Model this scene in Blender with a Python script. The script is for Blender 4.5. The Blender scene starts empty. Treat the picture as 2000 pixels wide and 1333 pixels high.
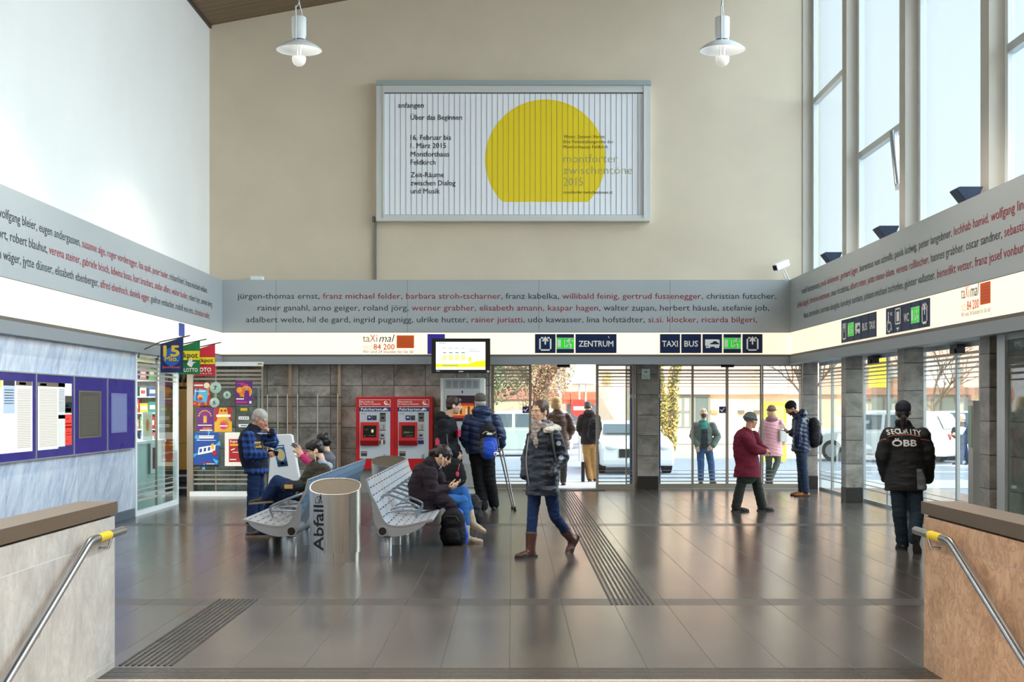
import bpy, bmesh, math, random
from mathutils import Vector, Matrix, Euler, noise
from mathutils.bvhtree import BVHTree
PI = math.pi
C = bpy.context.scene.collection
SC = bpy.context.scene

# ------------------------------------------------------------------ camera, light, exposure
F, EYE, CX, CY = 2650.0, 1.6, 1000.0, 793.0        # focal length in px, eye height, vanishing point
cam = bpy.data.cameras.new('camera'); camo = bpy.data.objects.new('camera', cam); C.objects.link(camo)
cam.sensor_width = 36.0; cam.lens = F / 2000 * 36.0
cam.shift_y = (CY - 666.5) / 2000.0
cam.clip_start = 0.05; cam.clip_end = 600
camo.location = (0, 0, EYE); camo.rotation_euler = (PI / 2, 0, 0)
SC.camera = camo
SC.view_settings.view_transform = 'Standard'; SC.view_settings.look = 'None'
SC.view_settings.gamma = 1.0; SC.view_settings.use_curve_mapping = False
SC.view_settings.exposure = 1.18

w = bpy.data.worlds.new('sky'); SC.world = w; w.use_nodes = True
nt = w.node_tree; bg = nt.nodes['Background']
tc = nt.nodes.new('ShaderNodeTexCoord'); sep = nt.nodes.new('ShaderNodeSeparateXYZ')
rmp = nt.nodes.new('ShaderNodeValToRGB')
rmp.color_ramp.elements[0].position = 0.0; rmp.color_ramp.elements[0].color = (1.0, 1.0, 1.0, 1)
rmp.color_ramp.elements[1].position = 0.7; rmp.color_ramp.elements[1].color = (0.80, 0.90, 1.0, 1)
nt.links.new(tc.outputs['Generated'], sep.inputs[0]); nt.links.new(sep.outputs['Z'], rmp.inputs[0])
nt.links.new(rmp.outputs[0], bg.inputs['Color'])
gl_ = nt.nodes.new('ShaderNodeMapRange'); gl_.interpolation_type = 'SMOOTHSTEP'       # sky brightness raised towards the unseen right side, added to light the hall
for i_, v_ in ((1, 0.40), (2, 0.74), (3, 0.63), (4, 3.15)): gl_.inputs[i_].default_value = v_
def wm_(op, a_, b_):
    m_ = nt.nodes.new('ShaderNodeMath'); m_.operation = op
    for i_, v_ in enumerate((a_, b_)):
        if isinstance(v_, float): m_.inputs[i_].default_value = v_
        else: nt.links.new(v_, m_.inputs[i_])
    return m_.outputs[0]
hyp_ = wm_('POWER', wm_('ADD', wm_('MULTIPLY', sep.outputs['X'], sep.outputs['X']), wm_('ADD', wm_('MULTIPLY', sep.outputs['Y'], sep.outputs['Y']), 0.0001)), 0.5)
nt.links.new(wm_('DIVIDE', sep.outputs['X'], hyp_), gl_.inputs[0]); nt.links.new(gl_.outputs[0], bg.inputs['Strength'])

sd = bpy.data.lights.new('sun', 'SUN'); so = bpy.data.objects.new('sun', sd); C.objects.link(so)
sd.energy = 2.6; sd.angle = 0.01; sd.color = (1.0, 0.90, 0.76)
so.rotation_euler = Vector((0.30, 0.85, -0.62)).to_track_quat('-Z', 'Y').to_euler()   # from behind, over the station roof

# ------------------------------------------------------------------ helpers
def lin(h):
    if not isinstance(h, str): return tuple(h)[:3]
    r = [int(h[i:i + 2], 16) / 255 for i in (0, 2, 4)]
    return tuple(c / 12.92 if c <= 0.04045 else ((c + 0.055) / 1.055) ** 2.4 for c in r)

_M = {}
def mat(name, col='808080', rough=0.5, metal=0.0, spec=0.5, emit=0.0, noise_amt=0.0, nscale=8.0, bump=0.0, bscale=60.0, coat=0.0, stretch=None):
    if name in _M: return _M[name]
    m = bpy.data.materials.new(name); m.use_nodes = True; n = m.node_tree; b = n.nodes['Principled BSDF']
    c = lin(col); b.inputs['Base Color'].default_value = (*c, 1); b.inputs['Roughness'].default_value = rough
    b.inputs['Metallic'].default_value = metal; b.inputs['Specular IOR Level'].default_value = spec
    b.inputs['Coat Weight'].default_value = coat
    if emit: b.inputs['Emission Color'].default_value = (*c, 1); b.inputs['Emission Strength'].default_value = emit
    t = None
    if noise_amt or bump:
        t = n.nodes.new('ShaderNodeTexCoord'); src = t.outputs['Object']
        if stretch:
            mp = n.nodes.new('ShaderNodeMapping'); mp.inputs['Scale'].default_value = stretch
            n.links.new(src, mp.inputs[0]); src = mp.outputs[0]
    if noise_amt:
        tx = n.nodes.new('ShaderNodeTexNoise'); tx.inputs['Scale'].default_value = nscale; tx.inputs['Detail'].default_value = 6
        n.links.new(src, tx.inputs['Vector'])
        r = n.nodes.new('ShaderNodeValToRGB'); r.color_ramp.elements[0].position = 0.3; r.color_ramp.elements[1].position = 0.7
        r.color_ramp.elements[0].color = (*[max(0, x * (1 - noise_amt)) for x in c], 1)
        r.color_ramp.elements[1].color = (*[min(1, x * (1 + noise_amt)) for x in c], 1)
        n.links.new(tx.outputs[0], r.inputs[0]); n.links.new(r.outputs[0], b.inputs['Base Color'])
    if bump:
        tx = n.nodes.new('ShaderNodeTexNoise'); tx.inputs['Scale'].default_value = bscale; tx.inputs['Detail'].default_value = 4
        n.links.new(src, tx.inputs['Vector'])
        bp = n.nodes.new('ShaderNodeBump'); bp.inputs['Strength'].default_value = bump; bp.inputs['Distance'].default_value = 0.02
        n.links.new(tx.outputs[0], bp.inputs['Height']); n.links.new(bp.outputs[0], b.inputs['Normal'])
    _M[name] = m; return m

def nodes_of(m): return m.node_tree, m.node_tree.nodes['Principled BSDF']
def nn(n, t, **kw):
    x = n.nodes.new(t)
    for k, v in kw.items(): setattr(x, k, v)
    return x
def math_(n, op, a, b=None, c=None):
    x = n.nodes.new('ShaderNodeMath'); x.operation = op
    for i, v in enumerate((a, b, c)):
        if v is None: continue
        if isinstance(v, (int, float)): x.inputs[i].default_value = v
        else: n.links.new(v, x.inputs[i])
    return x.outputs[0]
def mixc(n, fac, a, b):
    x = n.nodes.new('ShaderNodeMix'); x.data_type = 'RGBA'
    if isinstance(fac, (int, float)): x.inputs[0].default_value = fac
    else: n.links.new(fac, x.inputs[0])
    for i, v in ((6, a), (7, b)):
        if isinstance(v, (tuple, list)): x.inputs[i].default_value = (*v[:3], 1)
        else: n.links.new(v, x.inputs[i])
    return x.outputs[2]

def glass(name, tint=(1, 1, 1), refl=0.06, rough=0.0):
    """thin architectural pane: mostly clear, a mirror share that grows at grazing angles"""
    if name in _M: return _M[name]
    m = bpy.data.materials.new(name); m.use_nodes = True; n = m.node_tree; n.nodes.clear()
    out = nn(n, 'ShaderNodeOutputMaterial'); tr = nn(n, 'ShaderNodeBsdfTransparent'); gl = nn(n, 'ShaderNodeBsdfGlossy')
    tr.inputs[0].default_value = (*tint, 1); gl.inputs['Roughness'].default_value = rough
    lw = nn(n, 'ShaderNodeLayerWeight'); lw.inputs['Blend'].default_value = 0.5
    f = math_(n, 'POWER', lw.outputs['Facing'], 4.0); f = math_(n, 'MULTIPLY_ADD', f, 0.5, refl)
    mx = nn(n, 'ShaderNodeMixShader'); n.links.new(f, mx.inputs[0]); n.links.new(tr.outputs[0], mx.inputs[1]); n.links.new(gl.outputs[0], mx.inputs[2])
    n.links.new(mx.outputs[0], out.inputs[0]); _M[name] = m; return m

_TXT = {}
def text_geo(s, bold=0.0, shear=0.0, space=1.0):
    """outline of a word at size 1, baseline at 0: (verts, faces, width)"""
    k = (s, bold, shear, space)
    if k in _TXT: return _TXT[k]
    cu = bpy.data.curves.new('t', 'FONT'); cu.body = s; cu.size = 1; cu.offset = bold; cu.shear = shear; cu.resolution_u = 2
    cu.space_character = space
    o = bpy.data.objects.new('t', cu); C.objects.link(o)
    dg = bpy.context.evaluated_depsgraph_get(); me = bpy.data.meshes.new_from_object(o.evaluated_get(dg))
    v = [tuple(x.co[:2]) for x in me.vertices]; f = [tuple(p.vertices) for p in me.polygons]
    bpy.data.objects.remove(o); bpy.data.curves.remove(cu); bpy.data.meshes.remove(me)
    x0 = min([a[0] for a in v] or [0]); x1 = max([a[0] for a in v] or [0.3])
    _TXT[k] = (v, f, x0, x1); return _TXT[k]
def advance(s, bold=0.0, space=1.0):
    """pen advance of s, trailing spaces counted"""
    a = text_geo(s + '|', bold, 0, space); b = text_geo('|', bold, 0, space); return a[3] - b[3]

class MB:
    def __init__(s): s.v = []; s.f = []; s.m = []; s.sm = []; s.uv = None
    def add(s, vs, fs, mi=0, smooth=False, M=None):
        o = len(s.v)
        s.v += [tuple(M @ Vector(p)) for p in vs] if M is not None else [tuple(p) for p in vs]
        for f in fs: s.f.append(tuple(i + o for i in f)); s.m.append(mi); s.sm.append(smooth)
        return s
    def box(s, x0, x1, y0, y1, z0, z1, mi=0, M=None):
        vs = [(x0, y0, z0), (x1, y0, z0), (x1, y1, z0), (x0, y1, z0), (x0, y0, z1), (x1, y0, z1), (x1, y1, z1), (x0, y1, z1)]
        return s.add(vs, [(0, 3, 2, 1), (4, 5, 6, 7), (0, 1, 5, 4), (1, 2, 6, 5), (2, 3, 7, 6), (3, 0, 4, 7)], mi, False, M)
    def tube(s, pts, r, n=10, mi=0, caps=True, squash=None):
        """round bar through pts; r a number or one radius per point; squash=(axis vector, factor) flattens it"""
        P = [Vector(p) for p in pts]; R = r if isinstance(r, (list, tuple)) else [r] * len(P)
        vs = []; fs = []; up = None
        for i, p in enumerate(P):
            d = (P[min(i + 1, len(P) - 1)] - P[max(i - 1, 0)])
            if d.length < 1e-9: d = Vector((0, 0, 1))
            d.normalize()
            if up is None: up = Vector((0, 0, 1)) if abs(d.z) < 0.9 else Vector((0, 1, 0))
            a = d.cross(up); a.normalize(); b = a.cross(d); b.normalize(); up = b
            for k in range(n):
                t = 2 * PI * k / n; q = a * math.cos(t) * R[i] + b * math.sin(t) * R[i]
                if squash: ax = Vector(squash[0]); q -= ax * q.dot(ax) * (1 - squash[1])
                vs.append(p + q)
        for i in range(len(P) - 1):
            for k in range(n): fs.append((i * n + k, i * n + (k + 1) % n, (i + 1) * n + (k + 1) % n, (i + 1) * n + k))
        if caps: fs.append(tuple(range(n - 1, -1, -1))); fs.append(tuple(range((len(P) - 1) * n, len(P) * n)))
        return s.add(vs, fs, mi, True)
    def cyl(s, p0, p1, r, r2=None, n=16, mi=0): return s.tube([p0, p1], [r, r if r2 is None else r2], n, mi)
    def lathe(s, prof, c=(0, 0, 0), n=24, mi=0, caps=True):
        vs = []; fs = []
        for r, z in prof:
            for k in range(n):
                t = 2 * PI * k / n; vs.append((c[0] + r * math.cos(t), c[1] + r * math.sin(t), c[2] + z))
        for i in range(len(prof) - 1):
            for k in range(n): fs.append((i * n + k, i * n + (k + 1) % n, (i + 1) * n + (k + 1) % n, (i + 1) * n + k))
        if caps and prof[0][0] > 1e-6: fs.append(tuple(range(n - 1, -1, -1)))
        if caps and prof[-1][0] > 1e-6: fs.append(tuple(range((len(prof) - 1) * n, len(prof) * n)))
        return s.add(vs, fs, mi, True)
    def ell(s, c, r, M=None, n=14, m=9, mi=0):
        """ellipsoid; M an optional rotation matrix (3x3)"""
        vs = []; fs = []; c = Vector(c)
        for i in range(m + 1):
            a = PI * i / m
            for k in range(n):
                t = 2 * PI * k / n
                q = Vector((r[0] * math.sin(a) * math.cos(t), r[1] * math.sin(a) * math.sin(t), -r[2] * math.cos(a)))
                vs.append(c + (M @ q if M is not None else q))
        for i in range(m):
            for k in range(n): fs.append((i * n + k, i * n + (k + 1) % n, (i + 1) * n + (k + 1) % n, (i + 1) * n + k))
        return s.add(vs, fs, mi, True)
    def prism(s, poly, o, u, v, wv, mi=0):
        """polygon given in (u,v) at origin o, extruded by vector wv"""
        o = Vector(o); u = Vector(u); v = Vector(v); wv = Vector(wv); n = len(poly)
        a = [o + u * p[0] + v * p[1] for p in poly]; b = [p + wv for p in a]
        fs = [tuple(range(n)), tuple(range(2 * n - 1, n - 1, -1))] + [(i, i + n, (i + 1) % n + n, (i + 1) % n) for i in range(n)]
        return s.add(a + b, fs, mi)
    def face(s, pts, mi=0): return s.add(pts, [tuple(range(len(pts)))], mi)
    def disc(s, c, u, v, r, mi=0, n=24, r2=None):
        c = Vector(c); u = Vector(u); v = Vector(v)
        return s.face([c + u * r * math.cos(2 * PI * k / n) + v * (r2 or r) * math.sin(2 * PI * k / n) for k in range(n)], mi)
    def rect(s, o, u, v, x0, x1, y0, y1, mi=0):
        o = Vector(o); u = Vector(u); v = Vector(v)
        return s.face([o + u * x0 + v * y0, o + u * x1 + v * y0, o + u * x1 + v * y1, o + u * x0 + v * y1], mi)
    def text(s, t, o, u, v, size, width=None, mi=0, bold=0.0, shear=0.0, align='l', space=1.0):
        vs, fs, x0, x1 = text_geo(t, min(bold, 0.0), shear, space); o = Vector(o); u = Vector(u); v = Vector(v)
        sx = width / (x1 - x0) if width else size
        off = {'l': 0, 'c': -(x1 - x0) * sx / 2, 'r': -(x1 - x0) * sx}[align]
        nn_ = u.cross(v) * .0002
        for i, (dx, dy) in enumerate(((0, 0), (bold, 0), (-bold, 0), (0, bold), (0, -bold)) if bold > 0 else ((0, 0),)):      # heavier strokes
            s.add([o + u * ((a - x0 + dx) * sx + off) + v * ((b + dy) * size) + nn_ * i for a, b in vs], fs, mi)
        return s
    def textline(s, segs, o, u, v, size, width):
        tot = sum(advance(t) for t, _ in segs); sx = width / tot; o = Vector(o); u = Vector(u); v = Vector(v); x = 0
        for t, mi in segs:
            vs, fs, _, _ = text_geo(t)
            s.add([o + u * ((a + x) * sx) + v * (b * size) for a, b in vs], fs, mi); x += advance(t)
        return s
    def mesh(s, name, mats, off=(0, 0, 0)):
        me = bpy.data.meshes.new(name); o = Vector(off)
        me.from_pydata([tuple(Vector(p) - o) for p in s.v], [], s.f)
        for m in mats: me.materials.append(m)
        me.polygons.foreach_set('material_index', s.m); me.polygons.foreach_set('use_smooth', s.sm)
        me.update(); return me

def dice(mb, L):
    """cuts the faces of mb into pieces no longer than L so that they can follow a curved surface"""
    me = mb.mesh('tmp', []); bm = bmesh.new(); bm.from_mesh(me); bpy.data.meshes.remove(me); bmesh.ops.triangulate(bm, faces=bm.faces)
    for _ in range(7):
        ed = [e for e in bm.edges if e.calc_length() > L]
        if not ed: break
        bmesh.ops.subdivide_edges(bm, edges=ed, cuts=1, use_grid_fill=False); bmesh.ops.triangulate(bm, faces=[f for f in bm.faces if len(f.verts) > 3])
    bm.verts.index_update(); mb.v = [tuple(v.co) for v in bm.verts]; mb.f = [tuple(v.index for v in f.verts) for f in bm.faces]; mb.m = [f.material_index for f in bm.faces]; mb.sm = [False] * len(mb.f); bm.free(); return mb
def tag(o, label=None, cat=None, group=None, kind=None):
    if label: o['label'] = label
    if cat: o['category'] = cat
    if group: o['group'] = group
    if kind: o['kind'] = kind
    return o
def aslist(m): return list(m) if isinstance(m, (list, tuple)) else [m]
def link_obj(name, mb, mats, parent=None, base=(0, 0, 0), bevel=0.0, autosmooth=True):
    me = mb.mesh(name, aslist(mats), base) if isinstance(mb, MB) else mb
    o = bpy.data.objects.new(name, me); C.objects.link(o)
    if parent is not None: o.parent = parent
    else: o.location = base
    if bevel:
        md = o.modifiers.new('bevel', 'BEVEL'); md.width = bevel; md.segments = 2; md.limit_method = 'ANGLE'; md.angle_limit = 0.9
    if autosmooth and any(me.polygons[i].use_smooth for i in range(len(me.polygons))):
        md = o.modifiers.new('edge', 'EDGE_SPLIT'); md.split_angle = 0.9
    return o
class Thing:
    """an Empty at the base of a thing; parts are given in world metres"""
    def __init__(s, name, label, cat, base, group=None):
        s.base = Vector(base); s.e = bpy.data.objects.new(name, None); C.objects.link(s.e); s.e.location = base
        s.e.empty_display_size = 0.1; tag(s.e, label, cat, group)
    def part(s, name, mb, mats, parent=None, bevel=0.0, label=None, **k):
        o = link_obj(name, mb, mats, parent if parent is not None else s.e, s.base, bevel, **k)
        if label: o['label'] = label
        return o
def single(name, mb, mats, label, cat, base, group=None, bevel=0.0, **k):
    return tag(link_obj(name, mb, mats, None, base, bevel, **k), label, cat, group)
def struct(name, mb, mats, parent=None, bevel=0.0):
    o = link_obj(name, mb, mats, parent, (0, 0, 0), bevel)
    if parent is None: o['kind'] = 'structure'
    return o
def copy_tree(o, parent=None):
    c = o.copy(); C.objects.link(c); c.parent = parent
    for ch in list(o.children): copy_tree(ch, c)
    return c
def W(px, py, d):
    """the point seen at pixel (px, py) of the photograph, d metres down the hall"""
    return Vector(((px - CX) * d / F, d, EYE - (py - CY) * d / F))
X_, Y_, Z_ = Vector((1, 0, 0)), Vector((0, 1, 0)), Vector((0, 0, 1))
# ------------------------------------------------------------------ surface materials
def joint_mask(n, src, axis, pitch, off, wdt):
    """1 on the joint lines of a tile grid along one axis"""
    s = nn(n, 'ShaderNodeSeparateXYZ'); n.links.new(src, s.inputs[0])
    v = math_(n, 'SUBTRACT', s.outputs[axis], off); v = math_(n, 'DIVIDE', v, pitch); v = math_(n, 'FRACT', math_(n, 'ADD', v, 1000.0))
    return math_(n, 'LESS_THAN', v, wdt / pitch), math_(n, 'FLOOR', math_(n, 'ADD', math_(n, 'DIVIDE', math_(n, 'SUBTRACT', s.outputs[axis], off), pitch), 1000.0))

def stone(name, ca, cb, cv, rough, axes=None, vscale=3.0, stretch=(1, 1, 1), rotx=0.0, joint=(0.05, 0.045, 0.04), tilevar=0.25, spec=0.5, veins=0.35, prerot=0.0):
    m = mat(name, ca, rough, spec=spec); n, b = nodes_of(m)
    t = nn(n, 'ShaderNodeTexCoord'); src = t.outputs['Object']
    mp = nn(n, 'ShaderNodeMapping'); mp.inputs['Scale'].default_value = stretch; mp.inputs['Rotation'].default_value = (rotx, 0, rotx)
    sr_ = src
    if prerot: pm = nn(n, 'ShaderNodeMapping'); pm.inputs['Rotation'].default_value = (prerot, 0, 0); n.links.new(src, pm.inputs[0]); sr_ = pm.outputs[0]
    n.links.new(sr_, mp.inputs[0])
    vec = mp.outputs[0]; jm = None; cell = None
    for (ax, pitch, off, wd) in axes or []:
        k, fl = joint_mask(n, src, ax, pitch, off, wd)
        jm = k if jm is None else math_(n, 'MAXIMUM', jm, k)
        cell = math_(n, 'MULTIPLY', fl, 7.31) if cell is None else math_(n, 'ADD', cell, math_(n, 'MULTIPLY', fl, 3.77))
    if cell is not None:
        cb_ = nn(n, 'ShaderNodeCombineXYZ'); n.links.new(cell, cb_.inputs[0]); n.links.new(cell, cb_.inputs[2])
        va = nn(n, 'ShaderNodeVectorMath'); va.operation = 'ADD'; n.links.new(vec, va.inputs[0]); n.links.new(cb_.outputs[0], va.inputs[1]); vec = va.outputs[0]
    no = nn(n, 'ShaderNodeTexNoise'); no.inputs['Scale'].default_value = vscale; no.inputs['Detail'].default_value = 9; no.inputs['Roughness'].default_value = 0.65; no.inputs['Distortion'].default_value = 0.6
    n.links.new(vec, no.inputs['Vector'])
    r = nn(n, 'ShaderNodeMapRange'); r.inputs[1].default_value = 0.32; r.inputs[2].default_value = 0.68; n.links.new(no.outputs[0], r.inputs[0])
    col = mixc(n, r.outputs[0], lin(ca), lin(cb))
    n2 = nn(n, 'ShaderNodeTexNoise'); n2.inputs['Scale'].default_value = vscale * 1.7; n2.inputs['Detail'].default_value = 10; n2.inputs['Distortion'].default_value = 1.6
    n.links.new(vec, n2.inputs['Vector'])
    v = math_(n, 'ABSOLUTE', math_(n, 'SUBTRACT', n2.outputs[0], 0.5)); v = math_(n, 'SUBTRACT', 1.0, math_(n, 'MULTIPLY', v, 14.0)); v = math_(n, 'MULTIPLY', math_(n, 'MAXIMUM', v, 0.0), veins)
    col = mixc(n, v, col, lin(cv))
    if cell is not None and tilevar:
        wn = nn(n, 'ShaderNodeTexWhiteNoise'); wn.noise_dimensions = '1D'; n.links.new(cell, wn.inputs['W'])
        f = math_(n, 'MULTIPLY_ADD', wn.outputs['Value'], tilevar, 1 - tilevar / 2)
        hs = nn(n, 'ShaderNodeHueSaturation'); n.links.new(f, hs.inputs['Value']); n.links.new(col, hs.inputs['Color']); col = hs.outputs[0]
    if jm is not None: col = mixc(n, jm, col, joint)
    n.links.new(col, b.inputs['Base Color']); return m

def floor_mat():
    m = mat('polished_granite', '55524f', 0.2); n, b = nodes_of(m)
    src = nn(n, 'ShaderNodeTexCoord').outputs['Object']
    sp = nn(n, 'ShaderNodeTexNoise'); sp.inputs['Scale'].default_value = 220; sp.inputs['Detail'].default_value = 2; n.links.new(src, sp.inputs['Vector'])
    big = nn(n, 'ShaderNodeTexNoise'); big.inputs['Scale'].default_value = 0.9; big.inputs['Detail'].default_value = 5; n.links.new(src, big.inputs['Vector'])
    f = math_(n, 'MULTIPLY_ADD', sp.outputs[0], 0.9, math_(n, 'MULTIPLY', math_(n, 'SUBTRACT', big.outputs[0], 0.5), 0.8))
    col = mixc(n, f, lin('2e2a28'), lin('665e58'))
    kx, fx = joint_mask(n, src, 0, 0.42, -0.018, 0.006); ky, fy = joint_mask(n, src, 1, 0.426, 8.751, 0.004)
    wn = nn(n, 'ShaderNodeTexWhiteNoise'); wn.noise_dimensions = '1D'
    n.links.new(math_(n, 'ADD', math_(n, 'MULTIPLY', fx, 5.17), math_(n, 'MULTIPLY', fy, 9.31)), wn.inputs['W'])
    hs = nn(n, 'ShaderNodeHueSaturation'); n.links.new(math_(n, 'MULTIPLY_ADD', wn.outputs['Value'], 0.22, 0.89), hs.inputs['Value']); n.links.new(col, hs.inputs['Color']); col = hs.outputs[0]
    s = nn(n, 'ShaderNodeSeparateXYZ'); n.links.new(src, s.inputs[0])
    st = None
    for a, c in ((10.86, 11.24), (18.02, 18.42)):
        k = math_(n, 'MULTIPLY', math_(n, 'GREATER_THAN', s.outputs[1], a), math_(n, 'LESS_THAN', s.outputs[1], c)); st = k if st is None else math_(n, 'ADD', st, k)
    col = mixc(n, math_(n, 'MULTIPLY', st, 0.72), col, lin('35302d'))
    col = mixc(n, math_(n, 'MULTIPLY', kx, 0.75), col, lin('2c2826')); col = mixc(n, math_(n, 'MULTIPLY', ky, 0.4), col, lin('2c2826'))
    n.links.new(col, b.inputs['Base Color'])
    ro = math_(n, 'MULTIPLY_ADD', big.outputs[0], 0.12, 0.13); ro = math_(n, 'MULTIPLY_ADD', st, 0.12, ro); ro = math_(n, 'MULTIPLY_ADD', kx, 0.3, ro)
    n.links.new(ro, b.inputs['Roughness']); b.inputs['Specular IOR Level'].default_value = 1.0
    bp = nn(n, 'ShaderNodeBump'); bp.inputs['Strength'].default_value = 0.06; bp.inputs['Distance'].default_value = 0.004; n.links.new(sp.outputs[0], bp.inputs['Height']); n.links.new(bp.outputs[0], b.inputs['Normal'])
    return m

def slat_mat():
    m = mat('timber_slats', '6b5743', 0.6); n, b = nodes_of(m)
    src = nn(n, 'ShaderNodeTexCoord').outputs['Object']
    k, fl = joint_mask(n, src, 1, 0.11, 0.0, 0.022)
    wn = nn(n, 'ShaderNodeTexWhiteNoise'); wn.noise_dimensions = '1D'; n.links.new(fl, wn.inputs['W'])
    col = mixc(n, wn.outputs['Value'], lin('7b654e'), lin('8c7459')); col = mixc(n, math_(n, 'MULTIPLY', k, 0.7), col, lin('3a2d22'))
    n.links.new(col, b.inputs['Base Color']); return m

FLOOR = floor_mat()
PLASTER = mat('upper_plaster', 'dccbb3', 0.85, noise_amt=0.035, nscale=1.2, bump=0.06, bscale=90)
PLASTER_L = mat('white_plaster', 'f2eee8', 0.85, noise_amt=0.02, nscale=0.8, bump=0.05, bscale=70)
REVEAL = mat('window_pier_paint', 'cfc7ba', 0.8, bump=0.05, bscale=80)
SLATS = slat_mat()
STONEWALL = stone('stone_cladding', '6b645d', 'bdb6ae', 'd3ccc5', 0.35, [(0, 0.59, -4.57, 0.012), (2, 0.39, 0.41, 0.012)], 2.2, (1, 1, 1.3), 0.5, tilevar=0.45, veins=0.18)
STONECOL = stone('pillar_stone', '5e5a55', 'a59f97', 'c2bcb3', 0.35, [(2, 0.39, 0.245, 0.012)], 1.5, (1, 1, 1.5), 0.4, tilevar=0.35, veins=0.16)
MARBLE = stone('pale_marble', 'a3b4d0', 'e3e9f2', 'f2f5f9', 0.16, [(1, 2.45, 19.5, 0.006), (2, 0.90, 0.12, 0.004)], 1.7, (1, 2.6, 0.7), 0.0, joint=(0.3, 0.36, 0.45), tilevar=0.06, prerot=0.62)
PARAPET_L = stone('parapet_granite', 'aaa39c', 'cfc8bf', '98908a', 0.4, [(2, 0.74, 0.04, 0.005)], 7, (1, 0.6, 0.45), 0.3, joint=(0.6, 0.6, 0.6), tilevar=0.06, veins=0.3)
PARAPET_R = stone('parapet_marble', 'ac8668', 'd0ac8c', '8a644b', 0.4, [(2, 0.74, 0.04, 0.005)], 4.5, (1, 1, 1.1), 0.5, joint=(0.4, 0.3, 0.25), tilevar=0.06, veins=0.5)
PLINTH = mat('dark_plinth_stone', '2a2725', 0.35, noise_amt=0.3, nscale=20)
ALU = mat('satin_aluminium', 'c4c8ca', 0.38, 0.75)
ALU_D = mat('anodised_frame', 'a79c90', 0.42, 0.7)
FASCIA = mat('fascia_panel', 'b8bdbf', 0.42, 0.25, noise_amt=0.02, nscale=1.0)
FASCIA_D = mat('lower_fascia', '9a9fa3', 0.45, 0.35)
WHITE_F = mat('white_window_frame', 'eef1f2', 0.5)
GLASS = glass('clear_glass', (0.90, 0.96, 0.95), 0.055)
GLASS_HI = glass('upper_window_glass', (0.86, 0.94, 0.97), 0.03)
STAINLESS = mat('brushed_stainless', 'b8b4ae', 0.28, 1.0, bump=0.05, bscale=160, stretch=(1, 1, 0.05))
BROWNSTEEL = mat('bronze_cap', '8b7763', 0.35, 0.8)
DARK = mat('dark_void', '14120f', 0.7)
DARKLETTER = mat('dark_lettering', '35383c', 0.6)
REDLETTER = mat('red_lettering', '9a2433', 0.6)
RIB = mat('tactile_rib', '2e2a28', 0.5, noise_amt=0.2, nscale=30)
RIB_L = mat('step_nosing_rib', '3d352f', 0.55)
PAVE = mat('asphalt_paving', 'b9b9bd', 0.85, noise_amt=0.08, nscale=6)

# ------------------------------------------------------------------ the hall
YB = 25.3                      # upper gable wall
XL, XR = -5.64, 5.42           # upper side walls
ZC = lambda x: 8.69 + 0.185 * (x - XL)
Y0 = -4.0
PIERS = [21.99 - 3.285 * k for k in range(8)]      # near edge of each pier, 0.28 wide

b = MB()
b.box(-10, -2.62, Y0, 30, -0.3, 0); b.box(2.72, 8.2, Y0, 26.35, -0.3, 0); b.box(-2.62, 2.72, 7.92, 26.35, -0.3, 0)
struct('floor', b, FLOOR)
b = MB()
for k in range(6): b.box(-2.62, 2.72, 7.92 - 0.35 * (k + 1), 7.92 - 0.35 * k, -0.16 * (k + 1) - 0.4, -0.16 * (k + 1))
b.box(-2.62, 2.72, Y0, 7.92 - 2.1, -1.36, -0.96)
b.box(-2.43, 2.52, 7.895, 7.921, -0.16, 0.001)
struct('floor_steps', b, mat('step_granite', 'c9c0b6', 0.45, noise_amt=0.1, nscale=60))
b = MB()
for k in range(8): b.box(-2.43, 2.52, 7.96 + 0.042 * k, 7.972 + 0.042 * k, 0, 0.0012)
struct('trim_1', b, RIB_L)                                            # ribbed nosing strip at the head of the steps
b = MB()
for x0, x1, ya, yb in ((0.785, 1.157, 10.9, 25.2), (-2.43, -2.08, 8.34, 11.22)):
    y = ya
    while y < yb - 0.1:
        ye = min(y + 0.426, yb)
        for k in range(9): x = x0 + (x1 - x0) * (k + 0.25) / 9; b.box(x, x + 0.018, y + 0.006, ye - 0.006, 0, 0.004)
        y = ye
for k in range(7): b.box(0.2, 1.75, 25.35 + 0.06 * k, 25.372 + 0.06 * k, 0, 0.004)
struct('trim_2', b, RIB)                                              # tactile guidance strips

# parapets of the stairs
for nm, xa, xb, m in (('wall_stair_left', -2.63, -2.43, PARAPET_L), ('wall_stair_right', 2.52, 2.72, PARAPET_R)):
    b = MB(); b.box(xa, xb, 2.0, 8.3, -1.4, 0.925); struct(nm, b, m)
    c = MB(); c.box(xa - 0.015, xb + 0.015, 1.95, 8.31, 0.94, 1.015); c.box(xa + 0.02, xb - 0.02, 2.0, 8.28, 0.925, 0.94, 1)
    struct('trim_3' if xa < 0 else 'trim_4', c, [BROWNSTEEL, DARK])

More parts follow.
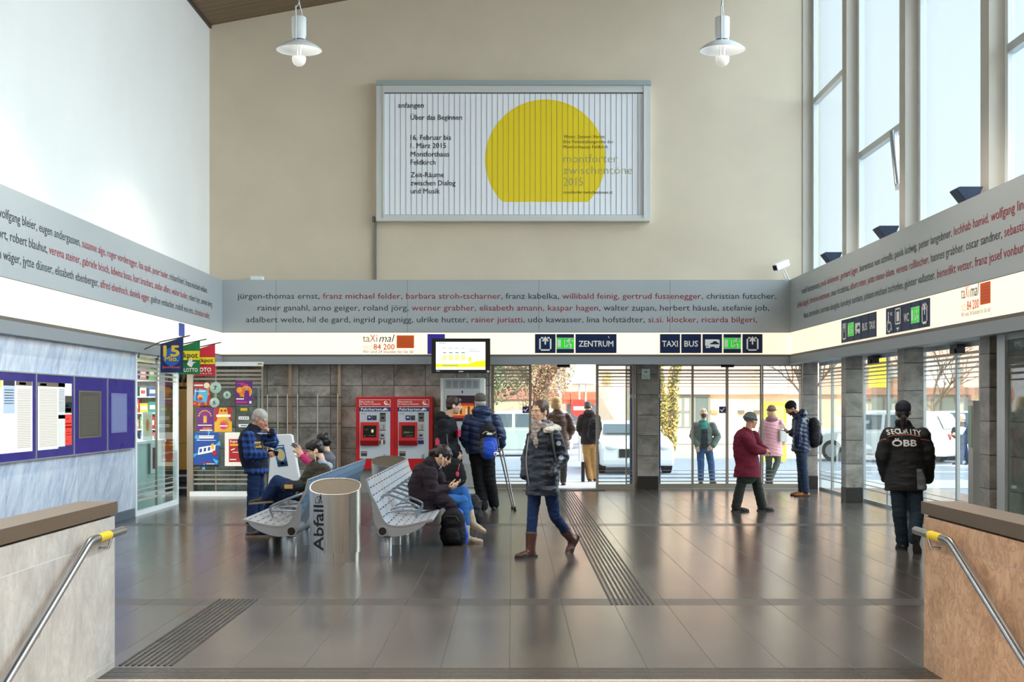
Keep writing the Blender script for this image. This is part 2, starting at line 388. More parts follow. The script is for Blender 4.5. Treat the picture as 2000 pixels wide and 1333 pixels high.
# side walls, gable, ceiling, rear wall
b = MB(); b.box(XL - 0.3, XL, Y0, 30, 2.3, 11.2); struct('wall_left', b, PLASTER_L)
b = MB(); b.box(-9.6, 5.75, YB, YB + 0.35, 2.42, 11.6); struct('wall_back', b, PLASTER)
b = MB(); b.box(-9.6, 8, Y0 - 0.3, Y0, -1.4, 11.6); struct('wall_front', b, PLASTER)
b = MB(); x0, x1 = XL - 0.4, 6.2
b.add([(x0, Y0 - .3, ZC(x0)), (x1, Y0 - .3, ZC(x1)), (x1, YB + .35, ZC(x1)), (x0, YB + .35, ZC(x0)),
       (x0, Y0 - .3, ZC(x0) + .4), (x1, Y0 - .3, ZC(x1) + .4), (x1, YB + .35, ZC(x1) + .4), (x0, YB + .35, ZC(x0) + .4)],
      [(0, 3, 2, 1), (4, 5, 6, 7), (0, 1, 5, 4), (1, 2, 6, 5), (2, 3, 7, 6), (3, 0, 4, 7)])
struct('ceiling', b, SLATS)
b = MB(); b.box(-5.64, -5.60, Y0, YB, ZC(-5.64) - 0.05, ZC(-5.64) + 0.02); 
struct('trim_5', b, mat('ceiling_edge_trim', '4a3b2d', 0.6))
b = MB()                                                              # right wall: sill, piers, lintel
b.box(XR, 5.72, Y0, YB + .35, 2.45, 3.95); b.box(XR, 5.72, Y0, YB + .35, 10.3, 11.4)
for y in PIERS: b.box(XR, 5.72, y, y + 0.28, 3.95, 10.3)
b.box(XR, 5.72, YB - 0.02, YB + .35, 3.95, 10.3); b.box(XR, 5.72, Y0, PIERS[-1], 3.95, 10.3)
struct('wall_right', b, REVEAL)
for i in range(8):                                                    # the tall windows between the piers
    ya = PIERS[i] + 0.28; yb = (PIERS[i - 1]) if i else YB - 0.02
    win = MB(); x0, x1 = 5.60, 5.68
    for (a, c) in ((ya, ya + 0.06), (yb - 0.10, yb)): win.box(x0, x1, a, c, 3.95, 10.3)
    win.box(x0 + .004, x1 - .004, ya, yb, 3.95, 4.03); win.box(x0 + .004, x1 - .004, ya, yb, 10.22, 10.3)
    o = struct('window_%d' % (i + 1), win, WHITE_F)
    zt = 7.25 if i % 2 == 0 else 5.63
    t = MB(); t.box(5.585, 5.685, ya + 0.06, yb - 0.1, zt - 0.05, zt + 0.05); struct('transom', t, ALU, o)
    g = MB(); g.box(5.635, 5.645, ya + 0.06, yb - 0.1, 4.03, 10.22); struct('pane', g, GLASS_HI, o)

# lower walls
b = MB(); b.box(-5.75, -5.45, Y0, 19.56, 0, 2.42); struct('wall_left_lower', b, MARBLE)
b = MB(); b.box(-5.46, -5.435, Y0, 19.56, 0, 0.12); struct('baseboard_left', b, mat('slate_skirting', '5d6b78', 0.35, noise_amt=0.15))
b = MB(); b.box(-9.6, -0.40, YB, YB + .35, 0, 2.42); struct('wall_back_lower', b, STONEWALL)
b = MB(); b.box(-9.9, -9.6, 17.5, 30, 0, 3.0); b.box(-9.6, -5.75, 17.2, 17.5, 0, 3.0); b.box(-9.6, -5.66, 17.5, YB, 2.45, 2.6)
struct('wall_shop', b, mat('shop_wall_paint', 'e3dccb', 0.8))
b = MB()                                                              # soffit under the fascia, over the glass fronts
b.box(-5.75, 6.3, 25.06, 26.4, 2.42, 2.47); b.box(5.14, 6.3, Y0, 25.06, 2.42, 2.47); b.box(-5.75, -5.36, Y0, 25.06, 2.42, 2.47)
b.box(-0.4, 6.3, YB + .35, 26.6, 2.47, 4.2)
struct('ceiling_soffit', b, mat('soffit_panel', 'b9bcbd', 0.5))

# names fascia all round, light boxes below it, lower fascia under those
XA, XB, YF = -5.34, 5.12, 25.0
def ring(z0, z1, out, mi=0, mb=None):
    mb = mb or MB()
    mb.box(XA - out, XB + out, YF, YF + out, z0, z1, mi); mb.box(XA - out, XA, Y0, YF, z0, z1, mi); mb.box(XB, XB + out, Y0, YF, z0, z1, mi); return mb
b = MB()
b.box(XA, XB, YF, YF + 0.29, 2.955, 3.92)
for k in range(1, 6): x = -4.35 + 2.42 * (k - 1); b.box(x, x + 0.006, YF - 0.001, YF, 2.955, 3.92, 1)
fas_b = struct('trim_6', b, [FASCIA, mat('panel_seam', '6c7173', 0.6)])
b = MB(); b.box(XL, XA, Y0, YF + 0.29, 2.955, 3.92); fas_l = struct('trim_7', b, FASCIA)
b = MB(); b.box(XB, XR, Y0, YF + 0.29, 2.955, 3.92); fas_r = struct('trim_8', b, FASCIA)
b = ring(2.364, 2.505, 0.12); struct('trim_9', b, FASCIA_D)
b = ring(2.505, 2.545, 0.11); ring(2.948, 2.956, 0.11, 0, b); struct('trim_10', b, mat('light_box_edge', '6d6358', 0.5))

D_, R_ = 0, 1
s = 0.152; ls = [3.572, 3.355, 3.138]
def names(parent, x0s, lines, uvec, fixed):
    t = MB()
    for z, segs, (a, e) in zip(ls, lines, x0s):
        if fixed == 'b': o = Vector((a, YF - 0.003, z))
        elif fixed == 'l': o = Vector((XA + 0.003, a, z))
        else: o = Vector((XB - 0.003, a, z))
        t.textline(segs, o, uvec, Z_, s, abs(e - a))
    struct('lettering', t, [DARKLETTER, REDLETTER], parent)
px = lambda p: (p - 1000) * YF / F
names(fas_b, [(px(464), px(1517)), (px(502), px(1503)), (px(480), px(1479))], [
    [('jürgen-thomas ernst, ', D_), ('franz michael felder, barbara stroh-tscharner, ', R_), ('franz kabelka, ', D_), ('willibald feinig, gertrud fussenegger, ', R_), ('christian futscher,', D_)],
    [('rainer ganahl, arno geiger, roland jörg, ', D_), ('werner grabher, elisabeth amann, kaspar hagen, ', R_), ('walter zupan, herbert häusle, stefanie job,', D_)],
    [('adalbert welte, hil de gard, ingrid puganigg, ulrike hutter, ', D_), ('rainer juriatti, ', R_), ('udo kawasser, lina hofstädter, ', D_), ('si.si. klocker, ricarda bilgeri,', R_)]], X_, 'b')
names(fas_l, [(14.06, 23.78), (13.62, 24.19), (13.75, 23.98)], [
    [('wolfgang bleier, eugen andergassen, ', D_), ('susanne alge, roger vorderegger, lisa spalt, peter bader, ', R_), ('richard beirl, franz michael willam,', D_)],
    [('montfort, robert blauhut, ', D_), ('verena steiner, gabriele bösch, lidwina boso, kurt bracharz, stefan alfare, walter buder, ', R_), ('robert byr, armin berg,', D_)],
    [('abeth wäger, jytte dünser, elisabeth ebenberger, ', D_), ('alfred ebenhoch, daniela egger, ', R_), ('gudrun embacher, rudolf von ems, ', D_), ('christian mähr,', R_)]], Y_, 'l')
names(fas_r, [(24.0, 13.3), (24.36, 13.35), (23.8, 13.25)], [
    [('rudolf kurzemann, ', D_), ('paula köhlmeier, gerhard jäger, ', R_), ('laurentius von schnifis, paula ludwig, peter langebner, ', D_), ('lechhab hamid, wolfgang linder', R_)],
    [('ulrike längle, christine hartmann, ', R_), ('max riccabona, ', D_), ('albert ritter, jutta rinner-blum, verena roßbacher, ', R_), ('hannes grabher, oscar sandner, ', D_), ('sebastian ', R_)],
    [('hans sterneder, norman douglas, kundeyt surdum, johann michael tschofen, günter vallaster, ', D_), ('benedikt vetter, franz josef vonbun, gü', R_)]], -Y_, 'r')

LIT = mat('light_box_face', 'fff0d6', 0.5, emit=0.33)
for nm, args, lab in (('light_box', (XA, XB, YF, YF + 0.1, 2.545, 2.948), 'long glowing white light box running across the back wall under the names fascia'),
                      ('light_box', (XA - 0.1, XA, Y0, YF + 0.1, 2.545, 2.948), 'long glowing white light box along the left wall above the timetable boards'),
                      ('light_box', (XB, XB + 0.1, Y0, YF + 0.1, 2.545, 2.948), 'long glowing white light box along the right wall above the glass doors')):
    b = MB(); b.box(*args); c = ((args[0] + args[1]) / 2, (args[2] + args[3]) / 2, 2.545)
    single(nm, b, LIT, lab, 'light box', c, 'light boxes round the hall')

# stone pillars of the two glass fronts
def pillar(x0, x1, y0, y1, nm):
    b = MB(); b.box(x0, x1, y0, y1, 0.245, 2.45); b.box(x0 - .004, x1 + .004, y0 - .004, y1 + .004, 0, 0.245, 1); struct(nm, b, [STONECOL, PLINTH])
pillar(2.40, 2.79, 25.9, 26.3, 'trim_11')
pillar(5.58, 5.86, 26.0, 26.4, 'trim_12')
for i, y in enumerate((22.3, 19.0, 15.6)): pillar(5.49, 5.76, y, y + 0.32, 'trim_%d' % (13 + i))

# glass fronts: back
def frosted(name, col, clear):
    m = mat(name, col, .6); n, b = nodes_of(m); out = n.nodes['Material Output']; tr = nn(n, 'ShaderNodeBsdfTransparent'); tr.inputs[0].default_value = (.95, .92, .9, 1); tl = nn(n, 'ShaderNodeBsdfTranslucent'); tl.inputs[0].default_value = (*lin(col), 1)
    m1 = nn(n, 'ShaderNodeMixShader'); m1.inputs[0].default_value = .5; n.links.new(b.outputs[0], m1.inputs[1]); n.links.new(tl.outputs[0], m1.inputs[2])
    m2 = nn(n, 'ShaderNodeMixShader'); m2.inputs[0].default_value = clear; n.links.new(m1.outputs[0], m2.inputs[1]); n.links.new(tr.outputs[0], m2.inputs[2]); n.links.new(m2.outputs[0], out.inputs[0]); return m
STRIPE = frosted('etched_stripe', 'a39a94', .25)
def stripes_x(mb, x0, x1, y, top=True, bot=True):
    if top:
        for i, t in enumerate((0.038, 0.032, 0.027, 0.022, 0.016, 0.010)): z = 2.30 - 0.066 * i; mb.box(x0, x1, y - 0.007, y - 0.004, z - t, z)
    if bot:
        for i, t in enumerate((0.010, 0.016, 0.022, 0.028)): z = 0.36 - 0.066 * i; mb.box(x0, x1, y - 0.007, y - 0.004, z - t, z)
YG = 26.05
gx = lambda p: (p - 1000) * YG / F
def glazed(nm, x0, x1, y, frame_l=0.03, frame_r=0.03):
    """one framed pane of the back front"""
    b = MB(); b.box(x0, x0 + frame_l, y - .03, y + .03, 0, 2.42); b.box(x1 - frame_r, x1, y - .03, y + .03, 0, 2.42)
    b.box(x0, x1, y - .025, y + .025, 0.0, 0.10); b.box(x0, x1, y - .025, y + .025, 2.36, 2.42)
    o = struct(nm, b, ALU_D)
    g = MB(); g.box(x0 + frame_l, x1 - frame_r, y - .004, y + .004, 0.10, 2.36); struct('pane', g, GLASS, o)
    t = MB(); stripes_x(t, x0 + frame_l, x1 - frame_r, y); struct('etched_stripes', t, STRIPE, o)
    return o
glazed('window_9', gx(959), gx(1038), YG, 0.06, 0.05)
glazed('door_1', gx(1163), gx(1238), YG - 0.12, 0.05, 0.04)
glazed('window_10', gx(1222), gx(1244), YG, 0.02, 0.03)
for i, (a, c) in enumerate(((1284, 1353), (1353, 1421), (1421, 1488), (1488, 1566))): glazed('door_%d' % (i + 2), gx(a), gx(c), YG if i in (0, 3) else YG + 0.07, 0.025 if i else 0.03, 0.025)
b = MB()                                                              # floor tracks with patch fittings
b.box(gx(955), gx(1570), YG - .06, YG + .12, 0.0, 0.012)
struct('trim_16', b, ALU)
# glass front: right, running towards the camera
XG = 5.88
edges = [25.9, 24.9, 23.7, 22.65, 21.2, 20.2, 19.35, 17.9, 17.0, 15.95]
for i, (ya, yb) in enumerate(zip(edges[1:], edges[:-1])):
    b = MB(); b.box(XG - .02, XG + .02, ya, ya + 0.035, 0, 2.42); b.box(XG - .02, XG + .02, yb - 0.035, yb, 0, 2.42)
    b.box(XG - .018, XG + .018, ya, yb, 0, 0.05); b.box(XG - .018, XG + .018, ya, yb, 2.36, 2.42)
    o = struct('door_%d' % (i + 6), b, ALU)
    g = MB(); g.box(XG - .004, XG + .004, ya + .035, yb - .035, 0.05, 2.36); struct('pane', g, GLASS, o)
    t = MB()
    for k, th in enumerate((0.038, 0.032, 0.027, 0.022, 0.016, 0.010)): z = 2.30 - 0.066 * k; t.box(XG - .008, XG - .005, ya + .035, yb - .035, z - th, z)
    for k, th in enumerate((0.010, 0.016, 0.022)): z = 0.36 - 0.066 * k; t.box(XG - .008, XG - .005, ya + .035, yb - .035, z - th, z)
    struct('etched_stripes', t, STRIPE, o)
b = MB(); b.box(5.58, 5.9, Y0, 15.6, 0, 2.45); struct('wall_right_lower', b, STONECOL)
b = MB()                                                              # the first frame of the near front, against the pillar
b.box(5.52, 5.58, 15.2, 15.45, 0, 2.42); b.box(5.54, 5.58, 12.0, 12.06, 0, 2.42); b.box(5.54, 5.58, 12.0, 15.2, 2.34, 2.42); b.box(5.54, 5.58, 12.0, 15.2, 0, 0.06)
o = struct('window_11', b, ALU)
g = MB(); g.box(5.555, 5.565, 12.06, 15.2, 0.06, 2.34); struct('pane', g, GLASS, o)
t = MB()
for k, th in enumerate((0.05, 0.042, 0.034, 0.026, 0.018)): z = 2.2 - 0.075 * k; t.box(5.55, 5.554, 12.06, 15.2, z - th, z)
struct('etched_stripes', t, STRIPE, o)
# the cross walls behind the pillars that close the lobbies
b = MB(); b.box(5.9, 8.0, Y0, 12, 0, 2.47); struct('wall_right_outer', b, PLASTER)
# ------------------------------------------------------------------ signs on the light boxes
NAVY = mat('sign_navy', '15284f', 0.4, spec=0.3); GREEN = mat('exit_green', '27c72e', 0.4, emit=0.25); WHITE = mat('sign_white', 'fbf7ee', 0.5)
VIOLET = mat('sign_violet', '3a2fb0', 0.45); ORANGE = mat('advert_orange', 'f2600f', 0.5); GREY_T = mat('advert_grey', '8a8078', 0.5); BLACK = mat('print_black', '16171a', 0.5)
FAINT = mat('advert_faint', 'e8cfb4', 0.5)
def poly(mb, o, u, v, w, h, pts, mi): mb.face([Vector(o) + u * (p[0] * w) + v * (p[1] * h) for p in pts], mi)
def bar(mb, o, u, v, w, h, x0, y0, x1, y1, mi): poly(mb, o, u, v, w, h, [(x0, y0), (x1, y0), (x1, y1), (x0, y1)], mi)
def blob(mb, o, u, v, w, h, cx, cy, r, mi, n=14):
    poly(mb, o, u, v, w, h, [(cx + r * math.cos(2 * PI * k / n), cy + r * h and cy + r * (w / h) * math.sin(2 * PI * k / n)) for k in range(n)], mi)
RUNNER = [[(.60, .74), (.72, .78), (.66, .52), (.58, .50)], [(.62, .70), (.50, .66), (.48, .56), (.54, .60)], [(.70, .74), (.84, .66), (.86, .60), (.72, .66)],
          [(.58, .54), (.66, .54), (.80, .42), (.74, .24), (.69, .26), (.72, .40), (.60, .46)], [(.58, .52), (.64, .50), (.56, .36), (.44, .30), (.42, .36), (.52, .42)]]
def sign(kind, o, u, n, w, h, label, group):
    """one square of the sign rows: o lower left corner, u reading direction, n out of the wall"""
    o = Vector(o); t = Thing('sign_panel', label, 'sign', o + u * (w / 2), group)
    p = MB(); p.prism([(0, 0), (w, 0), (w, h), (0, h)], o, u, Z_, n * 0.012); t.part('panel', p, NAVY)
    f = o + n * 0.0135; g = o + n * 0.015; q = MB(); nm = 'symbol'
    if kind == 'arrow':
        for r in ((.20, .12, .80, .20), (.20, .12, .28, .84), (.72, .12, .80, .84), (.20, .76, .40, .84), (.60, .76, .80, .84), (.46, .45, .54, .80)): bar(q, f, u, Z_, w, h, *r, 0)
        poly(q, g, u, Z_, w, h, [(.33, .64), (.40, .60), (.5, .72), (.60, .60), (.67, .64), (.5, .88)], 0)
    elif kind == 'exit':
        bar(q, f, u, Z_, w, h, 0, .22, 1, .80, 1)
        bar(q, g, u, Z_, w, h, 0, .22, 1, .235, 0); bar(q, g, u, Z_, w, h, 0, .785, 1, .80, 0)
        bar(q, g, u, Z_, w, h, .06, .32, .25, .70, 0); bar(q, g, u, Z_, w, h, .44, .32, .48, .70, 0)
        for r in RUNNER: poly(q, g, u, Z_, w, h, [(a + .08, b) for a, b in r], 0)
        blob(q, g, u, Z_, w, h, .82, .71, .05, 0)
    elif kind == 'truck':
        poly(q, f, u, Z_, w, h, [(.13, .38), (.88, .38), (.88, .68), (.80, .72), (.13, .72)], 0); bar(q, f, u, Z_, w, h, .30, .33, .86, .38, 0)
        for cx in (.22, .34, .68, .80): blob(q, g, u, Z_, w, h, cx, .31, .055, 0)
        poly(q, g, u, Z_, w, h, [(.40, .46), (.84, .46), (.84, .52), (.76, .56), (.70, .62), (.56, .62), (.50, .54), (.40, .52)], 2)
    elif kind == 'wheelchair':
        blob(q, f, u, Z_, w, h, .34, .80, .06, 0); bar(q, f, u, Z_, w, h, .28, .42, .40, .72, 0); bar(q, f, u, Z_, w, h, .28, .40, .66, .47, 0)
        poly(q, f, u, Z_, w, h, [(.58, .47), (.66, .47), (.80, .14), (.72, .12)], 0)
        for k in range(14):
            a0, a1 = [2.2 + 3.6 * (k + e) / 14 for e in (0, 1)]
            poly(q, g, u, Z_, w, h, [(.42 + r * math.cos(a), .32 + r * math.sin(a)) for r, a in ((.21, a0), (.27, a0), (.27, a1), (.21, a1))], 0)
        q.text('WC', g + u * (.56 * w) + Z_ * (.68 * h), u, Z_, .2 * h, .34 * w, 0, .01)
    elif kind == 'lift':
        for r in ((.14, .30, .22, .92), (.78, .30, .86, .92), (.14, .86, .86, .92), (.14, .30, .86, .36), (.34, .42, .66, .78)): bar(q, f, u, Z_, w, h, *r, 0)
        poly(q, f, u, Z_, w, h, [(.3, .18), (.7, .18), (.62, .12), (.56, .12), (.5, .02), (.44, .12), (.38, .12)], 0)
    else:
        nm = 'lettering'; ww = {'ZENTRUM': .84, 'TAXI': .78, 'BUS': .68, 'WC': .6}[kind]
        q.text(kind, f + u * (w * .5) + Z_ * (h * .34), u, Z_, h * .44, w * ww, 0, .018, 0, 'c')
        if kind == 'ZENTRUM': poly(q, f, u, Z_, w, h, [(.79, .88), (.81, .89), (.83, .78), (.82, .77)], 0)
    t.part(nm, q, [WHITE, GREEN, NAVY])
    return t
NB, NR, NL = -Y_, -X_, X_
YS = YF - 0.001
def sign_back(kind, a, c, label, group):
    p = W(a, 690, YS); sign(kind, p, X_, NB, (c - a) * YS / F, 37 * YS / F, label, group)
G1, G2, G3, G4 = 'town centre signs on the back light box', 'taxi and bus signs on the back light box', 'exit and bus signs on the right light box', 'lift and toilet signs on the right light box'
sign_back('arrow', 1045, 1085, 'navy square sign with white arrow in a bracket, beside the ZENTRUM sign', G1)
sign_back('exit', 1087, 1121, 'green running man exit sign between the arrow and ZENTRUM', G1)
sign_back('ZENTRUM', 1124, 1204, 'wide navy sign reading ZENTRUM on the back light box', G1)
sign_back('TAXI', 1289, 1328, 'navy square sign reading TAXI on the back light box', G2)
sign_back('BUS', 1330.5, 1369, 'navy square sign reading BUS on the back light box', G2)
sign_back('truck', 1372, 1410, 'navy square sign with a white car train symbol right of BUS', G2)
sign_back('exit', 1413, 1447, 'green running man exit sign right of the car train sign on the back wall', G2)
sign_back('arrow', 1450, 1489, 'navy arrow sign at the right end of the TAXI BUS row', G2)
XS = XB - 0.001
def sign_right(kinds, ya, yb, labels, group):
    w_ = (ya - yb) / len(kinds)
    for i, (k, l) in enumerate(zip(kinds, labels)): sign(k, (XS, ya - i * w_, 2.573), -Y_, NR, w_ * 0.95, 0.35, l, group)
sign_right(['arrow', 'exit', 'truck', 'BUS', 'TAXI'], 21.04, 19.03, ['navy arrow sign at the far end of the signs on the right light box', 'green running man exit sign next to the far arrow on the right wall',
    'navy car train sign on the right wall light box', 'navy sign reading BUS on the right wall light box', 'navy sign reading TAXI on the right wall light box'], G3)
sign_right(['wheelchair', 'lift', 'WC', 'exit', 'arrow'], 18.53, 16.59, ['navy wheelchair WC sign on the right light box', 'navy lift symbol sign next to the wheelchair sign', 'navy sign reading WC on the right wall light box',
    'green running man exit sign right of the WC sign', 'navy arrow sign right of the WC and green exit signs'], G4)

def taxi_advert(o, u, n, label):
    o = Vector(o); t = Thing('taxi_advert', label, 'advert', o, 'taxi adverts on the light boxes'); f = o + n * 0.004; g = o + n * .005
    q = MB(); bar(q, f, u, Z_, 1, 1, .625, .10, .945, .335, 0)
    for k in range(5): bar(q, g, u, Z_, 1, 1, .66, .14 + .035 * k, .91, .146 + .035 * k, 1)
    t.part('orange_panel', q, [ORANGE, mat('advert_orange_dark', 'c94f0c', 0.5)])
    q = MB(); P = lambda x, y: g + u * x + Z_ * y
    q.text('ta', P(0, .215), u, Z_, .20, .13, 0); q.text('X', P(.135, .215), u, Z_, .20, .10, 1); q.text('i', P(.25, .215), u, Z_, .20, .018, 0)
    q.text('mal', P(.30, .215), u, Z_, .20, .29, 2, 0.0, 0.3); q.text('05522', P(0, .075), u, Z_, .10, .17, 3); q.text('84 200', P(.20, .075), u, Z_, .145, .385, 1, 0.01)
    q.text('Wir sind 24 Stunden für Sie da!', P(0, 0.01), u, Z_, .075, .94, 4)
    t.part('lettering', q, [GREY_T, ORANGE, BLACK, FAINT, mat('advert_small_grey', '6b5a4c', 0.5)])
taxi_advert(W(708.5, 691, YS), X_, NB, 'taxi advert with phone number and orange panel on the back light box')
taxi_advert((XS, 15.45, 2.60), -Y_, NR, 'taxi advert with phone number and orange panel on the right light box')
p = MB(); a = W(835, 692, YS); e = W(869, 653, YS); p.box(a.x, e.x, YS - .012, YS, a.z, e.z); single('plain_sign', p, VIOLET, 'plain violet square partly hidden behind the hanging television', 'sign', (a.x, YS, a.z))
p = MB(); p.box(XA + .001, XA + .013, 21.74, 22.08, 2.72, 2.93); p.box(XA + .001, XA + .012, 21.74, 22.08, 2.60, 2.72, 1); p.box(XA + .012, XA + .014, 21.8, 21.95, 2.62, 2.68, 0)
single('small_wall_sign', p, [mat('sign_blue', '2b4aa0', 0.5), WHITE], 'small blue and white sign on the left light box above the flags', 'sign', (XA, 21.9, 2.6))

# ------------------------------------------------------------------ billboard on the gable wall
YBB = 25.12; sB = YBB / F
def fr(px_, py_, d=YBB): return W(px_, py_, d)
t = Thing('billboard', 'large framed rotating slat billboard with a yellow disc, high on the back wall', 'billboard', fr(1002, 432))
b = MB(); A = fr(735, 432); B = fr(1270, 167)
bw = 15 * sB
b.box(A.x, A.x + bw, YBB, YB, A.z, B.z); b.box(B.x - 13 * sB, B.x, YBB, YB, A.z, B.z); b.box(A.x + bw, B.x - 13 * sB, YBB, YB, A.z, A.z + 12 * sB); b.box(A.x + bw, B.x - 13 * sB, YBB, YB, B.z - 13 * sB, B.z)
b.box(A.x + bw - .02, A.x + bw, YBB - .02, YBB - .001, A.z + .06, B.z); b.box(B.x - 13 * sB, B.x - 13 * sB + .02, YBB - .02, YBB - .001, A.z + .06, B.z); b.box(A.x, B.x, YBB - .02, YBB - .001, A.z, A.z + .05)
t.part('frame', b, mat('billboard_frame', 'dcdcd8', 0.45, 0.3))
b = MB(); b.box(A.x, B.x + .01, YBB - .05, YB, B.z, B.z + 9 * sB); t.part('top_cover', b, mat('billboard_cover', 'a9b2b0', 0.5, 0.2))
p0 = fr(750, 420); p1 = fr(1257, 180); NS = 48; yp = YBB + 0.06
b = MB(); b.box(p0.x, p1.x, yp, YBB + .12, p0.z, p1.z)
for k in range(NS + 1):
    x = p0.x + (p1.x - p0.x) * k / NS; b.box(x - .003, x + .003, yp - .004, yp, p0.z, p1.z, 1)
b.box(p0.x, p1.x, yp - .004, yp, p1.z - .015, p1.z, 1); b.box(p0.x, p1.x, yp - .004, yp, p0.z, p0.z + .012, 1)
pan = t.part('slat_panel', b, [mat('billboard_white', 'fbfbfd', 0.4), mat('slat_gap', '55585c', 0.6)])
b = MB(); c = W(1065, 312, yp); r = 117.5 * yp / F; cut = (312 - 394.5) * yp / F
pts = [(r * math.cos(a), max(cut, r * math.sin(a))) for a in [2 * PI * k / 96 for k in range(96)]]
b.face([(c.x + q[0], yp - .002, c.z + q[1]) for q in pts]); t.part('yellow_disc', b, mat('billboard_yellow', 'fada1e', 0.45), pan)
b = MB()
for s_, x0, x1, y, sz, mi, bo in (('anfangen', 777.6, 827.7, 210.4, .135, 0, .008), ('Über das Beginnen', 802, 902.4, 234, .135, 0, .008), ('16. Februar bis', 802, 880.5, 273.4, .135, 0, .008), ('1. März 2015', 802, 871, 289.3, .135, 0, .008),
        ('Montforthaus', 802, 877.5, 305.9, .135, 0, .008), ('Feldkirch', 802, 850.5, 321.8, .135, 0, .008), ('Zeit-Räume', 802, 867, 346.3, .135, 0, .008), ('zwischen Dialog', 802, 889.5, 362.3, .135, 0, .008), ('und Musik', 802, 859, 378.2, .135, 0, .008),
        ('Winter, Sommer, Herbst', 1100.7, 1181, 270, .085, 1, 0), ('Eine Veranstaltungsreihe des', 1100.7, 1197, 279.8, .085, 1, 0), ('Montforthauses Feldkirch', 1100.7, 1187, 290, .085, 1, 0),
        ('montforter', 1100.7, 1206, 317.5, .22, 2, -.012), ('zwischentöne', 1100.7, 1235, 340, .22, 2, -.012), ('2015', 1100.7, 1138.5, 363, .22, 2, -.012), ('montforter-zwischentoene.at', 1100.7, 1196.5, 378.5, .085, 1, 0)):
    b.text(s_, W(x0, y, yp - .005), X_, Z_, sz, (x1 - x0) * yp / F, mi, bo)
t.part('lettering', b, [BLACK, mat('print_brown', '5a5422', 0.6), mat('print_olive', 'a8a06a', 0.6)], pan)
b = MB(); a = fr(733, 432, 25.27); e = fr(733, 546, 25.27); b.box(a.x - .022, a.x + .022, 25.24, YB, e.z, a.z - .03); b.box(a.x - .05, a.x - .012, 25.2, YB, a.z - .02, a.z + .08)
single('cable_duct', b, mat('duct_grey', '7d7a74', 0.5), 'thin grey cable duct running down the wall from the billboard', 'cable duct', (a.x, YB, e.z))
b = MB(); a = W(490, 547, 25.1); e = W(514, 539.5, 25.1); b.box(a.x, e.x, 25.03, 25.2, 3.92, 3.92 + .075); single('junction_box', b, WHITE_F, 'small white box on top of the back names fascia', 'junction box', (a.x, 25.1, 3.92), bevel=.006)
# security camera
c = Vector((4.98, 24.95, 3.92)); t = Thing('security_camera', 'white security camera on a wire bracket in the upper right corner', 'camera', c)
M = Matrix.Translation(c + Vector((-.03, 0, .26))) @ Euler((0, -.35, .6)).to_matrix().to_4x4()
b = MB(); b.box(-.17, .17, -.06, .06, -.055, .065, 0, M); t.part('housing', b, WHITE_F, bevel=.015)
b = MB(); b.box(-.175, -.168, -.05, .05, -.045, .05, 0, M); b.lathe([(0.0, 0), (.03, 0), (.03, .012)], (0, 0, 0), 12); t.part('lens', MB().box(-.177, -.17, -.045, .045, -.04, .045, 0, M), DARK)
b = MB(); b.tube([c + Vector((-.02, 0, .2)), c + Vector((.04, 0, .04)), c + Vector((.1, 0, .0))], .008); b.tube([c + Vector((.02, 0, .2)), c + Vector((.12, 0, .0))], .008); t.part('bracket', b, ALU)

# ------------------------------------------------------------------ pendant lamps, uplights, window gear
LAMPW = mat('lamp_enamel', 'e9ebea', 0.4); BULB = mat('opal_bulb', 'fbf6ec', 0.3, emit=0.12)
def pendant(x, y, label):
    z = 6.84; t = Thing('pendant_lamp', label, 'lamp', (x, y, z), 'pendant lamps under the sloping ceiling'); c = (x, y, z)
    pr = [(.33, 0), (.325, .012), (.27, .05), (.19, .095), (.125, .125), (.125, .135), (.195, .108), (.275, .062), (.333, .014), (.336, .004), (.33, 0)]
    b = MB(); b.lathe(pr, c, 40, 0, False); b.lathe([(.0, .13), (.125, .13), (.12, .14), (0, .14)], c, 24); t.part('shade', b, LAMPW)
    b = MB(); b.lathe([(0, .16), (.095, .16), (.098, .20), (.107, .215), (.107, .48), (.10, .49), (0, .49)], c, 28); b.lathe([(0, .14), (.09, .14), (.09, .16), (0, .16)], c, 20, 1); t.part('housing', b, [LAMPW, DARK])
    b = MB(); b.lathe([(0, -.235), (.04, -.228), (.075, -.205), (.098, -.165), (.104, -.12), (.10, -.095), (.06, -.088), (0, -.088)], c, 24); t.part('bulb', b, BULB)
    b = MB()
    for dx in (-.025, .025): b.cyl((x + dx, y - dx, z - .1), (x + dx, y - dx, z + .14), .009, n=8)
    b.cyl((x - .03, y - .11, z + .14), (x - .03, y - .11, z + .62), .009, n=8); b.cyl((x + .03, y + .10, z + .14), (x + .03, y + .10, z + .56), .009, n=8)
    b.tube([(x - .03, y - .11, z + .62), (x - .012, y - .03, z + .66), (x, y, z + .72), (x, y, ZC(x))], .011, 8); b.tube([(x + .03, y + .10, z + .56), (x, y, z + .72)], .009, 8)
    t.part('hanger', b, mat('lamp_rod', 'c9ccce', 0.35, 0.6))
    l = bpy.data.lights.new('pendant_fill', 'SPOT'); l.energy = {20: 105, 14: 170, 8: 350, 2: 430}[int(y)]; l.color = (1, .92, .82); l.shadow_soft_size = .11; l.spot_size = 2.2; l.spot_blend = .5; o = bpy.data.objects.new('pendant_fill', l); C.objects.link(o); o.parent = t.e; o.location = (0, 0, -.36)  # spot light added under every pendant to brighten the lower hall
    l = bpy.data.lights.new('pendant_shade_fill', 'POINT'); l.energy = 0.9; l.color = (1, .95, .88); l.shadow_soft_size = .03; o = bpy.data.objects.new('pendant_shade_fill', l); C.objects.link(o); o.parent = t.e; o.location = (.05, -.05, -.03)  # point light added to brighten the underside of the shade
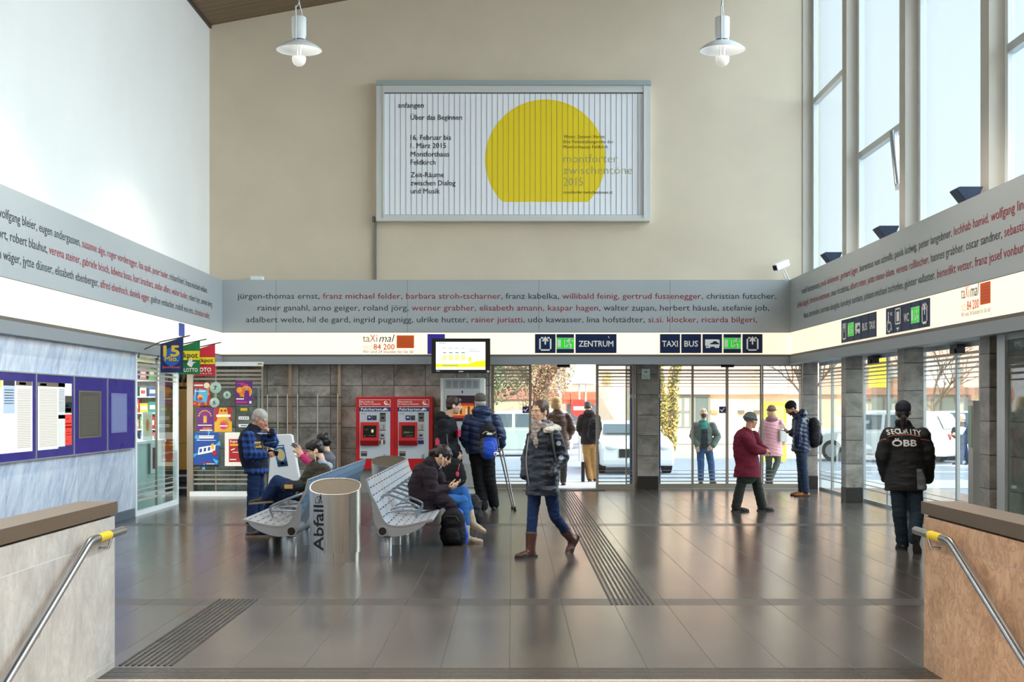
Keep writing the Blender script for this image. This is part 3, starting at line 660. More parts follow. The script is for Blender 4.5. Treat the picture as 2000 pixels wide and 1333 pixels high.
for i_, yy_ in enumerate((14, 8, 2)):  # rows out of view, added as fill for the near end of the hall
    for x_ in (-3.14, 3.10): pendant(x_, yy_, 'white pendant lamp nearer the stairs, added out of view to light the hall')
pendant(-3.14, 20, 'left white pendant lamp with wide shade and opal bulb, under the timber ceiling'); pendant(3.10, 20, 'right white pendant lamp with wide shade and opal bulb, near the tall windows')
for i, (y, l) in enumerate(((22.13, 'farthest of the dark blue wedge uplights on the right names fascia'), (18.9, 'middle dark blue wedge uplight below the window with the opener arm'), (15.55, 'nearest dark blue wedge uplight on the right names fascia'))):
    b = MB(); b.prism([(0, 0), (.13, .0), (.20, .165), (-.07, .165), (-.11, .14)], (5.16, y - .13, 3.93), X_, Z_, Y_ * .26)
    single('uplight', b, mat('uplight_blue', '22304a', 0.45, noise_amt=.15), l, 'floodlight', (5.2, y, 3.92), 'uplights on the names fascia', bevel=.008)
t = Thing('window_opener', 'white scissor arm opener hanging from the transom of the second window', 'window opener', (5.52, 19.75, 5.0))
b = MB(); p0 = Vector((5.50, 19.62, 5.56)); p1 = Vector((5.46, 19.2, 4.72))
b.tube([p0, p1], .045, 8); t.part('arm', b, ALU, bevel=0); b = MB(); b.tube([p0 + Vector((.06, .05, 0)), p1 + Vector((.06, .05, .02))], .03, 8); b.box(5.44, 5.58, 19.14, 19.27, 4.66, 4.74); t.part('rod', b, WHITE_F)

# ------------------------------------------------------------------ timetable boards on the left wall
BLUE = mat('board_blue', '2a2585', 0.25, noise_amt=.12, nscale=3); PAPER = mat('backlit_paper', 'f4ecdc', 0.5, emit=0.16); PAPER_B = mat('backlit_paper_blue', 'b9cbe4', 0.5, emit=.1); HEAD = mat('paper_heading', '23243f', .5); LINE = mat('print_line', 'bcb29c', .6)
REDP = mat('paper_red', 'e8402c', .5, emit=.1); TAUPE = mat('paper_taupe', '7c6a5a', .5); GREYP = mat('dark_notice', '4b4741', .5); SLATE = mat('blue_notice', '7078a8', .5)
def board(ya, yb, label, sheets):
    x = -5.45; t = Thing('timetable_board', label, 'notice board', (x, (ya + yb) / 2, .99), 'notice boards on the marble wall')
    b = MB(); b.box(x, x + .05, ya + .012, yb - .012, 1.0, 1.96); t.part('panel', b, BLUE)
    b = MB(); b.box(x, x + .062, ya, ya + .014, .985, 1.975); b.box(x, x + .062, yb - .014, yb, .985, 1.975); b.box(x, x + .06, ya, yb, .985, 1.0); b.box(x, x + .06, ya, yb, 1.96, 1.975); t.part('frame', b, ALU)
    for nm, y0, y1, z0, z1, mats, items in sheets:
        b = MB(); b.box(x + .05, x + .053, y0, y1, z0, z1, 0)
        for (a, c, d, e, mi) in items: b.box(x + .053, x + .0545, y0 + (y1 - y0) * a, y0 + (y1 - y0) * c, z0 + (z1 - z0) * d, z0 + (z1 - z0) * e, mi)
        t.part(nm, b, mats)
ML = [PAPER, LINE, HEAD, TAUPE, PAPER_B, REDP, GREYP, WHITE, mat('paper_yellow', 'f3d21c', .5, emit=.2)]
rows = lambda a, c, z0, z1, n, mi=1: [(a, c, z0 + (z1 - z0) * k / n, z0 + (z1 - z0) * (k + .35) / n, mi) for k in range(n)]
board(13.2, 15.38, 'wide blue notice board with glowing timetables, nearest to the left stair wall', [('timetable', 13.9, 15.27, 1.09, 1.87, ML,
    [(0.0, .32, .9, 1, 8), (.36, .60, .93, 1, 2), (.36, .60, .66, .93, 4), (.36, .60, .55, .66, 4), (.63, .99, .94, 1, 3), (.70, .85, .95, .985, 7)] + rows(.66, .96, .06, .9, 34) + rows(.38, .58, .68, .9, 6, 1))])
board(15.38, 16.71, 'blue notice board with two glowing timetables and a red leaflet', [('timetable', 15.45, 16.14, 1.09, 1.87, ML, [(0, 1, .94, 1, 3), (.1, .4, .95, .985, 7)] + rows(.06, .94, .05, .92, 36)),
    ('timetable', 16.14, 16.38, 1.11, 1.87, ML, [(0, 1, 0, 1, 7), (0, 1, .94, 1, 2), (0, 1, .44, .50, 2)] + rows(.08, .9, .55, .92, 14, 4)), ('leaflet', 16.38, 16.63, 1.12, 1.87, ML,
    [(0, 1, .52, .8, 6), (.1, 1, .6, .7, 4), (0, .5, .62, .66, 2), (.0, .9, .54, .60, 7), (0, 1, 0, .5, 5), (0, 1, .28, .31, 7), (0, .9, .34, .36, 7), (.08, .6, .42, .43, 7), (.08, .8, .2, .21, 7), (.08, .9, .16, .17, 7), (.08, .5, .06, .07, 7)])])
board(16.71, 18.09, 'blue notice board holding one dark grey notice', [('notice', 16.90, 17.82, 1.19, 1.79, [GREYP, mat('notice_edge', '6f6a52', .5), HEAD], [(0, .05, 0, 1, 1), (.95, 1, 0, 1, 1), (.05, .95, 0, .03, 1), (.05, .95, .97, 1, 1)] + rows(.1, .85, .08, .9, 20, 1))])
board(18.09, 19.41, 'blue notice board holding one pale blue notice, next to the shop glass', [('notice', 18.28, 19.02, 1.23, 1.77, [SLATE, mat('notice_line', '8d94bd', .5)], rows(.08, .92, .06, .95, 22, 1))])

# ------------------------------------------------------------------ the shop: glass, door gap, contents
def shop_glass():
    b = MB(); x = -5.45
    for y in (19.56, 22.0): b.box(x - .05, x + .03, y, y + .07, 0, 2.42)
    b.box(x - .048, x + .028, 19.57, 22.06, 0, .07); b.box(x - .048, x + .028, 19.57, 22.06, 2.33, 2.42)
    o = struct('window_12', b, WHITE_F); b = MB(); b.box(x - .02, x + .01, 20.80, 20.83, .07, 2.33); struct('mullion', b, ALU_D, o)
    b = MB(); b.box(x - .006, x + .006, 19.63, 22.0, .07, 2.33); struct('pane', b, GLASS, o)
    t = MB()
    for k, th in enumerate((.04, .034, .026, .018)): z = 2.22 - .075 * k; t.box(x + .006, x + .008, 19.63, 22.0, z - th, z)
    for k, th in enumerate((.012, .02, .028, .034)): z = .46 - .075 * k; t.box(x + .006, x + .008, 19.63, 22.0, z - th, z)
    struct('etched_stripes', t, mat('shop_stripe', 'b5b0aa', .6), o)
shop_glass()
YK = 24.0; kx0, kx1 = W(366, 0, YK).x, W(514, 0, YK).x
b = MB(); b.box(kx0, kx0 + .11, YK - .04, YK + .04, 0, 2.40); b.box(kx1 - .03, kx1, YK - .02, YK + .02, 0, 2.34)
o = struct('window_13', b, ALU_D)
b = MB(); b.box(kx0, kx1, YK - .04, YK + .04, 2.30, 2.375); b.box(kx0 + .05, kx1, YK - .045, YK + .045, .0, .085); struct('rails', b, WHITE_F, o)
b = MB(); b.box(kx1 - .09, kx1 - .01, YK - .043, YK - .04, 2.325, 2.355); struct('maker_plate', b, mat('maker_plate', 'b79f3a', .5), o)
b = MB(); b.box(kx0 + .11, kx1 - .03, YK - .005, YK + .005, .085, 2.30); struct('pane', b, glass('shop_pane', (.80, .88, .87), .05), o)
t_ = MB(); x = kx0 + (kx1 - kx0) * .37; t_.box(x, x + .02, YK - .012, YK + .012, .085, 2.3); struct('mullion', t_, ALU_D, o)
t_ = MB()
for k, th in enumerate((.045, .038, .032, .026, .02)): z = 2.24 - .075 * k; t_.box(kx0 + .11, kx1 - .03, YK - .009, YK - .006, z - th, z)
for k, th in enumerate((.012, .02, .026, .032)): z = .46 - .075 * k; t_.box(kx0 + .11, kx1 - .03, YK - .009, YK - .006, z - th, z)
struct('etched_stripes', t_, mat('shop_stripe_brown', 'a0978a', .6), o)
l = bpy.data.lights.new('shop_tube', 'AREA'); l.shape = 'RECTANGLE'; l.size = .2; l.size_y = 3.0; l.energy = 70; l.color = (1, .95, .86)
lo = bpy.data.objects.new('shop_tube', l); C.objects.link(lo); lo.location = (-6.6, 21.2, 2.34)
b = MB(); b.box(-6.72, -6.48, 19.6, 22.8, 2.36, 2.45); single('shop_ceiling_light', b, mat('shop_light_body', 'f5f3ee', .5, emit=1.0), 'white strip light on the shop ceiling behind the left glass', 'light', (-6.6, 21.2, 2.36))
# counter and shelves behind the side glass
b = MB(); b.box(-6.35, -5.62, 19.7, 21.85, 0, 1.02); b.box(-6.38, -5.58, 19.66, 21.9, 1.02, 1.06, 1)
single('shop_counter', b, [mat('counter_mint', 'cfe6e2', .35), WHITE_F], 'pale mint shop counter right behind the left glass', 'counter', (-6.0, 20.8, 0))
t = Thing('display_shelf', 'tall white display shelf at the back of the shop, seen through the left glass', 'shelf', (-6.55, 23.6, 0))
b = MB(); b.box(-7.06, -6.06, 23.66, 23.70, 0, 2.3); b.box(-7.06, -7.03, 23.3, 23.66, 0, 2.3); b.box(-6.09, -6.06, 23.3, 23.66, 0, 2.3); t.part('frame', b, WHITE_F)
for k in range(5): b = MB(); b.box(-7.03, -6.09, 23.3, 23.66, .9 + .28 * k, .922 + .28 * k); t.part('shelf_board', b, WHITE_F)
random.seed(5)
HUES = [('red', 'c8323a'), ('yellow', 'e3c13a'), ('teal', '3a9c93'), ('white', 'ece8e0'), ('blue', '3b5fae'), ('pink', 'dc7f92'), ('green', '6aa84f')]
ordw = ['lowest', 'second', 'third', 'fourth', 'top']
for k in range(5):
    for j in range(6):
        hn, hx_ = HUES[(j + k * 2) % 7]
        x = -7.015 + .153 * j; z = .924 + .28 * k; h = random.uniform(.13, .23); ww = random.uniform(.11, .145)
        b = MB(); b.box(x, x + ww, 23.34, 23.5, z, z + h); b.box(x + .02, x + ww - .02, 23.338, 23.34, z + h * .3, z + h * .7, 1)
        single('packet', b, [mat('packet_' + hn, hx_, .5), WHITE if hn != 'white' else mat('packet_red', 'c8323a', .5)], '%s packet on the %s board of the shop shelf' % (hn, ordw[k]), 'packet', (x + ww / 2, 23.42, z), 'packets on the shop shelf')
# things standing on the counter
def lolly(y, z, hx, lab):
    t = Thing('heart_lolly', lab, 'lollipop', (-5.75, y, 1.06), 'heart lollies on the shop counter')
    b = MB(); b.ell((-5.75, y - .05, z), (.02, .085, .075), None); b.ell((-5.75, y + .05, z), (.02, .085, .075)); b.ell((-5.75, y, z - .075), (.02, .07, .09)); t.part('heart', b, mat('lolly_red', 'd8333f', .35))
    b = MB(); b.cyl((-5.75, y, 1.06), (-5.75, y, z - .1), .008, n=8); t.part('stick', b, WHITE_F)
lolly(20.0, 1.66, '', 'tallest red heart lolly, at the far left of the shop counter'); lolly(19.77, 1.42, '', 'lower red heart lolly next to the glass frame'); lolly(20.2, 1.38, '', 'red heart lolly nearest the middle of the shop counter')
t = Thing('potted_plant', 'bright green leafy plant high on the shop counter', 'plant', (-6.1, 20.25, 1.06))
b = MB(); b.lathe([(0, 0), (.07, 0), (.09, .5), (0, .5)], (-6.1, 20.25, 1.06), 16); t.part('pot', b, WHITE_F)
b = MB()
for k in range(16):
    a = k * 2.4; h = .25 + .2 * ((k * 7) % 5) / 5; d = Vector((math.cos(a) * .12, math.sin(a) * .26, h)); p = Vector((-6.1, 20.25, 1.54)); sd_ = Vector((-math.sin(a), math.cos(a), 0)) * .035
    b.add([p, p + d * .5 + sd_, p + d, p + d * .5 - sd_], [(0, 1, 2, 3)])
t.part('leaves', b, mat('leaf_green', '7fc043', .5))
b = MB(); b.box(-5.72, -5.70, 20.95, 21.5, 1.06, 1.5); b.box(-5.70, -5.698, 21.0, 21.45, 1.12, 1.46, 1); b.ell((-5.70, 21.22, 1.3), (.01, .1, .1), None, 14, 9, 2)
single('counter_display', b, [WHITE_F, mat('display_cream', 'e8dcb8', .5), mat('display_orange', 'd97a3c', .5)], 'cream card display with an orange circle on the shop counter', 'display', (-5.71, 21.2, 1.06))
b = MB(); b.box(-5.57, -5.562, 20.9, 21.35, .55, 1.02); b.box(-5.562, -5.560, 21.0, 21.25, .62, .95, 1); single('counter_poster', b, [WHITE_F, mat('poster_dark_red', '7c2331', .5)], 'white poster with a dark red picture on the front of the shop counter', 'poster', (-5.565, 21.1, .55))
b = MB(); b.box(-5.605, -5.60, 19.72, 20.0, .3, .95); b.box(-5.60, -5.598, 19.75, 19.97, .35, .6, 1); b.box(-5.60, -5.598, 19.75, 19.97, .65, .8, 2); single('newspaper_holder', b, [mat('holder_dark', '2c3c44', .5), mat('paper_tan', 'b99b6a', .6), WHITE], 'dark newspaper holder low behind the first shop pane', 'newspaper holder', (-5.6, 19.86, .3))
# seen through the door gap
b = MB(); b.box(-6.26, -5.74, 24.45, 24.95, .45, 1.90); b.box(-6.26, -5.74, 24.44, 24.45, .44, .455, 1); b.box(-6.26, -5.74, 24.44, 24.45, .92, .93, 1)
for k in range(3): b.tube([(-6.12 + .055 * k, 24.44, 1.52), (-6.10 + .055 * k, 24.435, 1.46), (-6.12 + .055 * k, 24.435, 1.30 + .02 * k)], [.012, .018, .004], 6, 2)
single('drinks_cabinet', b, [mat('cabinet_ochre', 'd3a04f', .45), mat('cabinet_seam', '8f6b2f', .5), mat('claw_green', '4c7d2c', .5)], 'tall ochre drinks cabinet seen through the shop doorway', 'cabinet', (-6.1, 24.7, .45))
for k in range(5):
    x = -6.2 + .1 * k; t = Thing('amber_bottle', 'amber bottle standing on top of the ochre cabinet', 'bottle', (x, 24.6, 1.90), 'amber bottles on the ochre cabinet')
    b = MB(); b.lathe([(0, 0), (.045, 0), (.045, .16), (.018, .22), (.018, .28), (0, .28)], (x, 24.6, 1.90), 14); t.part('glass_body', b, mat('amber_glass', '3d2a15', .2)); b = MB(); b.lathe([(.0455, .05), (.0465, .05), (.0465, .12), (.0455, .12)], (x, 24.6, 1.90), 14); t.part('paper_label', b, mat('label_gold', 'c99235', .5))
for k in range(2):
    b = MB(); b.box(-6.26, -5.76, 24.45, 24.85, .22 * k, .22 * k + .205); b.box(-6.35, -5.76, 24.444, 24.45, .22 * k + .1, .22 * k + .14, 1); b.box(-6.1, -6.02, 24.444, 24.45, .22 * k + .02, .22 * k + .08, 1)
    single('bottle_crate', b, [mat('crate_black', '26262b', .5), mat('crate_silver', 'b9bdc4', .4)], ['lower dark drinks pack under the ochre cabinet', 'upper dark drinks pack under the ochre cabinet'][k], 'drinks pack', (-6.05, 24.65, .22 * k), 'drinks packs under the cabinet', bevel=.01)

# ------------------------------------------------------------------ posters and balls on the front shop glass
YP = YK - 0.016
def pr(px_, py_, dy=0.0): return W(px_, py_, YP - dy)
RED, YEL, PUR, SKY_, CRM, MAG, DBL = [mat(n_, c_, .45) for n_, c_ in (('poster_red', 'b8232c'), ('poster_yellow', 'f0b52e'), ('poster_purple', '6a2480'), ('poster_sky', '4fb4e0'), ('poster_cream', 'f3e6c2'), ('poster_magenta', 'd63a8c'), ('poster_blue', '1f52a8'))]
PM = [RED, YEL, PUR, SKY_, CRM, MAG, DBL, WHITE, BLACK, mat('poster_orange', 'ea7a24', .45), mat('poster_skin', 'dca27f', .5)]
def poster(name, x0, y0, x1, y1, bgm, label, draw, cat='poster', group='posters on the shop glass', yy=None):
    a = pr(x0, y1); c = pr(x1, y0); b = MB(); b.box(a.x, c.x, YP, YP + .004, a.z, c.z, bgm); w_, h_ = c.x - a.x, c.z - a.z
    class K: pass
    k = K(); lay = [0.0]
    def nxt(): lay[0] += .0006; return Vector((a.x, YP - lay[0], a.z))
    k.bar = lambda x_0, y_0, x_1, y_1, m_: bar(b, nxt(), X_, Z_, w_, h_, x_0, y_0, x_1, y_1, m_)
    k.poly = lambda pts, m_: poly(b, nxt(), X_, Z_, w_, h_, pts, m_)
    k.blob = lambda cx, cy, r, m_: blob(b, nxt(), X_, Z_, w_, h_, cx, cy, r, m_, 20)
    k.text = lambda s_, x, y, size, width, m_, al='l': b.text(s_, nxt() + X_ * (x * w_) + Z_ * (y * h_), X_, Z_, size * h_, width * w_, m_, .015, 0, al)
    draw(k); single(name, b, PM, label, cat, ((a.x + c.x) / 2, YP, a.z), group)
def d1(k):
    for i, dx in enumerate((0, .12, .24)): k.poly([(.08 + dx, .22), (.55 + dx, .12), (.68 + dx, .66), (.14 + dx, .72)], (3, 6, 3)[i]); k.bar(.16 + dx, .60, .5 + dx, .64, 7)
    k.blob(.80, .86, .16, 4); k.bar(.1, .84, .6, .90, 7); k.blob(.45, .36, .15, 1); k.bar(.36, .22, .56, .36, 0)
    for x, y in ((.14, .1), (.4, .06), (.75, .08), (.9, .5), (.88, .7)): k.blob(x, y, .07, 9)
poster('poster', 375, 747, 411, 793, 0, 'red poster with fanned light blue cards, top left on the shop glass', d1)
def d2(k):
    k.bar(.40, .36, .60, .66, 1)
    for i in range(9): a = PI * (i + .5) / 9; k.blob(.5 + .36 * math.cos(a), .62 + .26 * math.sin(a), .045, 1); k.poly([(.5, .6), (.5 + .32 * math.cos(a) - .01, .62 + .23 * math.sin(a)), (.5 + .32 * math.cos(a) + .02, .62 + .23 * math.sin(a))], 5)
    k.bar(.08, .24, .92, .28, 7); k.bar(.38, .10, .9, .16, 9); k.bar(.2, .02, .95, .07, 7)
poster('poster', 384, 797, 417, 843, 2, 'purple poster with a yellow candle burst, left of the yellow poster', d2)
def d3(k):
    k.poly([(0, 1), (.3, 1), (.12, .45), (0, .4)], 0); k.poly([(.7, 1), (1, 1), (1, .4), (.85, .5)], 0); k.bar(.1, .62, .92, .72, 7); k.blob(.4, .88, .07, 0); k.blob(.62, .88, .07, 0); k.blob(.55, .28, .27, 9); k.blob(.5, .25, .18, 5); k.bar(.3, .22, .75, .27, 7); k.poly([(.6, .5), (.9, .46), (.85, .54)], 3)
poster('poster', 419, 797, 453, 844, 1, 'yellow and red poster right of the purple candle poster', d3)
def d4(k):
    for i in range(6): a = i * 1.05 + .3; k.poly([(.5 + .35 * math.cos(a), .5 + .38 * math.sin(a)), (.5 + .6 * math.cos(a - .1), .5 + .6 * math.sin(a - .1)), (.5 + .6 * math.cos(a + .14), .5 + .6 * math.sin(a + .14))], 3)
    k.bar(.18, .88, .82, .91, 7); k.bar(.2, .82, .8, .87, 7); k.bar(.1, .76, .9, .775, 7); k.poly([(.15, .34), (.86, .44), (.88, .64), (.2, .56)], 7)
    for i in range(3): k.poly([(.22 + .17 * i, .41 + .025 * i), (.32 + .17 * i, .425 + .025 * i), (.33 + .17 * i, .53 + .025 * i), (.23 + .17 * i, .515 + .025 * i)], 6)
    k.poly([(.72, .50), (.82, .52), (.8, .68), (.7, .66)], 1); k.blob(.84, .40, .1, 0); k.bar(.25, .11, .7, .13, 0); k.bar(.5, .07, .85, .09, 7); k.bar(0, 0, 1, .05, 8)
poster('poster', 379, 845, 427, 912, 6, 'large blue scratch card poster, lowest on the shop glass', d4)
def d5(k):
    k.blob(.62, .55, .36, 1); k.blob(.62, .55, .28, 9); k.blob(.66, .70, .09, 10); k.poly([(.5, .3), (.85, .3), (.78, .6), (.56, .6)], 2); k.blob(.24, .62, .2, 9); k.blob(.24, .62, .15, 1); k.poly([(.2, .5), (.3, .5), (.38, .34), (.28, .32)], 9)
    k.bar(.1, .88, .55, .93, 5); k.bar(.3, .82, .75, .87, 5); k.bar(.05, .22, .5, .27, 7); k.bar(.05, .08, .7, .14, 5); k.bar(.82, .05, .95, .16, 7)
poster('poster', 460, 745, 493, 791, 2, 'purple poster with a smiling woman in an orange ring, upper right on the shop glass', d5)
def d6(k):
    k.bar(.16, .12, .84, .80, 0); k.text('Super', .2, .70, .1, .36, 7); k.bar(.2, .60, .55, .66, 1); k.bar(.62, .6, .8, .66, 1); k.poly([(.25, .46), (.4, .5), (.38, .53), (.24, .49)], 7); k.bar(.3, .40, .78, .42, 7); k.bar(.55, .36, .8, .38, 7); k.bar(.2, .18, .45, .21, 7); k.bar(.66, .16, .8, .22, 7)
poster('poster', 439, 845, 489, 911, 7, 'white framed dark red poster behind the man in the blue jacket', d6)
for (cx, cy, r, s_) in ((421, 758, 11.5, '7'), (419, 787, 9.8, '5'), (443.5, 772, 7.6, '3')):
    c = pr(cx, cy); r_ = r * YP / F; t = Thing('number_ball', 'pale green lottery ball with the number %s on the shop glass' % s_, 'ball sticker', (c.x, YP, c.z - r_), 'lottery balls on the shop glass')
    b = MB(); b.ell(c + Vector((0, -.006, 0)), (r_, .022, r_), None, 24, 12); t.part('ball', b, mat('ball_mint', 'a9c8bb', .3, noise_amt=.1, nscale=5))
    b = MB(); b.text(s_, c + Vector((0, -.030, -r_ * .35)), X_, Z_, r_ * .95, r_ * .5, 0, .02, 0, 'c'); t.part('lettering', b, BLACK)
poster('glass_sticker', 467, 796, 486, 804.5, 0, 'green sticker with yellow letters above the old man', lambda k: (k.bar(0, 0, 1, 1, 0), k.bar(.15, .2, .85, .8, 1)), 'sticker', 'small stickers on the shop glass')
bpy.context.view_layer.objects.active = None
bpy.data.objects['glass_sticker'].data.materials[0] = mat('sticker_green', '1f6b2c', .5)
poster('glass_sticker', 466, 814, 486, 820, 7, 'upper white sticker with blue dots on the shop glass', lambda k: [k.bar(.1 + .22 * i, .3, .22 + .22 * i, .7, 6) for i in range(4)], 'sticker', 'small stickers on the shop glass')
poster('glass_sticker', 466, 829, 486, 835, 7, 'lower white sticker with grey writing on the shop glass', lambda k: k.bar(.2, .35, .8, .65, 6), 'sticker', 'small stickers on the shop glass')

# flags on poles
def flag(y, label, mats, draw):
    x0, x1 = -5.11, -4.78; t = Thing('shop_flag', label, 'flag', (-5.3, y, 2.0), 'flags over the shop door')
    b = MB(); b.tube([(-5.44, y, 2.375), (x0, y, 2.53), (x1 + .1, y, 2.62)], .009, 8); b.box(-5.45, -5.42, y - .03, y + .03, 2.30, 2.44); t.part('pole', b, mat('flag_pole', '4e5a66', .4, .5))
    n_ = 10; b = MB(); vs = []; fs = []
    for i in range(n_ + 1):
        fx = i / n_; x = x0 + (x1 - x0) * fx; dy = .012 * math.sin(fx * 7)
        top = 2.50 + .095 * fx
        for zz in (top, 2.08 - .04 * (1 - fx) * 0): vs += [(x, y + dy - .002, zz), (x, y + dy + .002, zz)]
    for i in range(n_): a = 4 * i; c = a + 4; fs += [(a, c, c + 2, a + 2), (a + 1, a + 3, c + 3, c + 1), (a, a + 1, c + 1, c), (a + 2, c + 2, c + 3, a + 3)]
    b.add(vs, fs); cl = t.part('cloth', b, mats[0]); b = MB(); draw(b, x0, x1, y - .018); t.part('print', b, mats[1:], cl)
def f1(b, x0, x1, y):
    blob(b, (x0, y + .003, 2.08), X_, Z_, .33, .42, .5, .55, .40, 1, 24); b.text('15', (x0 + .055, y, 2.32), X_, Z_, .22, .22, 0, .035); b.text('Mio.', (x0 + .07, y - .002, 2.25), X_, Z_, .10, .19, 0, .03); b.text('EuroMillionen', (x0 + .04, y - .002, 2.145), X_, Z_, .05, .25, 2, .02)
flag(19.72, 'dark blue flag with a golden 15 Mio, nearest over the shop door', [mat('flag_blue', '142a5e', .6), mat('flag_gold', 'e8c23a', .5), mat('flag_glow', '1f62b8', .6), mat('flag_pink', 'd8677a', .6)], f1)
def f2(b, x0, x1, y):
    b.rect((0, y + .003, 0), X_, Z_, x0, x1, 2.30, 2.44, 0); b.text('Jackpot', (x1 - .03, y, 2.335), X_, Z_, .12, .36, 1, .01, 0, 'r')
    b.text('LOTTO', (x0 + .09, y, 2.12), X_, Z_, .08, .21, 2, .03)
    for pts in ([(.5, .3), (.62, .26), (.70, .36), (.66, .50), (.5, .52), (.44, .42)], [(.52, .5), (.46, .64), (.56, .52)], [(.58, .5), (.64, .66), (.66, .5)], [(.66, .38), (.84, .44), (.70, .46)], [(.48, .30), (.40, .40), (.46, .44)]): poly(b, (x0, y, 2.08), X_, Z_, .33, .42, pts, 2)
flag(20.78, 'green flag with a yellow Jackpot band and LOTTO, middle one over the shop door', [mat('flag_green', '12793f', .6), mat('flag_yellow', 'f5dd1c', .6), BLACK, WHITE], f2)
def f3(b, x0, x1, y):
    b.rect((0, y + .003, 0), X_, Z_, x0, x1, 2.27, 2.38, 0); b.text('Jackpot', (x1 - .03, y, 2.30), X_, Z_, .095, .31, 1, .01, 0, 'r'); b.text('TOTO', (x1 - .06, y, 2.15), X_, Z_, .09, .24, 2, .03, 0, 'r'); b.text('mehr als nur Tore', (x1 - .05, y, 2.11), X_, Z_, .035, .22, 2, .01, 0, 'r')
flag(21.84, 'red flag with a yellow Jackpot band and TOTO, farthest over the shop door', [mat('flag_red', 'cf1f35', .6), mat('flag_yellow', 'f5dd1c', .6), BLACK, WHITE], f3)
# ------------------------------------------------------------------ handrails on the stair walls
RAILM = mat('rail_stainless', 'b9bcc0', 0.25, 1.0); YTAG = mat('braille_plate', 'd8b81e', 0.45)
for sgn, xw, lab in ((-1, -2.43, 'stainless handrail on the left stair wall, going down with the steps'), (1, 2.52, 'stainless handrail on the right stair wall, going down with the steps')):
    x = xw - sgn * 0.075; t = Thing('handrail', lab, 'handrail', (x, 7.0, .3), 'handrails of the stairs')
    pts = [(x, 8.22, .845), (x, 7.62, .845), (x, 7.56, .838), (x, 7.50, .815), (x, 5.0, .815 - .42 * 2.5), (x, 3.2, .815 - .42 * 4.3)]
    b = MB(); b.tube(pts, .024, 16); b.ell((x, 8.22, .845), (.024, .012, .024), None, 16, 8); t.part('rail', b, RAILM)
    b = MB(); b.tube([(x, 7.93, .845), (x, 7.72, .845)], .0255, 16); t.part('braille_plate', b, YTAG)
    for y in (7.98, 6.8, 5.4):
        z = .845 if y > 7.6 else .815 - .42 * (7.5 - y); b = MB(); b.tube([(xw, y, z - .085), (x + sgn * .02, y, z - .08), (x, y, z - .02)], .009, 8); b.lathe([(0, 0), (.025, 0), (.025, .006), (0, .006)], (0, 0, 0), 12)
        b = MB(); b.tube([(xw - sgn * .001, y, z - .085), (x + sgn * .02, y, z - .08), (x, y, z - .02)], .009, 8); t.part('bracket', b, RAILM)

# ------------------------------------------------------------------ benches
def bench_metal(name, col, hole, metal):
    """perforated sheet: uv.x runs along the bench in metres, uv.y along the profile in metres"""
    m = mat(name, col, 0.36, metal); n, b = nodes_of(m)
    s = nn(n, 'ShaderNodeSeparateXYZ'); uv = nn(n, 'ShaderNodeUVMap'); n.links.new(uv.outputs[0], s.inputs[0])
    fr_ = lambda v, p, o: math_(n, 'FRACT', math_(n, 'ADD', math_(n, 'DIVIDE', v, p), o))
    def band(v, a, c): return math_(n, 'MULTIPLY', math_(n, 'GREATER_THAN', v, a), math_(n, 'LESS_THAN', v, c))
    slot = None
    for off in (0.12, 0.60):
        k = band(fr_(s.outputs[0], .62, 0.0), off, off + .28); slot = k if slot is None else math_(n, 'ADD', slot, k)
    slot = math_(n, 'MULTIPLY', slot, band(fr_(s.outputs[1], .085, 0.3), .40, .56))
    gap = band(fr_(s.outputs[0], .62, 0.0), 0.0, .022)
    k = math_(n, 'MINIMUM', math_(n, 'ADD', slot, gap), 1.0)
    n.links.new(mixc(n, k, lin(col), lin(hole)), b.inputs['Base Color']); n.links.new(math_(n, 'MULTIPLY', math_(n, 'SUBTRACT', 1.0, k), metal), b.inputs['Metallic'])
    return m
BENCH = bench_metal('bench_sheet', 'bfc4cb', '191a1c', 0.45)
BENCH_U = bench_metal('bench_underside', '8fb0cf', '24496f', 0.35)  # blue of reflected light and light through the holes put into the colour
BSTEEL = mat('bench_steel', 'a3a5a8', 0.35, 0.6); BARM = mat('bench_arm', '79828c', 0.3, 0.7)
PROF = [(-.01, .838), (0, .825), (.035, .69), (.095, .573), (.14, .47), (.175, .395), (.215, .355), (.275, .335), (.36, .335), (.47, .352), (.58, .378), (.685, .402), (.70, .392)]
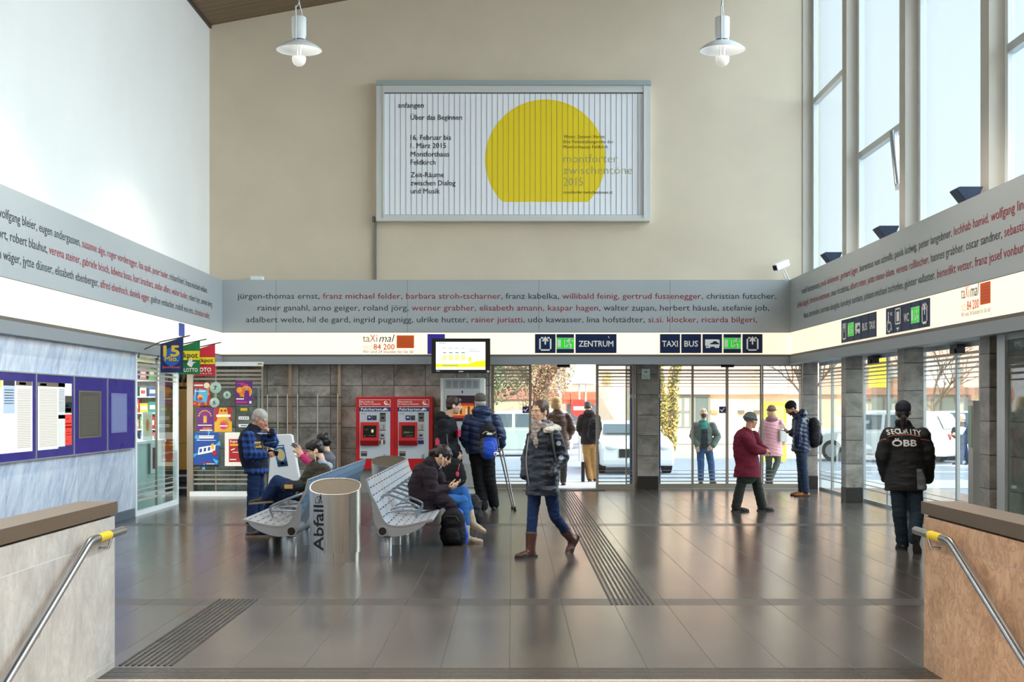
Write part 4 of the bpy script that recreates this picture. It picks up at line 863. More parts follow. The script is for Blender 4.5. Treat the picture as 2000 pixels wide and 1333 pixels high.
def bench(xb, sgn, y0, nseat, label):
    t = Thing('station_bench', label, 'bench', (xb + sgn * .3, y0 + nseat * .31, 0), 'perforated steel benches'); L = nseat * .62
    # dense profile by Catmull-Rom
    P = []
    for i in range(1, len(PROF) - 2):
        a, b_, c, d = [Vector(PROF[j]) for j in (i - 1, i, i + 1, i + 2)]
        for k in range(4):
            u = k / 4; P.append(.5 * ((2 * b_) + (c - a) * u + (2 * a - 5 * b_ + 4 * c - d) * u * u + (3 * b_ - a - 3 * c + d) * u ** 3))
    P.append(Vector(PROF[-2])); P.append(Vector(PROF[-1]))
    acc = [0]
    for i in range(1, len(P)): acc.append(acc[-1] + (P[i] - P[i - 1]).length)
    nrm = []
    for i in range(len(P)):
        d = P[min(i + 1, len(P) - 1)] - P[max(0, i - 1)]; nrm.append(Vector((-d.y, d.x)).normalized())
    me = bpy.data.meshes.new('seat_shell'); vs = []; fs = []; uvs = []; mi = []; th = .022
    ys = [y0, y0 + L]
    n_ = len(P)
    for y in ys:
        for side in (0, 1):
            for i in range(n_):
                q = P[i] - nrm[i] * (th * side); vs.append((xb + sgn * q.x, y, q.y))
    idx = lambda j, s_, i: (j * 2 + s_) * n_ + i
    for i in range(n_ - 1):
        fs.append((idx(0, 0, i), idx(1, 0, i), idx(1, 0, i + 1), idx(0, 0, i + 1))); uvs.append([(0, acc[i]), (L, acc[i]), (L, acc[i + 1]), (0, acc[i + 1])]); mi.append(0)
        fs.append((idx(0, 1, i), idx(0, 1, i + 1), idx(1, 1, i + 1), idx(1, 1, i))); uvs.append([(0, acc[i]), (0, acc[i + 1]), (L, acc[i + 1]), (L, acc[i])]); mi.append(1)
        for j in (0, 1): fs.append((idx(j, 0, i), idx(j, 0, i + 1), idx(j, 1, i + 1), idx(j, 1, i))); uvs.append([(.1, .01)] * 4); mi.append(2)
    for i in (0, n_ - 1): fs.append((idx(0, 0, i), idx(0, 1, i), idx(1, 1, i), idx(1, 0, i))); uvs.append([(.1, .01)] * 4); mi.append(2)
    bs = t.base
    me.from_pydata([tuple(Vector(v) - bs) for v in vs], [], fs); ul = me.uv_layers.new(name='UVMap')
    li = 0
    for f_uv in uvs:
        for c in f_uv: ul.data[li].uv = c; li += 1
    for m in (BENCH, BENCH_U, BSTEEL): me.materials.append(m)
    me.polygons.foreach_set('material_index', mi); me.polygons.foreach_set('use_smooth', [True] * len(fs)); me.update()
    bm = bmesh.new(); bm.from_mesh(me); bmesh.ops.recalc_face_normals(bm, faces=bm.faces); bm.to_mesh(me); bm.free()
    t.part('seat_shell', me, [])
    X = lambda q: xb + sgn * q
    b = MB(); b.tube([(X(.165), y0 - .02, .275), (X(.165), y0 + L + .02, .275)], .055, 20); b.tube([(X(.165), y0 - .022, .275), (X(.165), y0 - .0205, .275)], .042, 20, 1); t.part('beam', b, [BSTEEL, DARK])
    for k in range(nseat + 1):
        y = y0 + .012 + (L - .024) * k / nseat; b = MB(); i0, i1 = 8, n_ - 4
        top_ = [P[i] - nrm[i] * (th - .003) for i in range(i0, i1)]; bot_ = [P[i] - nrm[i] * (th + .012 + .085 * math.sin(PI * min(1, max(0, (i - i0) / (i1 - i0 - 1)))) ** .7) for i in range(i0, i1)]
        for i in range(len(top_) - 1): b.prism([tuple(top_[i]), tuple(top_[i + 1]), tuple(bot_[i + 1]), tuple(bot_[i])], (xb, y - .012, 0), X_ * sgn, Z_, Y_ * .024)
        t.part('bracket', b, BSTEEL)
    for k in range(int(L / 1.2) + 1):
        y = y0 + .12 + 1.2 * k; b = MB(); b.lathe([(0, 0), (.062, 0), (.062, .20), (.058, .205), (.03, .21), (.03, .26), (0, .26)], (X(.19), y, 0), 20); t.part('leg', b, BSTEEL)
    for k in range(1, nseat):
        y = y0 + .62 * k; b = MB(); b.tube([(X(.09), y, .585), (X(.12), y, .615), (X(.16), y, .625), (X(.30), y, .575), (X(.46), y, .51), (X(.50), y, .485), (X(.505), y, .45), (X(.47), y, .365)], .013, 8)
        b.tube([(X(.16), y, .425), (X(.24), y, .44), (X(.40), y, .445), (X(.49), y, .44)], .011, 8); t.part('armrest', b, BARM)
    return t
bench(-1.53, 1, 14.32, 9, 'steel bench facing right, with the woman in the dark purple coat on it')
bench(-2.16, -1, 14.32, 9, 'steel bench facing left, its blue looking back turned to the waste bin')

# ------------------------------------------------------------------ waste bins
def brushed(name, col):
    m = mat(name, col, .3, 1.0); n, b = nodes_of(m); tcn = nn(n, 'ShaderNodeTexCoord'); mp = nn(n, 'ShaderNodeMapping'); mp.inputs['Scale'].default_value = (60, 60, .6); n.links.new(tcn.outputs['Object'], mp.inputs[0])
    no = nn(n, 'ShaderNodeTexNoise'); no.inputs['Scale'].default_value = 1.5; no.inputs['Detail'].default_value = 4; n.links.new(mp.outputs[0], no.inputs['Vector'])
    n.links.new(math_(n, 'MULTIPLY_ADD', no.outputs[0], .25, .2), b.inputs['Roughness']); n.links.new(mixc(n, no.outputs[0], lin('8d8882'), lin('d9d5cf')), b.inputs['Base Color']); return m
BINM = brushed('bin_stainless', 'b5b0aa')
def bin_(cx, cy, label, letters):
    rx, ry = .262, .19; t = Thing('waste_bin', label, 'bin', (cx, cy, 0), 'slanted steel waste bins'); n_ = 56
    def zt(y): return .77 + .075 * (y / ry)
    b = MB(); vs = []; fs = []
    E = lambda a, k=1.0: (cx + rx * k * math.copysign(abs(math.cos(a)) ** .85, math.cos(a)), cy + ry * k * math.copysign(abs(math.sin(a)) ** .85, math.sin(a)))
    for k in range(n_):
        a = 2 * PI * k / n_; x, y = E(a); vs += [(x, y, .098), (x, y, zt(y - cy))]
    fs += [(2 * k, 2 * ((k + 1) % n_), 2 * ((k + 1) % n_) + 1, 2 * k + 1) for k in range(n_)] + [tuple(2 * k for k in range(n_ - 1, -1, -1))]
    b.add(vs, fs, 0, True); body = t.part('body', b, BINM)
    b = MB(); v2 = []
    for k in range(n_):
        a = 2 * PI * k / n_; x, y = E(a, .995); v2.append((x, y, zt(y - cy) - .004))
    b.add(v2, [tuple(range(n_))], 0); vs = []
    for k in range(n_):
        a = 2 * PI * k / n_; x, y = E(a, 1.004); x2, y2 = E(a, .965); vs += [(x, y, zt(y - cy)), (x2, y2, zt(y2 - cy)), (x, y, zt(y - cy) - .012)]
    b.add(vs, [(3 * k, 3 * ((k + 1) % n_), 3 * ((k + 1) % n_) + 1, 3 * k + 1) for k in range(n_)] + [(3 * k, 3 * k + 2, 3 * ((k + 1) % n_) + 2, 3 * ((k + 1) % n_)) for k in range(n_)], 1)
    t.part('lid', b, [mat('bin_lid', '6f6353', .5, .5, noise_amt=.15, nscale=60), BINM])
    b = MB(); vs = []
    for k in range(n_):
        a = 2 * PI * k / n_; x, y = E(a, .95); vs += [(x, y, 0), (x, y, .098)]
    b.add(vs, [(2 * k, 2 * ((k + 1) % n_), 2 * ((k + 1) % n_) + 1, 2 * k + 1) for k in range(n_)], 0, True); t.part('base', b, BINM)
    if letters:
        def wrap(mb):
            dice(mb, .022); out = []
            for x, y, z in mb.v:
                c = max(-1, min(1, (x - cx) / rx)); ca = math.copysign(abs(c) ** (1 / .85), c); s_ = -math.sqrt(max(0, 1 - ca * ca)) ; out.append((x, cy - ry * abs(s_) ** .85 - .003, z))
            mb.v = out; return mb
        b = MB(); b.text('Abfall', (cx - .100, 0, .125), Z_, -X_, .150, .46, 0, .02); t.part('lettering', wrap(b), BLACK)
        b = MB(); o = Vector((cx - .190, 0, .605)); w_ = .085; h_ = .10
        for r in ((.05, .0, .55, .07), (.05, .0, .12, .48), (.48, .0, .55, .48)): bar(b, o, X_, Z_, w_, h_, *r, 0)
        for pts in ([(.62, .40), (.80, .42), (.86, .74), (.62, .78)], [(.62, .42), (.70, .42), (.70, .0), (.60, .0)], [(.74, .42), (.82, .42), (.98, .02), (.88, .0)], [(.64, .76), (.62, .68), (.30, .62), (.28, .68)]): poly(b, o, X_, Z_, w_, h_, pts, 0)
        blob(b, o, X_, Z_, w_, h_, .74, .89, .09, 0); bar(b, o, X_, Z_, w_, h_, .2, .54, .32, .62, 0); t.part('symbol', wrap(b), BLACK)
bin_(-1.82, 13.98, 'brushed steel waste bin lettered Abfall in front of the benches', True)
bin_(-1.845, 20.35, 'brushed steel waste bin at the far end of the benches', False)

# ------------------------------------------------------------------ ticket machines
MRED = mat('machine_red', 'c4101c', .35); MRED_D = mat('machine_dark_red', '8e0a14', .4); MGREY = mat('machine_grey', 'c3cad3', .4, noise_amt=.02, nscale=20); MNAVY = mat('machine_navy', '1d2f6e', .4); MDK = mat('machine_dark', '3a3836', .4)
YM = 24.85
def machine(x0p, x1p, label, lit):
    K = YM / F; x0 = W(x0p, 0, YM).x; x1 = W(x1p, 0, YM).x; t = Thing('ticket_machine', label, 'ticket machine', ((x0 + x1) / 2, 25.07, 0), 'red ticket machines')
    z = lambda py: W(0, py, YM).z; X = lambda p: x0 + (x1 - x0) * p
    b = MB(); b.box(x0, x1, YM, YB - .005, z(918), z(775)); t.part('housing', b, MRED, bevel=.012)
    b = MB(); b.box(x0 + .06, x1 - .06, YM + .1, YB - .005, 0, z(918)); t.part('pedestal', b, mat('pedestal_grey', '8e8d8b', .5))
    b = MB(); b.box(X(.10), X(.90), YM - .008, YM, z(896.5), z(804)); pan = t.part('front_panel', b, MGREY, bevel=.003)
    b = MB(); b.box(X(.09), X(.91), YM - .006, YM, z(795.5), z(781)); hdr = t.part('header', b, mat('header_red', 'd43a33', .4))
    b = MB(); f = YM - .0075
    for (a, c, d, e) in ((.09, .91, 795.5, 794.7), (.09, .91, 781.8, 781), (.09, .10, 795.5, 781), (.90, .91, 795.5, 781)): b.box(X(a), X(c), f, f + .001, z(d), z(e))
    b.text('Bitte kaufen Sie', (X(.12), f - .001, z(786.5)), X_, Z_, .038, .245, 0, .02); b.text('Ihr Ticket vor Fahrtantritt.', (X(.12), f - .001, z(791)), X_, Z_, .038, .37, 0, .02)
    b.disc((X(.78), f - .001, z(787)), X_, Z_, .032, 0, 18); b.disc((X(.79), f - .002, z(786.5)), X_, Z_, .017, 1, 14); b.box(X(.76), X(.88), f - .0015, f, z(791.5), z(789.8)); t.part('header_print', b, [WHITE, mat('header_red2', 'd43a33', .4)], hdr)
    b = MB(); b.box(X(.09), X(.91), YM - .009, YM, z(803.8), z(796.2)); ban = t.part('banner', b, MNAVY)
    b = MB(); b.text('Fahrkarten', (X(.14), f - .004, z(802.2)), X_, Z_, .066, .375, 0, .018); poly(b, (X(.68), f - .0035, z(802.4)), X_, Z_, .12, .05, [(0, 0), (.2, .5), (.5, 1), (.72, .8), (1, 0), (.6, .2), (.5, 0)], 0); poly(b, (X(.76), f - .003, z(802.4)), X_, Z_, .12, .05, [(0, .9), (.6, .8), (1, .2), (.5, .4)], 1); t.part('banner_print', b, [WHITE, mat('banner_blue', '4a67b8', .4)], ban)
    b = MB(); b.text('ÖBB', (X(.14), YM - .0095, z(810)), X_, Z_, .034, .085, 0, .01); t.part('maker_mark', b, mat('mark_grey', '8a7f80', .5), pan)
    for k, (a, m) in enumerate(((.30, MNAVY), (.43, MDK))):
        b = MB(); b.box(X(a), X(a + .115), YM - .016, YM - .008, z(821), z(812)); b.box(X(a + .03), X(a + .085), YM - .0165, YM - .016, z(817), z(814.5), 1); t.part('reader', b, [m, [WHITE, mat('reader_dim', '50504e', .5)][k]], pan)
    b = MB(); xa, xb_ = X(.125), X(.605); y = YM - .008; d = .09
    zt_, zm, zb = z(825), z(861), z(870.5)
    b.add([(xa, y, zt_), (xb_, y, zt_), (xb_, y - d, zm), (xa, y - d, zm), (xa, y - d + .03, zb), (xb_, y - d + .03, zb), (xa, y, zb), (xb_, y, zb)], [(0, 1, 2, 3), (6, 4, 5, 7), (0, 3, 4, 6), (1, 7, 5, 2), (0, 6, 7, 1)], 0); b.add([(xa, y - d, zm), (xb_, y - d, zm), (xb_, y - d + .03, zb), (xa, y - d + .03, zb)], [(3, 2, 1, 0)], 1)
    hs = t.part('screen_housing', b, [MRED, MRED_D])
    b = MB(); nrm = Vector((0, -(zt_ - zm), -d)).normalized(); up = Vector((0, d, zt_ - zm)).normalized(); o = Vector((X(.20), y - d, zm)) + up * .06 + nrm * .002 ; sw, sh = X(.545) - X(.20), .225
    bar(b, o, X_, up, sw, sh, 0, 0, 1, 1, 0); sc = t.part('screen', b, mat('machine_screen', '1d1b14', .15), hs)
    b = MB(); o2 = o + nrm * .0012
    if lit: blob(b, o2, X_, up, sw, sh, .70, .55, .085, 1, 14); b.text('8', o2 + nrm * .001 + X_ * (.70 * sw) + up * (.42 * sh), X_, up, .085, .038, 0, .03, 0, 'c'); bar(b, o2, X_, up, sw, sh, .1, .7, .42, .73, 2); bar(b, o2, X_, up, sw, sh, .1, .6, .36, .63, 2); bar(b, o2, X_, up, sw, sh, .4, .14, .9, .18, 2); bar(b, o2, X_, up, sw, sh, .08, .08, .2, .2, 2)
    else: bar(b, o2, X_, up, sw, sh, .15, .34, .6, .5, 2); bar(b, o2, X_, up, sw, sh, .62, .4, .85, .46, 3); bar(b, o2, X_, up, sw, sh, .35, .12, .85, .17, 2)
    t.part('screen_print', b, [mat('screen_cream', 'd9d6b4', .4, emit=.25), mat('screen_olive', '6b6a2c', .4, emit=.12), mat('screen_dim', '575348', .4), mat('screen_brown', '6b3a34', .4)], sc)
    for nm, a, c, d_, e_, m, ins in (('coin_slot', .63, .78, 824.5, 807, mat('slot_plate', '6e6a64', .4, .4), [(.25, .75, .35, .55, 0), (0, 1, .85, 1, 0)]), ('card_reader', .63, .78, 841.5, 827, mat('card_plate', 'b9bcbb', .35, .5), [(.5, .8, .15, .8, 1), (0, 1, 0, .08, 0)]),
            ('note_slot', .63, .76, 858, 846, mat('note_plate', 'aab2ba', .35, .4), [(.2, .8, .45, .72, 0), (0, 1, 0, .1, 0)]), ('info_sticker', .62, .77, 868, 860.5, MNAVY if not lit else mat('sticker_mixed', '6d4a48', .5), [(.3, .6, .0, 1, 2)] if lit else []),
            ('ticket_tray', .14, .295, 891.5, 882, MDK, [(.05, .95, .6, .9, 1)]), ('lock', .72, .78, 896, 888, mat('lock_steel', 'a3a9ae', .3, .6), [])):
        b = MB(); b.box(X(a), X(c), YM - .014, YM - .008, z(d_), z(e_))
        for (p, q, r, s_, mi) in ins: b.box(X(a) + (X(c) - X(a)) * p, X(a) + (X(c) - X(a)) * q, YM - .0155, YM - .014, z(d_) + (z(e_) - z(d_)) * r, z(d_) + (z(e_) - z(d_)) * s_, mi + 1)
        t.part(nm, b, [m, DARK, mat('tape_tan', '9b8d78', .5), WHITE], pan)
machine(695, 769.6, 'left red ticket machine lettered Fahrkarten with a lit number on its screen', True)
machine(769.9, 845, 'right red ticket machine lettered Fahrkarten with a dark screen', False)

# ------------------------------------------------------------------ drinks machine, television
YV = 24.6; vz = lambda py: W(0, py, YV).z; vx = lambda p: W(p, 0, YV).x
CREAM = mat('vending_shell', 'd6d4ce', .45); VGREY = mat('vending_grey', 'aeb0b2', .45)
t = Thing('vending_machine', 'grey and cream drinks vending machine behind the two standing men', 'vending machine', (vx(904), 24.95, 0))
b = MB(); b.box(vx(860), vx(947), YV, YB - .005, 0, vz(739)); t.part('housing', b, CREAM, bevel=.015)
b = MB(); b.box(vx(868), vx(938), YV - .012, YV, vz(760), vz(741)); gr = t.part('vent_panel', b, VGREY, bevel=.003)
for k in range(5):
    b = MB(); xa = vx(871.5 + 13.2 * k)
    for j in range(7): zz = vz(757.5) + j * .0185; b.box(xa, xa + .088, YV - .0145, YV - .012, zz, zz + .009)
    t.part('vent', b, mat('vent_dark', '6f7072', .5), gr)
b = MB(); b.box(vx(868), vx(938), YV - .02, YV, .1, vz(761.5)); dr = t.part('door', b, VGREY, bevel=.004)
b = MB(); b.box(vx(902), vx(904.2), YV - .024, YV - .02, vz(768.5), vz(763.5)); t.part('lock', b, DARK, dr)
b = MB(); b.box(vx(873), vx(927), YV - .026, YV - .02, vz(823), vz(773)); o = Vector((vx(873), YV - .0275, vz(823))); w_ = vx(927) - vx(873); h_ = vz(773) - vz(823)
bar(b, o, X_, Z_, w_, h_, .05, .60, .97, .70, 1); bar(b, o, X_, Z_, w_, h_, .05, .12, .97, .60, 2); bar(b, o - Y_ * .001, X_, Z_, w_, h_, .05, .12, .97, .22, 1)
for k in range(9): bar(b, o - Y_ * .002, X_, Z_, w_, h_, .1 + .095 * k, .24 + .03 * (k % 3), .155 + .095 * k, .5 + .04 * ((k * 2) % 3), [3, 4, 5][k % 3])
t.part('picture_panel', b, [mat('panel_aubergine', '2a1526', .3), mat('panel_red', 'd8402a', .4), mat('panel_amber', 'e98a33', .4, emit=.15), WHITE, mat('panel_brown', '4a2413', .4), mat('panel_gold', 'f0bf62', .4)], dr)
b = MB(); b.box(vx(868), vx(938), YV - .05, YV, vz(953), vz(905)); t.part('kick_panel', b, mat('kick_grey', '9a9a98', .5), bevel=.01)
YT = 24.3; tx = lambda p: W(p, 0, YT).x; tz = lambda p: W(0, p, YT).z
t = Thing('television', 'black flat television showing a yellow weather page, hung from the fascia', 'television', (tx(900), YT, tz(730)))
b = MB(); b.box(tx(842.5), tx(957.5), YT, YT + .09, tz(729.5), tz(661.5)); t.part('case', b, mat('tv_black', '161417', .25), bevel=.006)
b = MB(); b.box(tx(851.5), tx(948), YT - .002, YT, tz(722.5), tz(668.3)); sc = t.part('screen', b, mat('tv_page', 'e9f0f1', .3, emit=.55))
b = MB(); o = Vector((tx(851.5), YT - .0035, tz(722.5))); w_ = tx(948) - tx(851.5); h_ = tz(668.3) - tz(722.5)
poly(b, o, X_, Z_, w_, h_, [(0, .09), (1, .09), (1, .34), (.8, .30), (.66, .21), (0, .21)], 0)
for k in range(4): bar(b, o, X_, Z_, w_, h_, .13 + .125 * k, .33, .22 + .125 * k, .54, 1); bar(b, o, X_, Z_, w_, h_, .14 + .125 * k, .59, .21 + .125 * k, .63, 2); bar(b, o, X_, Z_, w_, h_, .13 + .125 * k, .77, .205 + .125 * k, .79, 2)
bar(b, o, X_, Z_, w_, h_, .66, .30, .72, .46, 3); bar(b, o, X_, Z_, w_, h_, .66, .72, .82, .74, 2); bar(b, o, X_, Z_, w_, h_, .66, .66, .9, .68, 2); bar(b, o, X_, Z_, w_, h_, .05, .94, .2, .965, 2); bar(b, o - Y_ * .001, X_, Z_, w_, h_, .13, .14, .45, .17, 2); bar(b, o - Y_ * .001, X_, Z_, w_, h_, .03, .035, .18, .055, 2)
t.part('page_print', b, [mat('tv_yellow', 'e9e312', .4, emit=.55), mat('tv_pale_yellow', 'f0ea7e', .4, emit=.5), mat('tv_grey', '8a9296', .4, emit=.1), mat('tv_orange', 'f0c62c', .4, emit=.5)], sc)
b = MB(); b.box(tx(896), tx(905), YT - .002, YT, tz(727), tz(725)); b.box(tx(852), tx(859), YT - .002, YT, tz(726), tz(724.5)); b.box(tx(951), tx(955.5), YT - .002, YT, tz(728), tz(724), 0); t.part('maker_mark', b, mat('tv_mark', 'c9cbcd', .4))
b = MB(); b.box(tx(880), tx(920), YT + .09, 25.0, tz(690), tz(680)); t.part('bracket', b, MDK)
b = MB(); b.tube([(tx(913.5), YT + .05, tz(729.5)), (tx(913.5), YT + .06, 2.135), (tx(913.5), 24.56, 2.12)], .006, 8); t.part('cable', b, WHITE)

# ------------------------------------------------------------------ the lattice rack on the stone wall, info terminal
t = Thing('wall_rack', 'tall steel lattice rack in front of the stone wall', 'rack', (-3.6, 25.2, 0))
POST = mat('rack_post', 'b39c84', .4, .5); ROD = mat('rack_rod', 'cfc6bb', .3, .7); RAILD = mat('rack_rail', '7d7168', .4, .5)
for p in (567, 663): x = W(p, 0, 25.2).x; b = MB(); b.box(x - .027, x + .027, 25.17, 25.25, 0, 2.42); t.part('post', b, POST)
for py in (776, 827): a = W(497, py, 25.15); c = W(667, py, 25.15); b = MB(); b.cyl(a, c, .017, n=10); t.part('rail', b, RAILD)
for p, ty in ((503.5, 757), (506, 760), (522, 771), (542, 770), (561, 770), (581, 770), (620, 769), (659.5, 769)):
    x = W(p, 0, 25.12).x; b = MB(); b.cyl((x, 25.12, .42), (x, 25.12, W(0, ty, 25.12).z), .012, n=8); t.part('rod', b, ROD)
YI = 20.6
t = Thing('info_terminal', 'slanted white information terminal with a blue picture, behind the old man', 'terminal', (W(550, 0, YI).x, YI + .1, 0))
pts = [(530, 851), (533, 849.5), (565, 848.5), (570, 851), (584, 932), (581, 938), (569, 947), (548, 975), (520, 975), (524, 940)]
b = MB(); q = [W(a, c, YI) for a, c in pts]; q[7].z = q[8].z = .0
b.prism([(v.x, v.z) for v in q], (0, YI, 0), X_, Z_, Y_ * .16); t.part('body', b, mat('terminal_white', 'eff0f2', .35), bevel=.012)
b = MB(); q = [W(a, c, YI) for a, c in ((534, 871), (554.5, 869), (563, 911), (543, 913))]; b.face([(v.x, YI - .003, v.z) for v in reversed(q)]); pc = t.part('picture', b, mat('terminal_blue', '2d6f9c', .35))
def tp(u, v): a = q[3] + (q[2] - q[3]) * u; c = q[0] + (q[1] - q[0]) * u; r = a + (c - a) * v; return (r.x, YI - .0045, r.z)
b = MB(); b.face([tp(.5 + .40 * math.cos(2 * PI * k / 18), .55 + .28 * math.sin(2 * PI * k / 18)) for k in range(18)], 0); b.face([tp(.02, .03), tp(.98, .03), tp(.98, .24), tp(.02, .24)], 1); b.face([tp(.3, .1), tp(.7, .1), tp(.6, .2), tp(.4, .2)], 2); b.face([tp(.1, .9), tp(.9, .9), tp(.9, .94), tp(.1, .94)], 3); t.part('picture_print', b, [mat('terminal_gold', 'd9c08a', .4), mat('terminal_navy', '16304a', .4), VIOLET, WHITE], pc)

# ------------------------------------------------------------------ small things on the glass fronts
for (a, c, y_, lab) in ((1088, 1113, 25.95, 'black door sensor over the open door'), (1408, 1433, 25.95, 'black door sensor over the glass doors right of the stone pillar')):
    p = W(a, 721, y_); q_ = W(c, 712.5, y_); b = MB(); b.prism([(0, 0), (.07, 0), (.07, .09), (.03, .09)], (p.x, y_ - .05, 2.335), Y_, Z_, X_ * (q_.x - p.x)); single('door_sensor', b, mat('sensor_black', '1b1918', .35), lab, 'sensor', (p.x, y_, 2.335), 'door sensors')
for (yy, lab) in ((21.6, 'dark door sensor over the farthest right hand glass doors'), (17.5, 'dark door sensor over the nearest right hand glass doors')):
    b = MB(); b.box(5.74, 5.85, yy, yy + .3, 2.28, 2.40); b.box(5.72, 5.74, yy + .05, yy + .25, 2.27, 2.34); single('door_sensor', b, mat('sensor_black', '1b1918', .35), lab, 'sensor', (5.8, yy + .15, 2.28), 'door sensors', bevel=.01)
for (px_, yy, lab) in ((1027, YG - .012, 'small navy sticker with a white tick on the glass left of the open door'), (1411, YG + .07 - .012, 'small navy sticker with a white tick on the closed glass door')):
    p = W(px_ - 6.5, 807.5, yy); w_ = 13 * yy / F; b = MB(); b.box(p.x, p.x + w_, yy, yy + .002, p.z, p.z + w_); poly(b, (p.x, yy - .001, p.z), X_, Z_, w_, w_, [(.12, .5), (.26, .62), (.40, .42), (.78, .85), (.88, .74), (.42, .16)], 1); poly(b, (p.x, yy - .001, p.z), X_, Z_, w_, w_, [(.55, .12), (.95, .12), (.95, .35)], 2)
    single('door_sticker', b, [MNAVY, WHITE, mat('sticker_pink', 'd8487e', .5)], lab, 'sticker', (p.x, yy, p.z), 'stickers on the doors')
yy = 25.885; p = W(1253.5, 741, yy); w_ = 16 * yy / F; b = MB(); b.box(p.x, p.x + w_, yy, yy + .006, p.z, p.z + w_ * 1.25); o = Vector((p.x, yy - .001, p.z))
for r in (.12, .22, .32): poly(b, o, X_, Z_, w_, w_, [(.5 + (r + e) * math.cos(a), .62 + (r + e) * math.sin(a)) for e, rng in ((0, range(9)), (.06, range(8, -1, -1))) for a in [PI * (.25 + .5 * k / 8) for k in rng]], 1)
b.text('FREE WIFI', o + X_ * (.1 * w_) + Z_ * (.32 * w_), X_, Z_, .03, w_ * .8, 1, .01); bar(b, o, X_, Z_, w_, w_, .15, .14, .85, .2, 1); single('wifi_sticker', b, [mat('wifi_pale', 'dfe9e4', .5), mat('wifi_green', '3f7f68', .5)], 'pale wifi sticker high on the stone pillar right of the open door', 'sticker', (p.x, yy, p.z))
t = Thing('door_post', 'waist high brushed metal door post box beside the nearest stone pillar', 'post', (5.52, 16.3, 0))
b = MB(); b.box(5.485, 5.66, 16.15, 16.32, 0, 1.66); t.part('body', b, STAINLESS, bevel=.006); b = MB(); b.box(5.478, 5.485, 16.17, 16.30, 1.1, 1.6); t.part('green_panel', b, mat('post_green', '7f9c86', .3))
b = MB(); b.box(5.66, 5.685, 16.14, 16.18, 0, 1.67); t.part('edge', b, DARK)
# ------------------------------------------------------------------ people: tools
def remesh(mb, voxel, smooth=4, wrinkle=None, quilt=None, paint=None, mats=(), off=(0, 0, 0), name='cloth', extra=None, warp=None, streak=None):
    """melts the overlapping closed shapes of mb into one skin, then folds it a little"""
    me = mb.mesh('tmp', []); o = bpy.data.objects.new('tmp', me); C.objects.link(o)
    m = o.modifiers.new('r', 'REMESH'); m.mode = 'VOXEL'; m.voxel_size = voxel; m.use_smooth_shade = True
    if smooth: s_ = o.modifiers.new('s', 'SMOOTH'); s_.factor = .5; s_.iterations = smooth
    dg = bpy.context.evaluated_depsgraph_get(); r = bpy.data.meshes.new_from_object(o.evaluated_get(dg)); bpy.data.objects.remove(o); bpy.data.meshes.remove(me)
    r.name = name; ofs = Vector(off); cos = [v.co.copy() for v in r.vertices]; nor = [v.normal.copy() for v in r.vertices]
    for i, (p, n_) in enumerate(zip(cos, nor)):
        d = 0.0
        if wrinkle: q = p * wrinkle[1]; q.x *= .7; q.y *= .7; q.z *= 2.2; d += wrinkle[0] * (noise.noise(q) + .5 * noise.noise(q * 2.1))
        if streak: q = streak[1].transposed() @ (p - streak[0]); d += streak[2] * (noise.noise(Vector((q.x * 95, q.y * 16, q.z * 30))) + .6 * noise.noise(Vector((q.x * 40, q.y * 12, q.z * 14 + 5))))
        if quilt: d += quilt[0] * (abs(math.sin(PI * (p.z + .25 * p.x) / quilt[1])) ** .6 - .6)
        cos[i] = p + n_ * d
        if warp: cos[i] = warp(cos[i])
    fl = []
    for p, n_ in zip(cos, nor): q = p - ofs; fl += [q.x, q.y, q.z]
    r.vertices.foreach_set('co', fl)
    for m_ in mats: r.materials.append(m_)
    if paint:
        mi = []
        for f in r.polygons:
            c = sum((cos[v] for v in f.vertices), Vector()) / len(f.vertices); mi.append(paint(c, f.normal))
        r.polygons.foreach_set('material_index', mi)
    else: r.polygons.foreach_set('material_index', [0] * len(r.polygons))
    r.polygons.foreach_set('use_smooth', [True] * len(r.polygons)); r.update()
    if extra is not None and extra.v:                      # eyes, brows, fingers join the same mesh
        bm = bmesh.new(); bm.from_mesh(r); vv = [bm.verts.new(Vector(v) - ofs) for v in extra.v]
        for f, mi_, sm in zip(extra.f, extra.m, extra.sm):
            try: g = bm.faces.new([vv[i] for i in f]); g.material_index = mi_; g.smooth = True
            except ValueError: pass
        bm.to_mesh(r); bm.free()
    return r
def loft(mb, rings, n=20):
    """rings: (centre, side axis * half width, forward axis * half depth)"""
    vs = []; fs = []
    for c, a, b_ in rings:
        for k in range(n): t = 2 * PI * k / n; vs.append(c + a * math.cos(t) + b_ * math.sin(t))
    for i in range(len(rings) - 1):
        for k in range(n): fs.append((i * n + k, i * n + (k + 1) % n, (i + 1) * n + (k + 1) % n, (i + 1) * n + k))
    fs.append(tuple(range(n - 1, -1, -1))); fs.append(tuple(range((len(rings) - 1) * n, len(rings) * n)))
    # keep the winding outward
    v0 = (rings[1][0] - rings[0][0]); flip = rings[0][1].cross(rings[0][2]).dot(v0) < 0
    if flip: fs = [tuple(reversed(f)) for f in fs]
    mb.add(vs, fs, 0, True)
def limb(mb, pts, rad, n=14):
    """tapering limb with round ends and filled joints"""
    P = [Vector(p) for p in pts]; fine = []; R = []
    for i in range(len(P) - 1):
        for k in range(4): u = k / 4; fine.append(P[i].lerp(P[i + 1], u)); R.append(rad[i] + (rad[i + 1] - rad[i]) * u)
    fine.append(P[-1]); R.append(rad[-1]); mb.tube(fine, R, n)
    for p, r in zip(P, rad): mb.ell(p, (r, r, r), None, n, 8)
def frame_of(f, up=(0, 0, 1)):
    f = Vector(f).normalized(); x = f.cross(Vector(up)).normalized(); z = x.cross(f); M = Matrix((x, f, z)).transposed(); return M
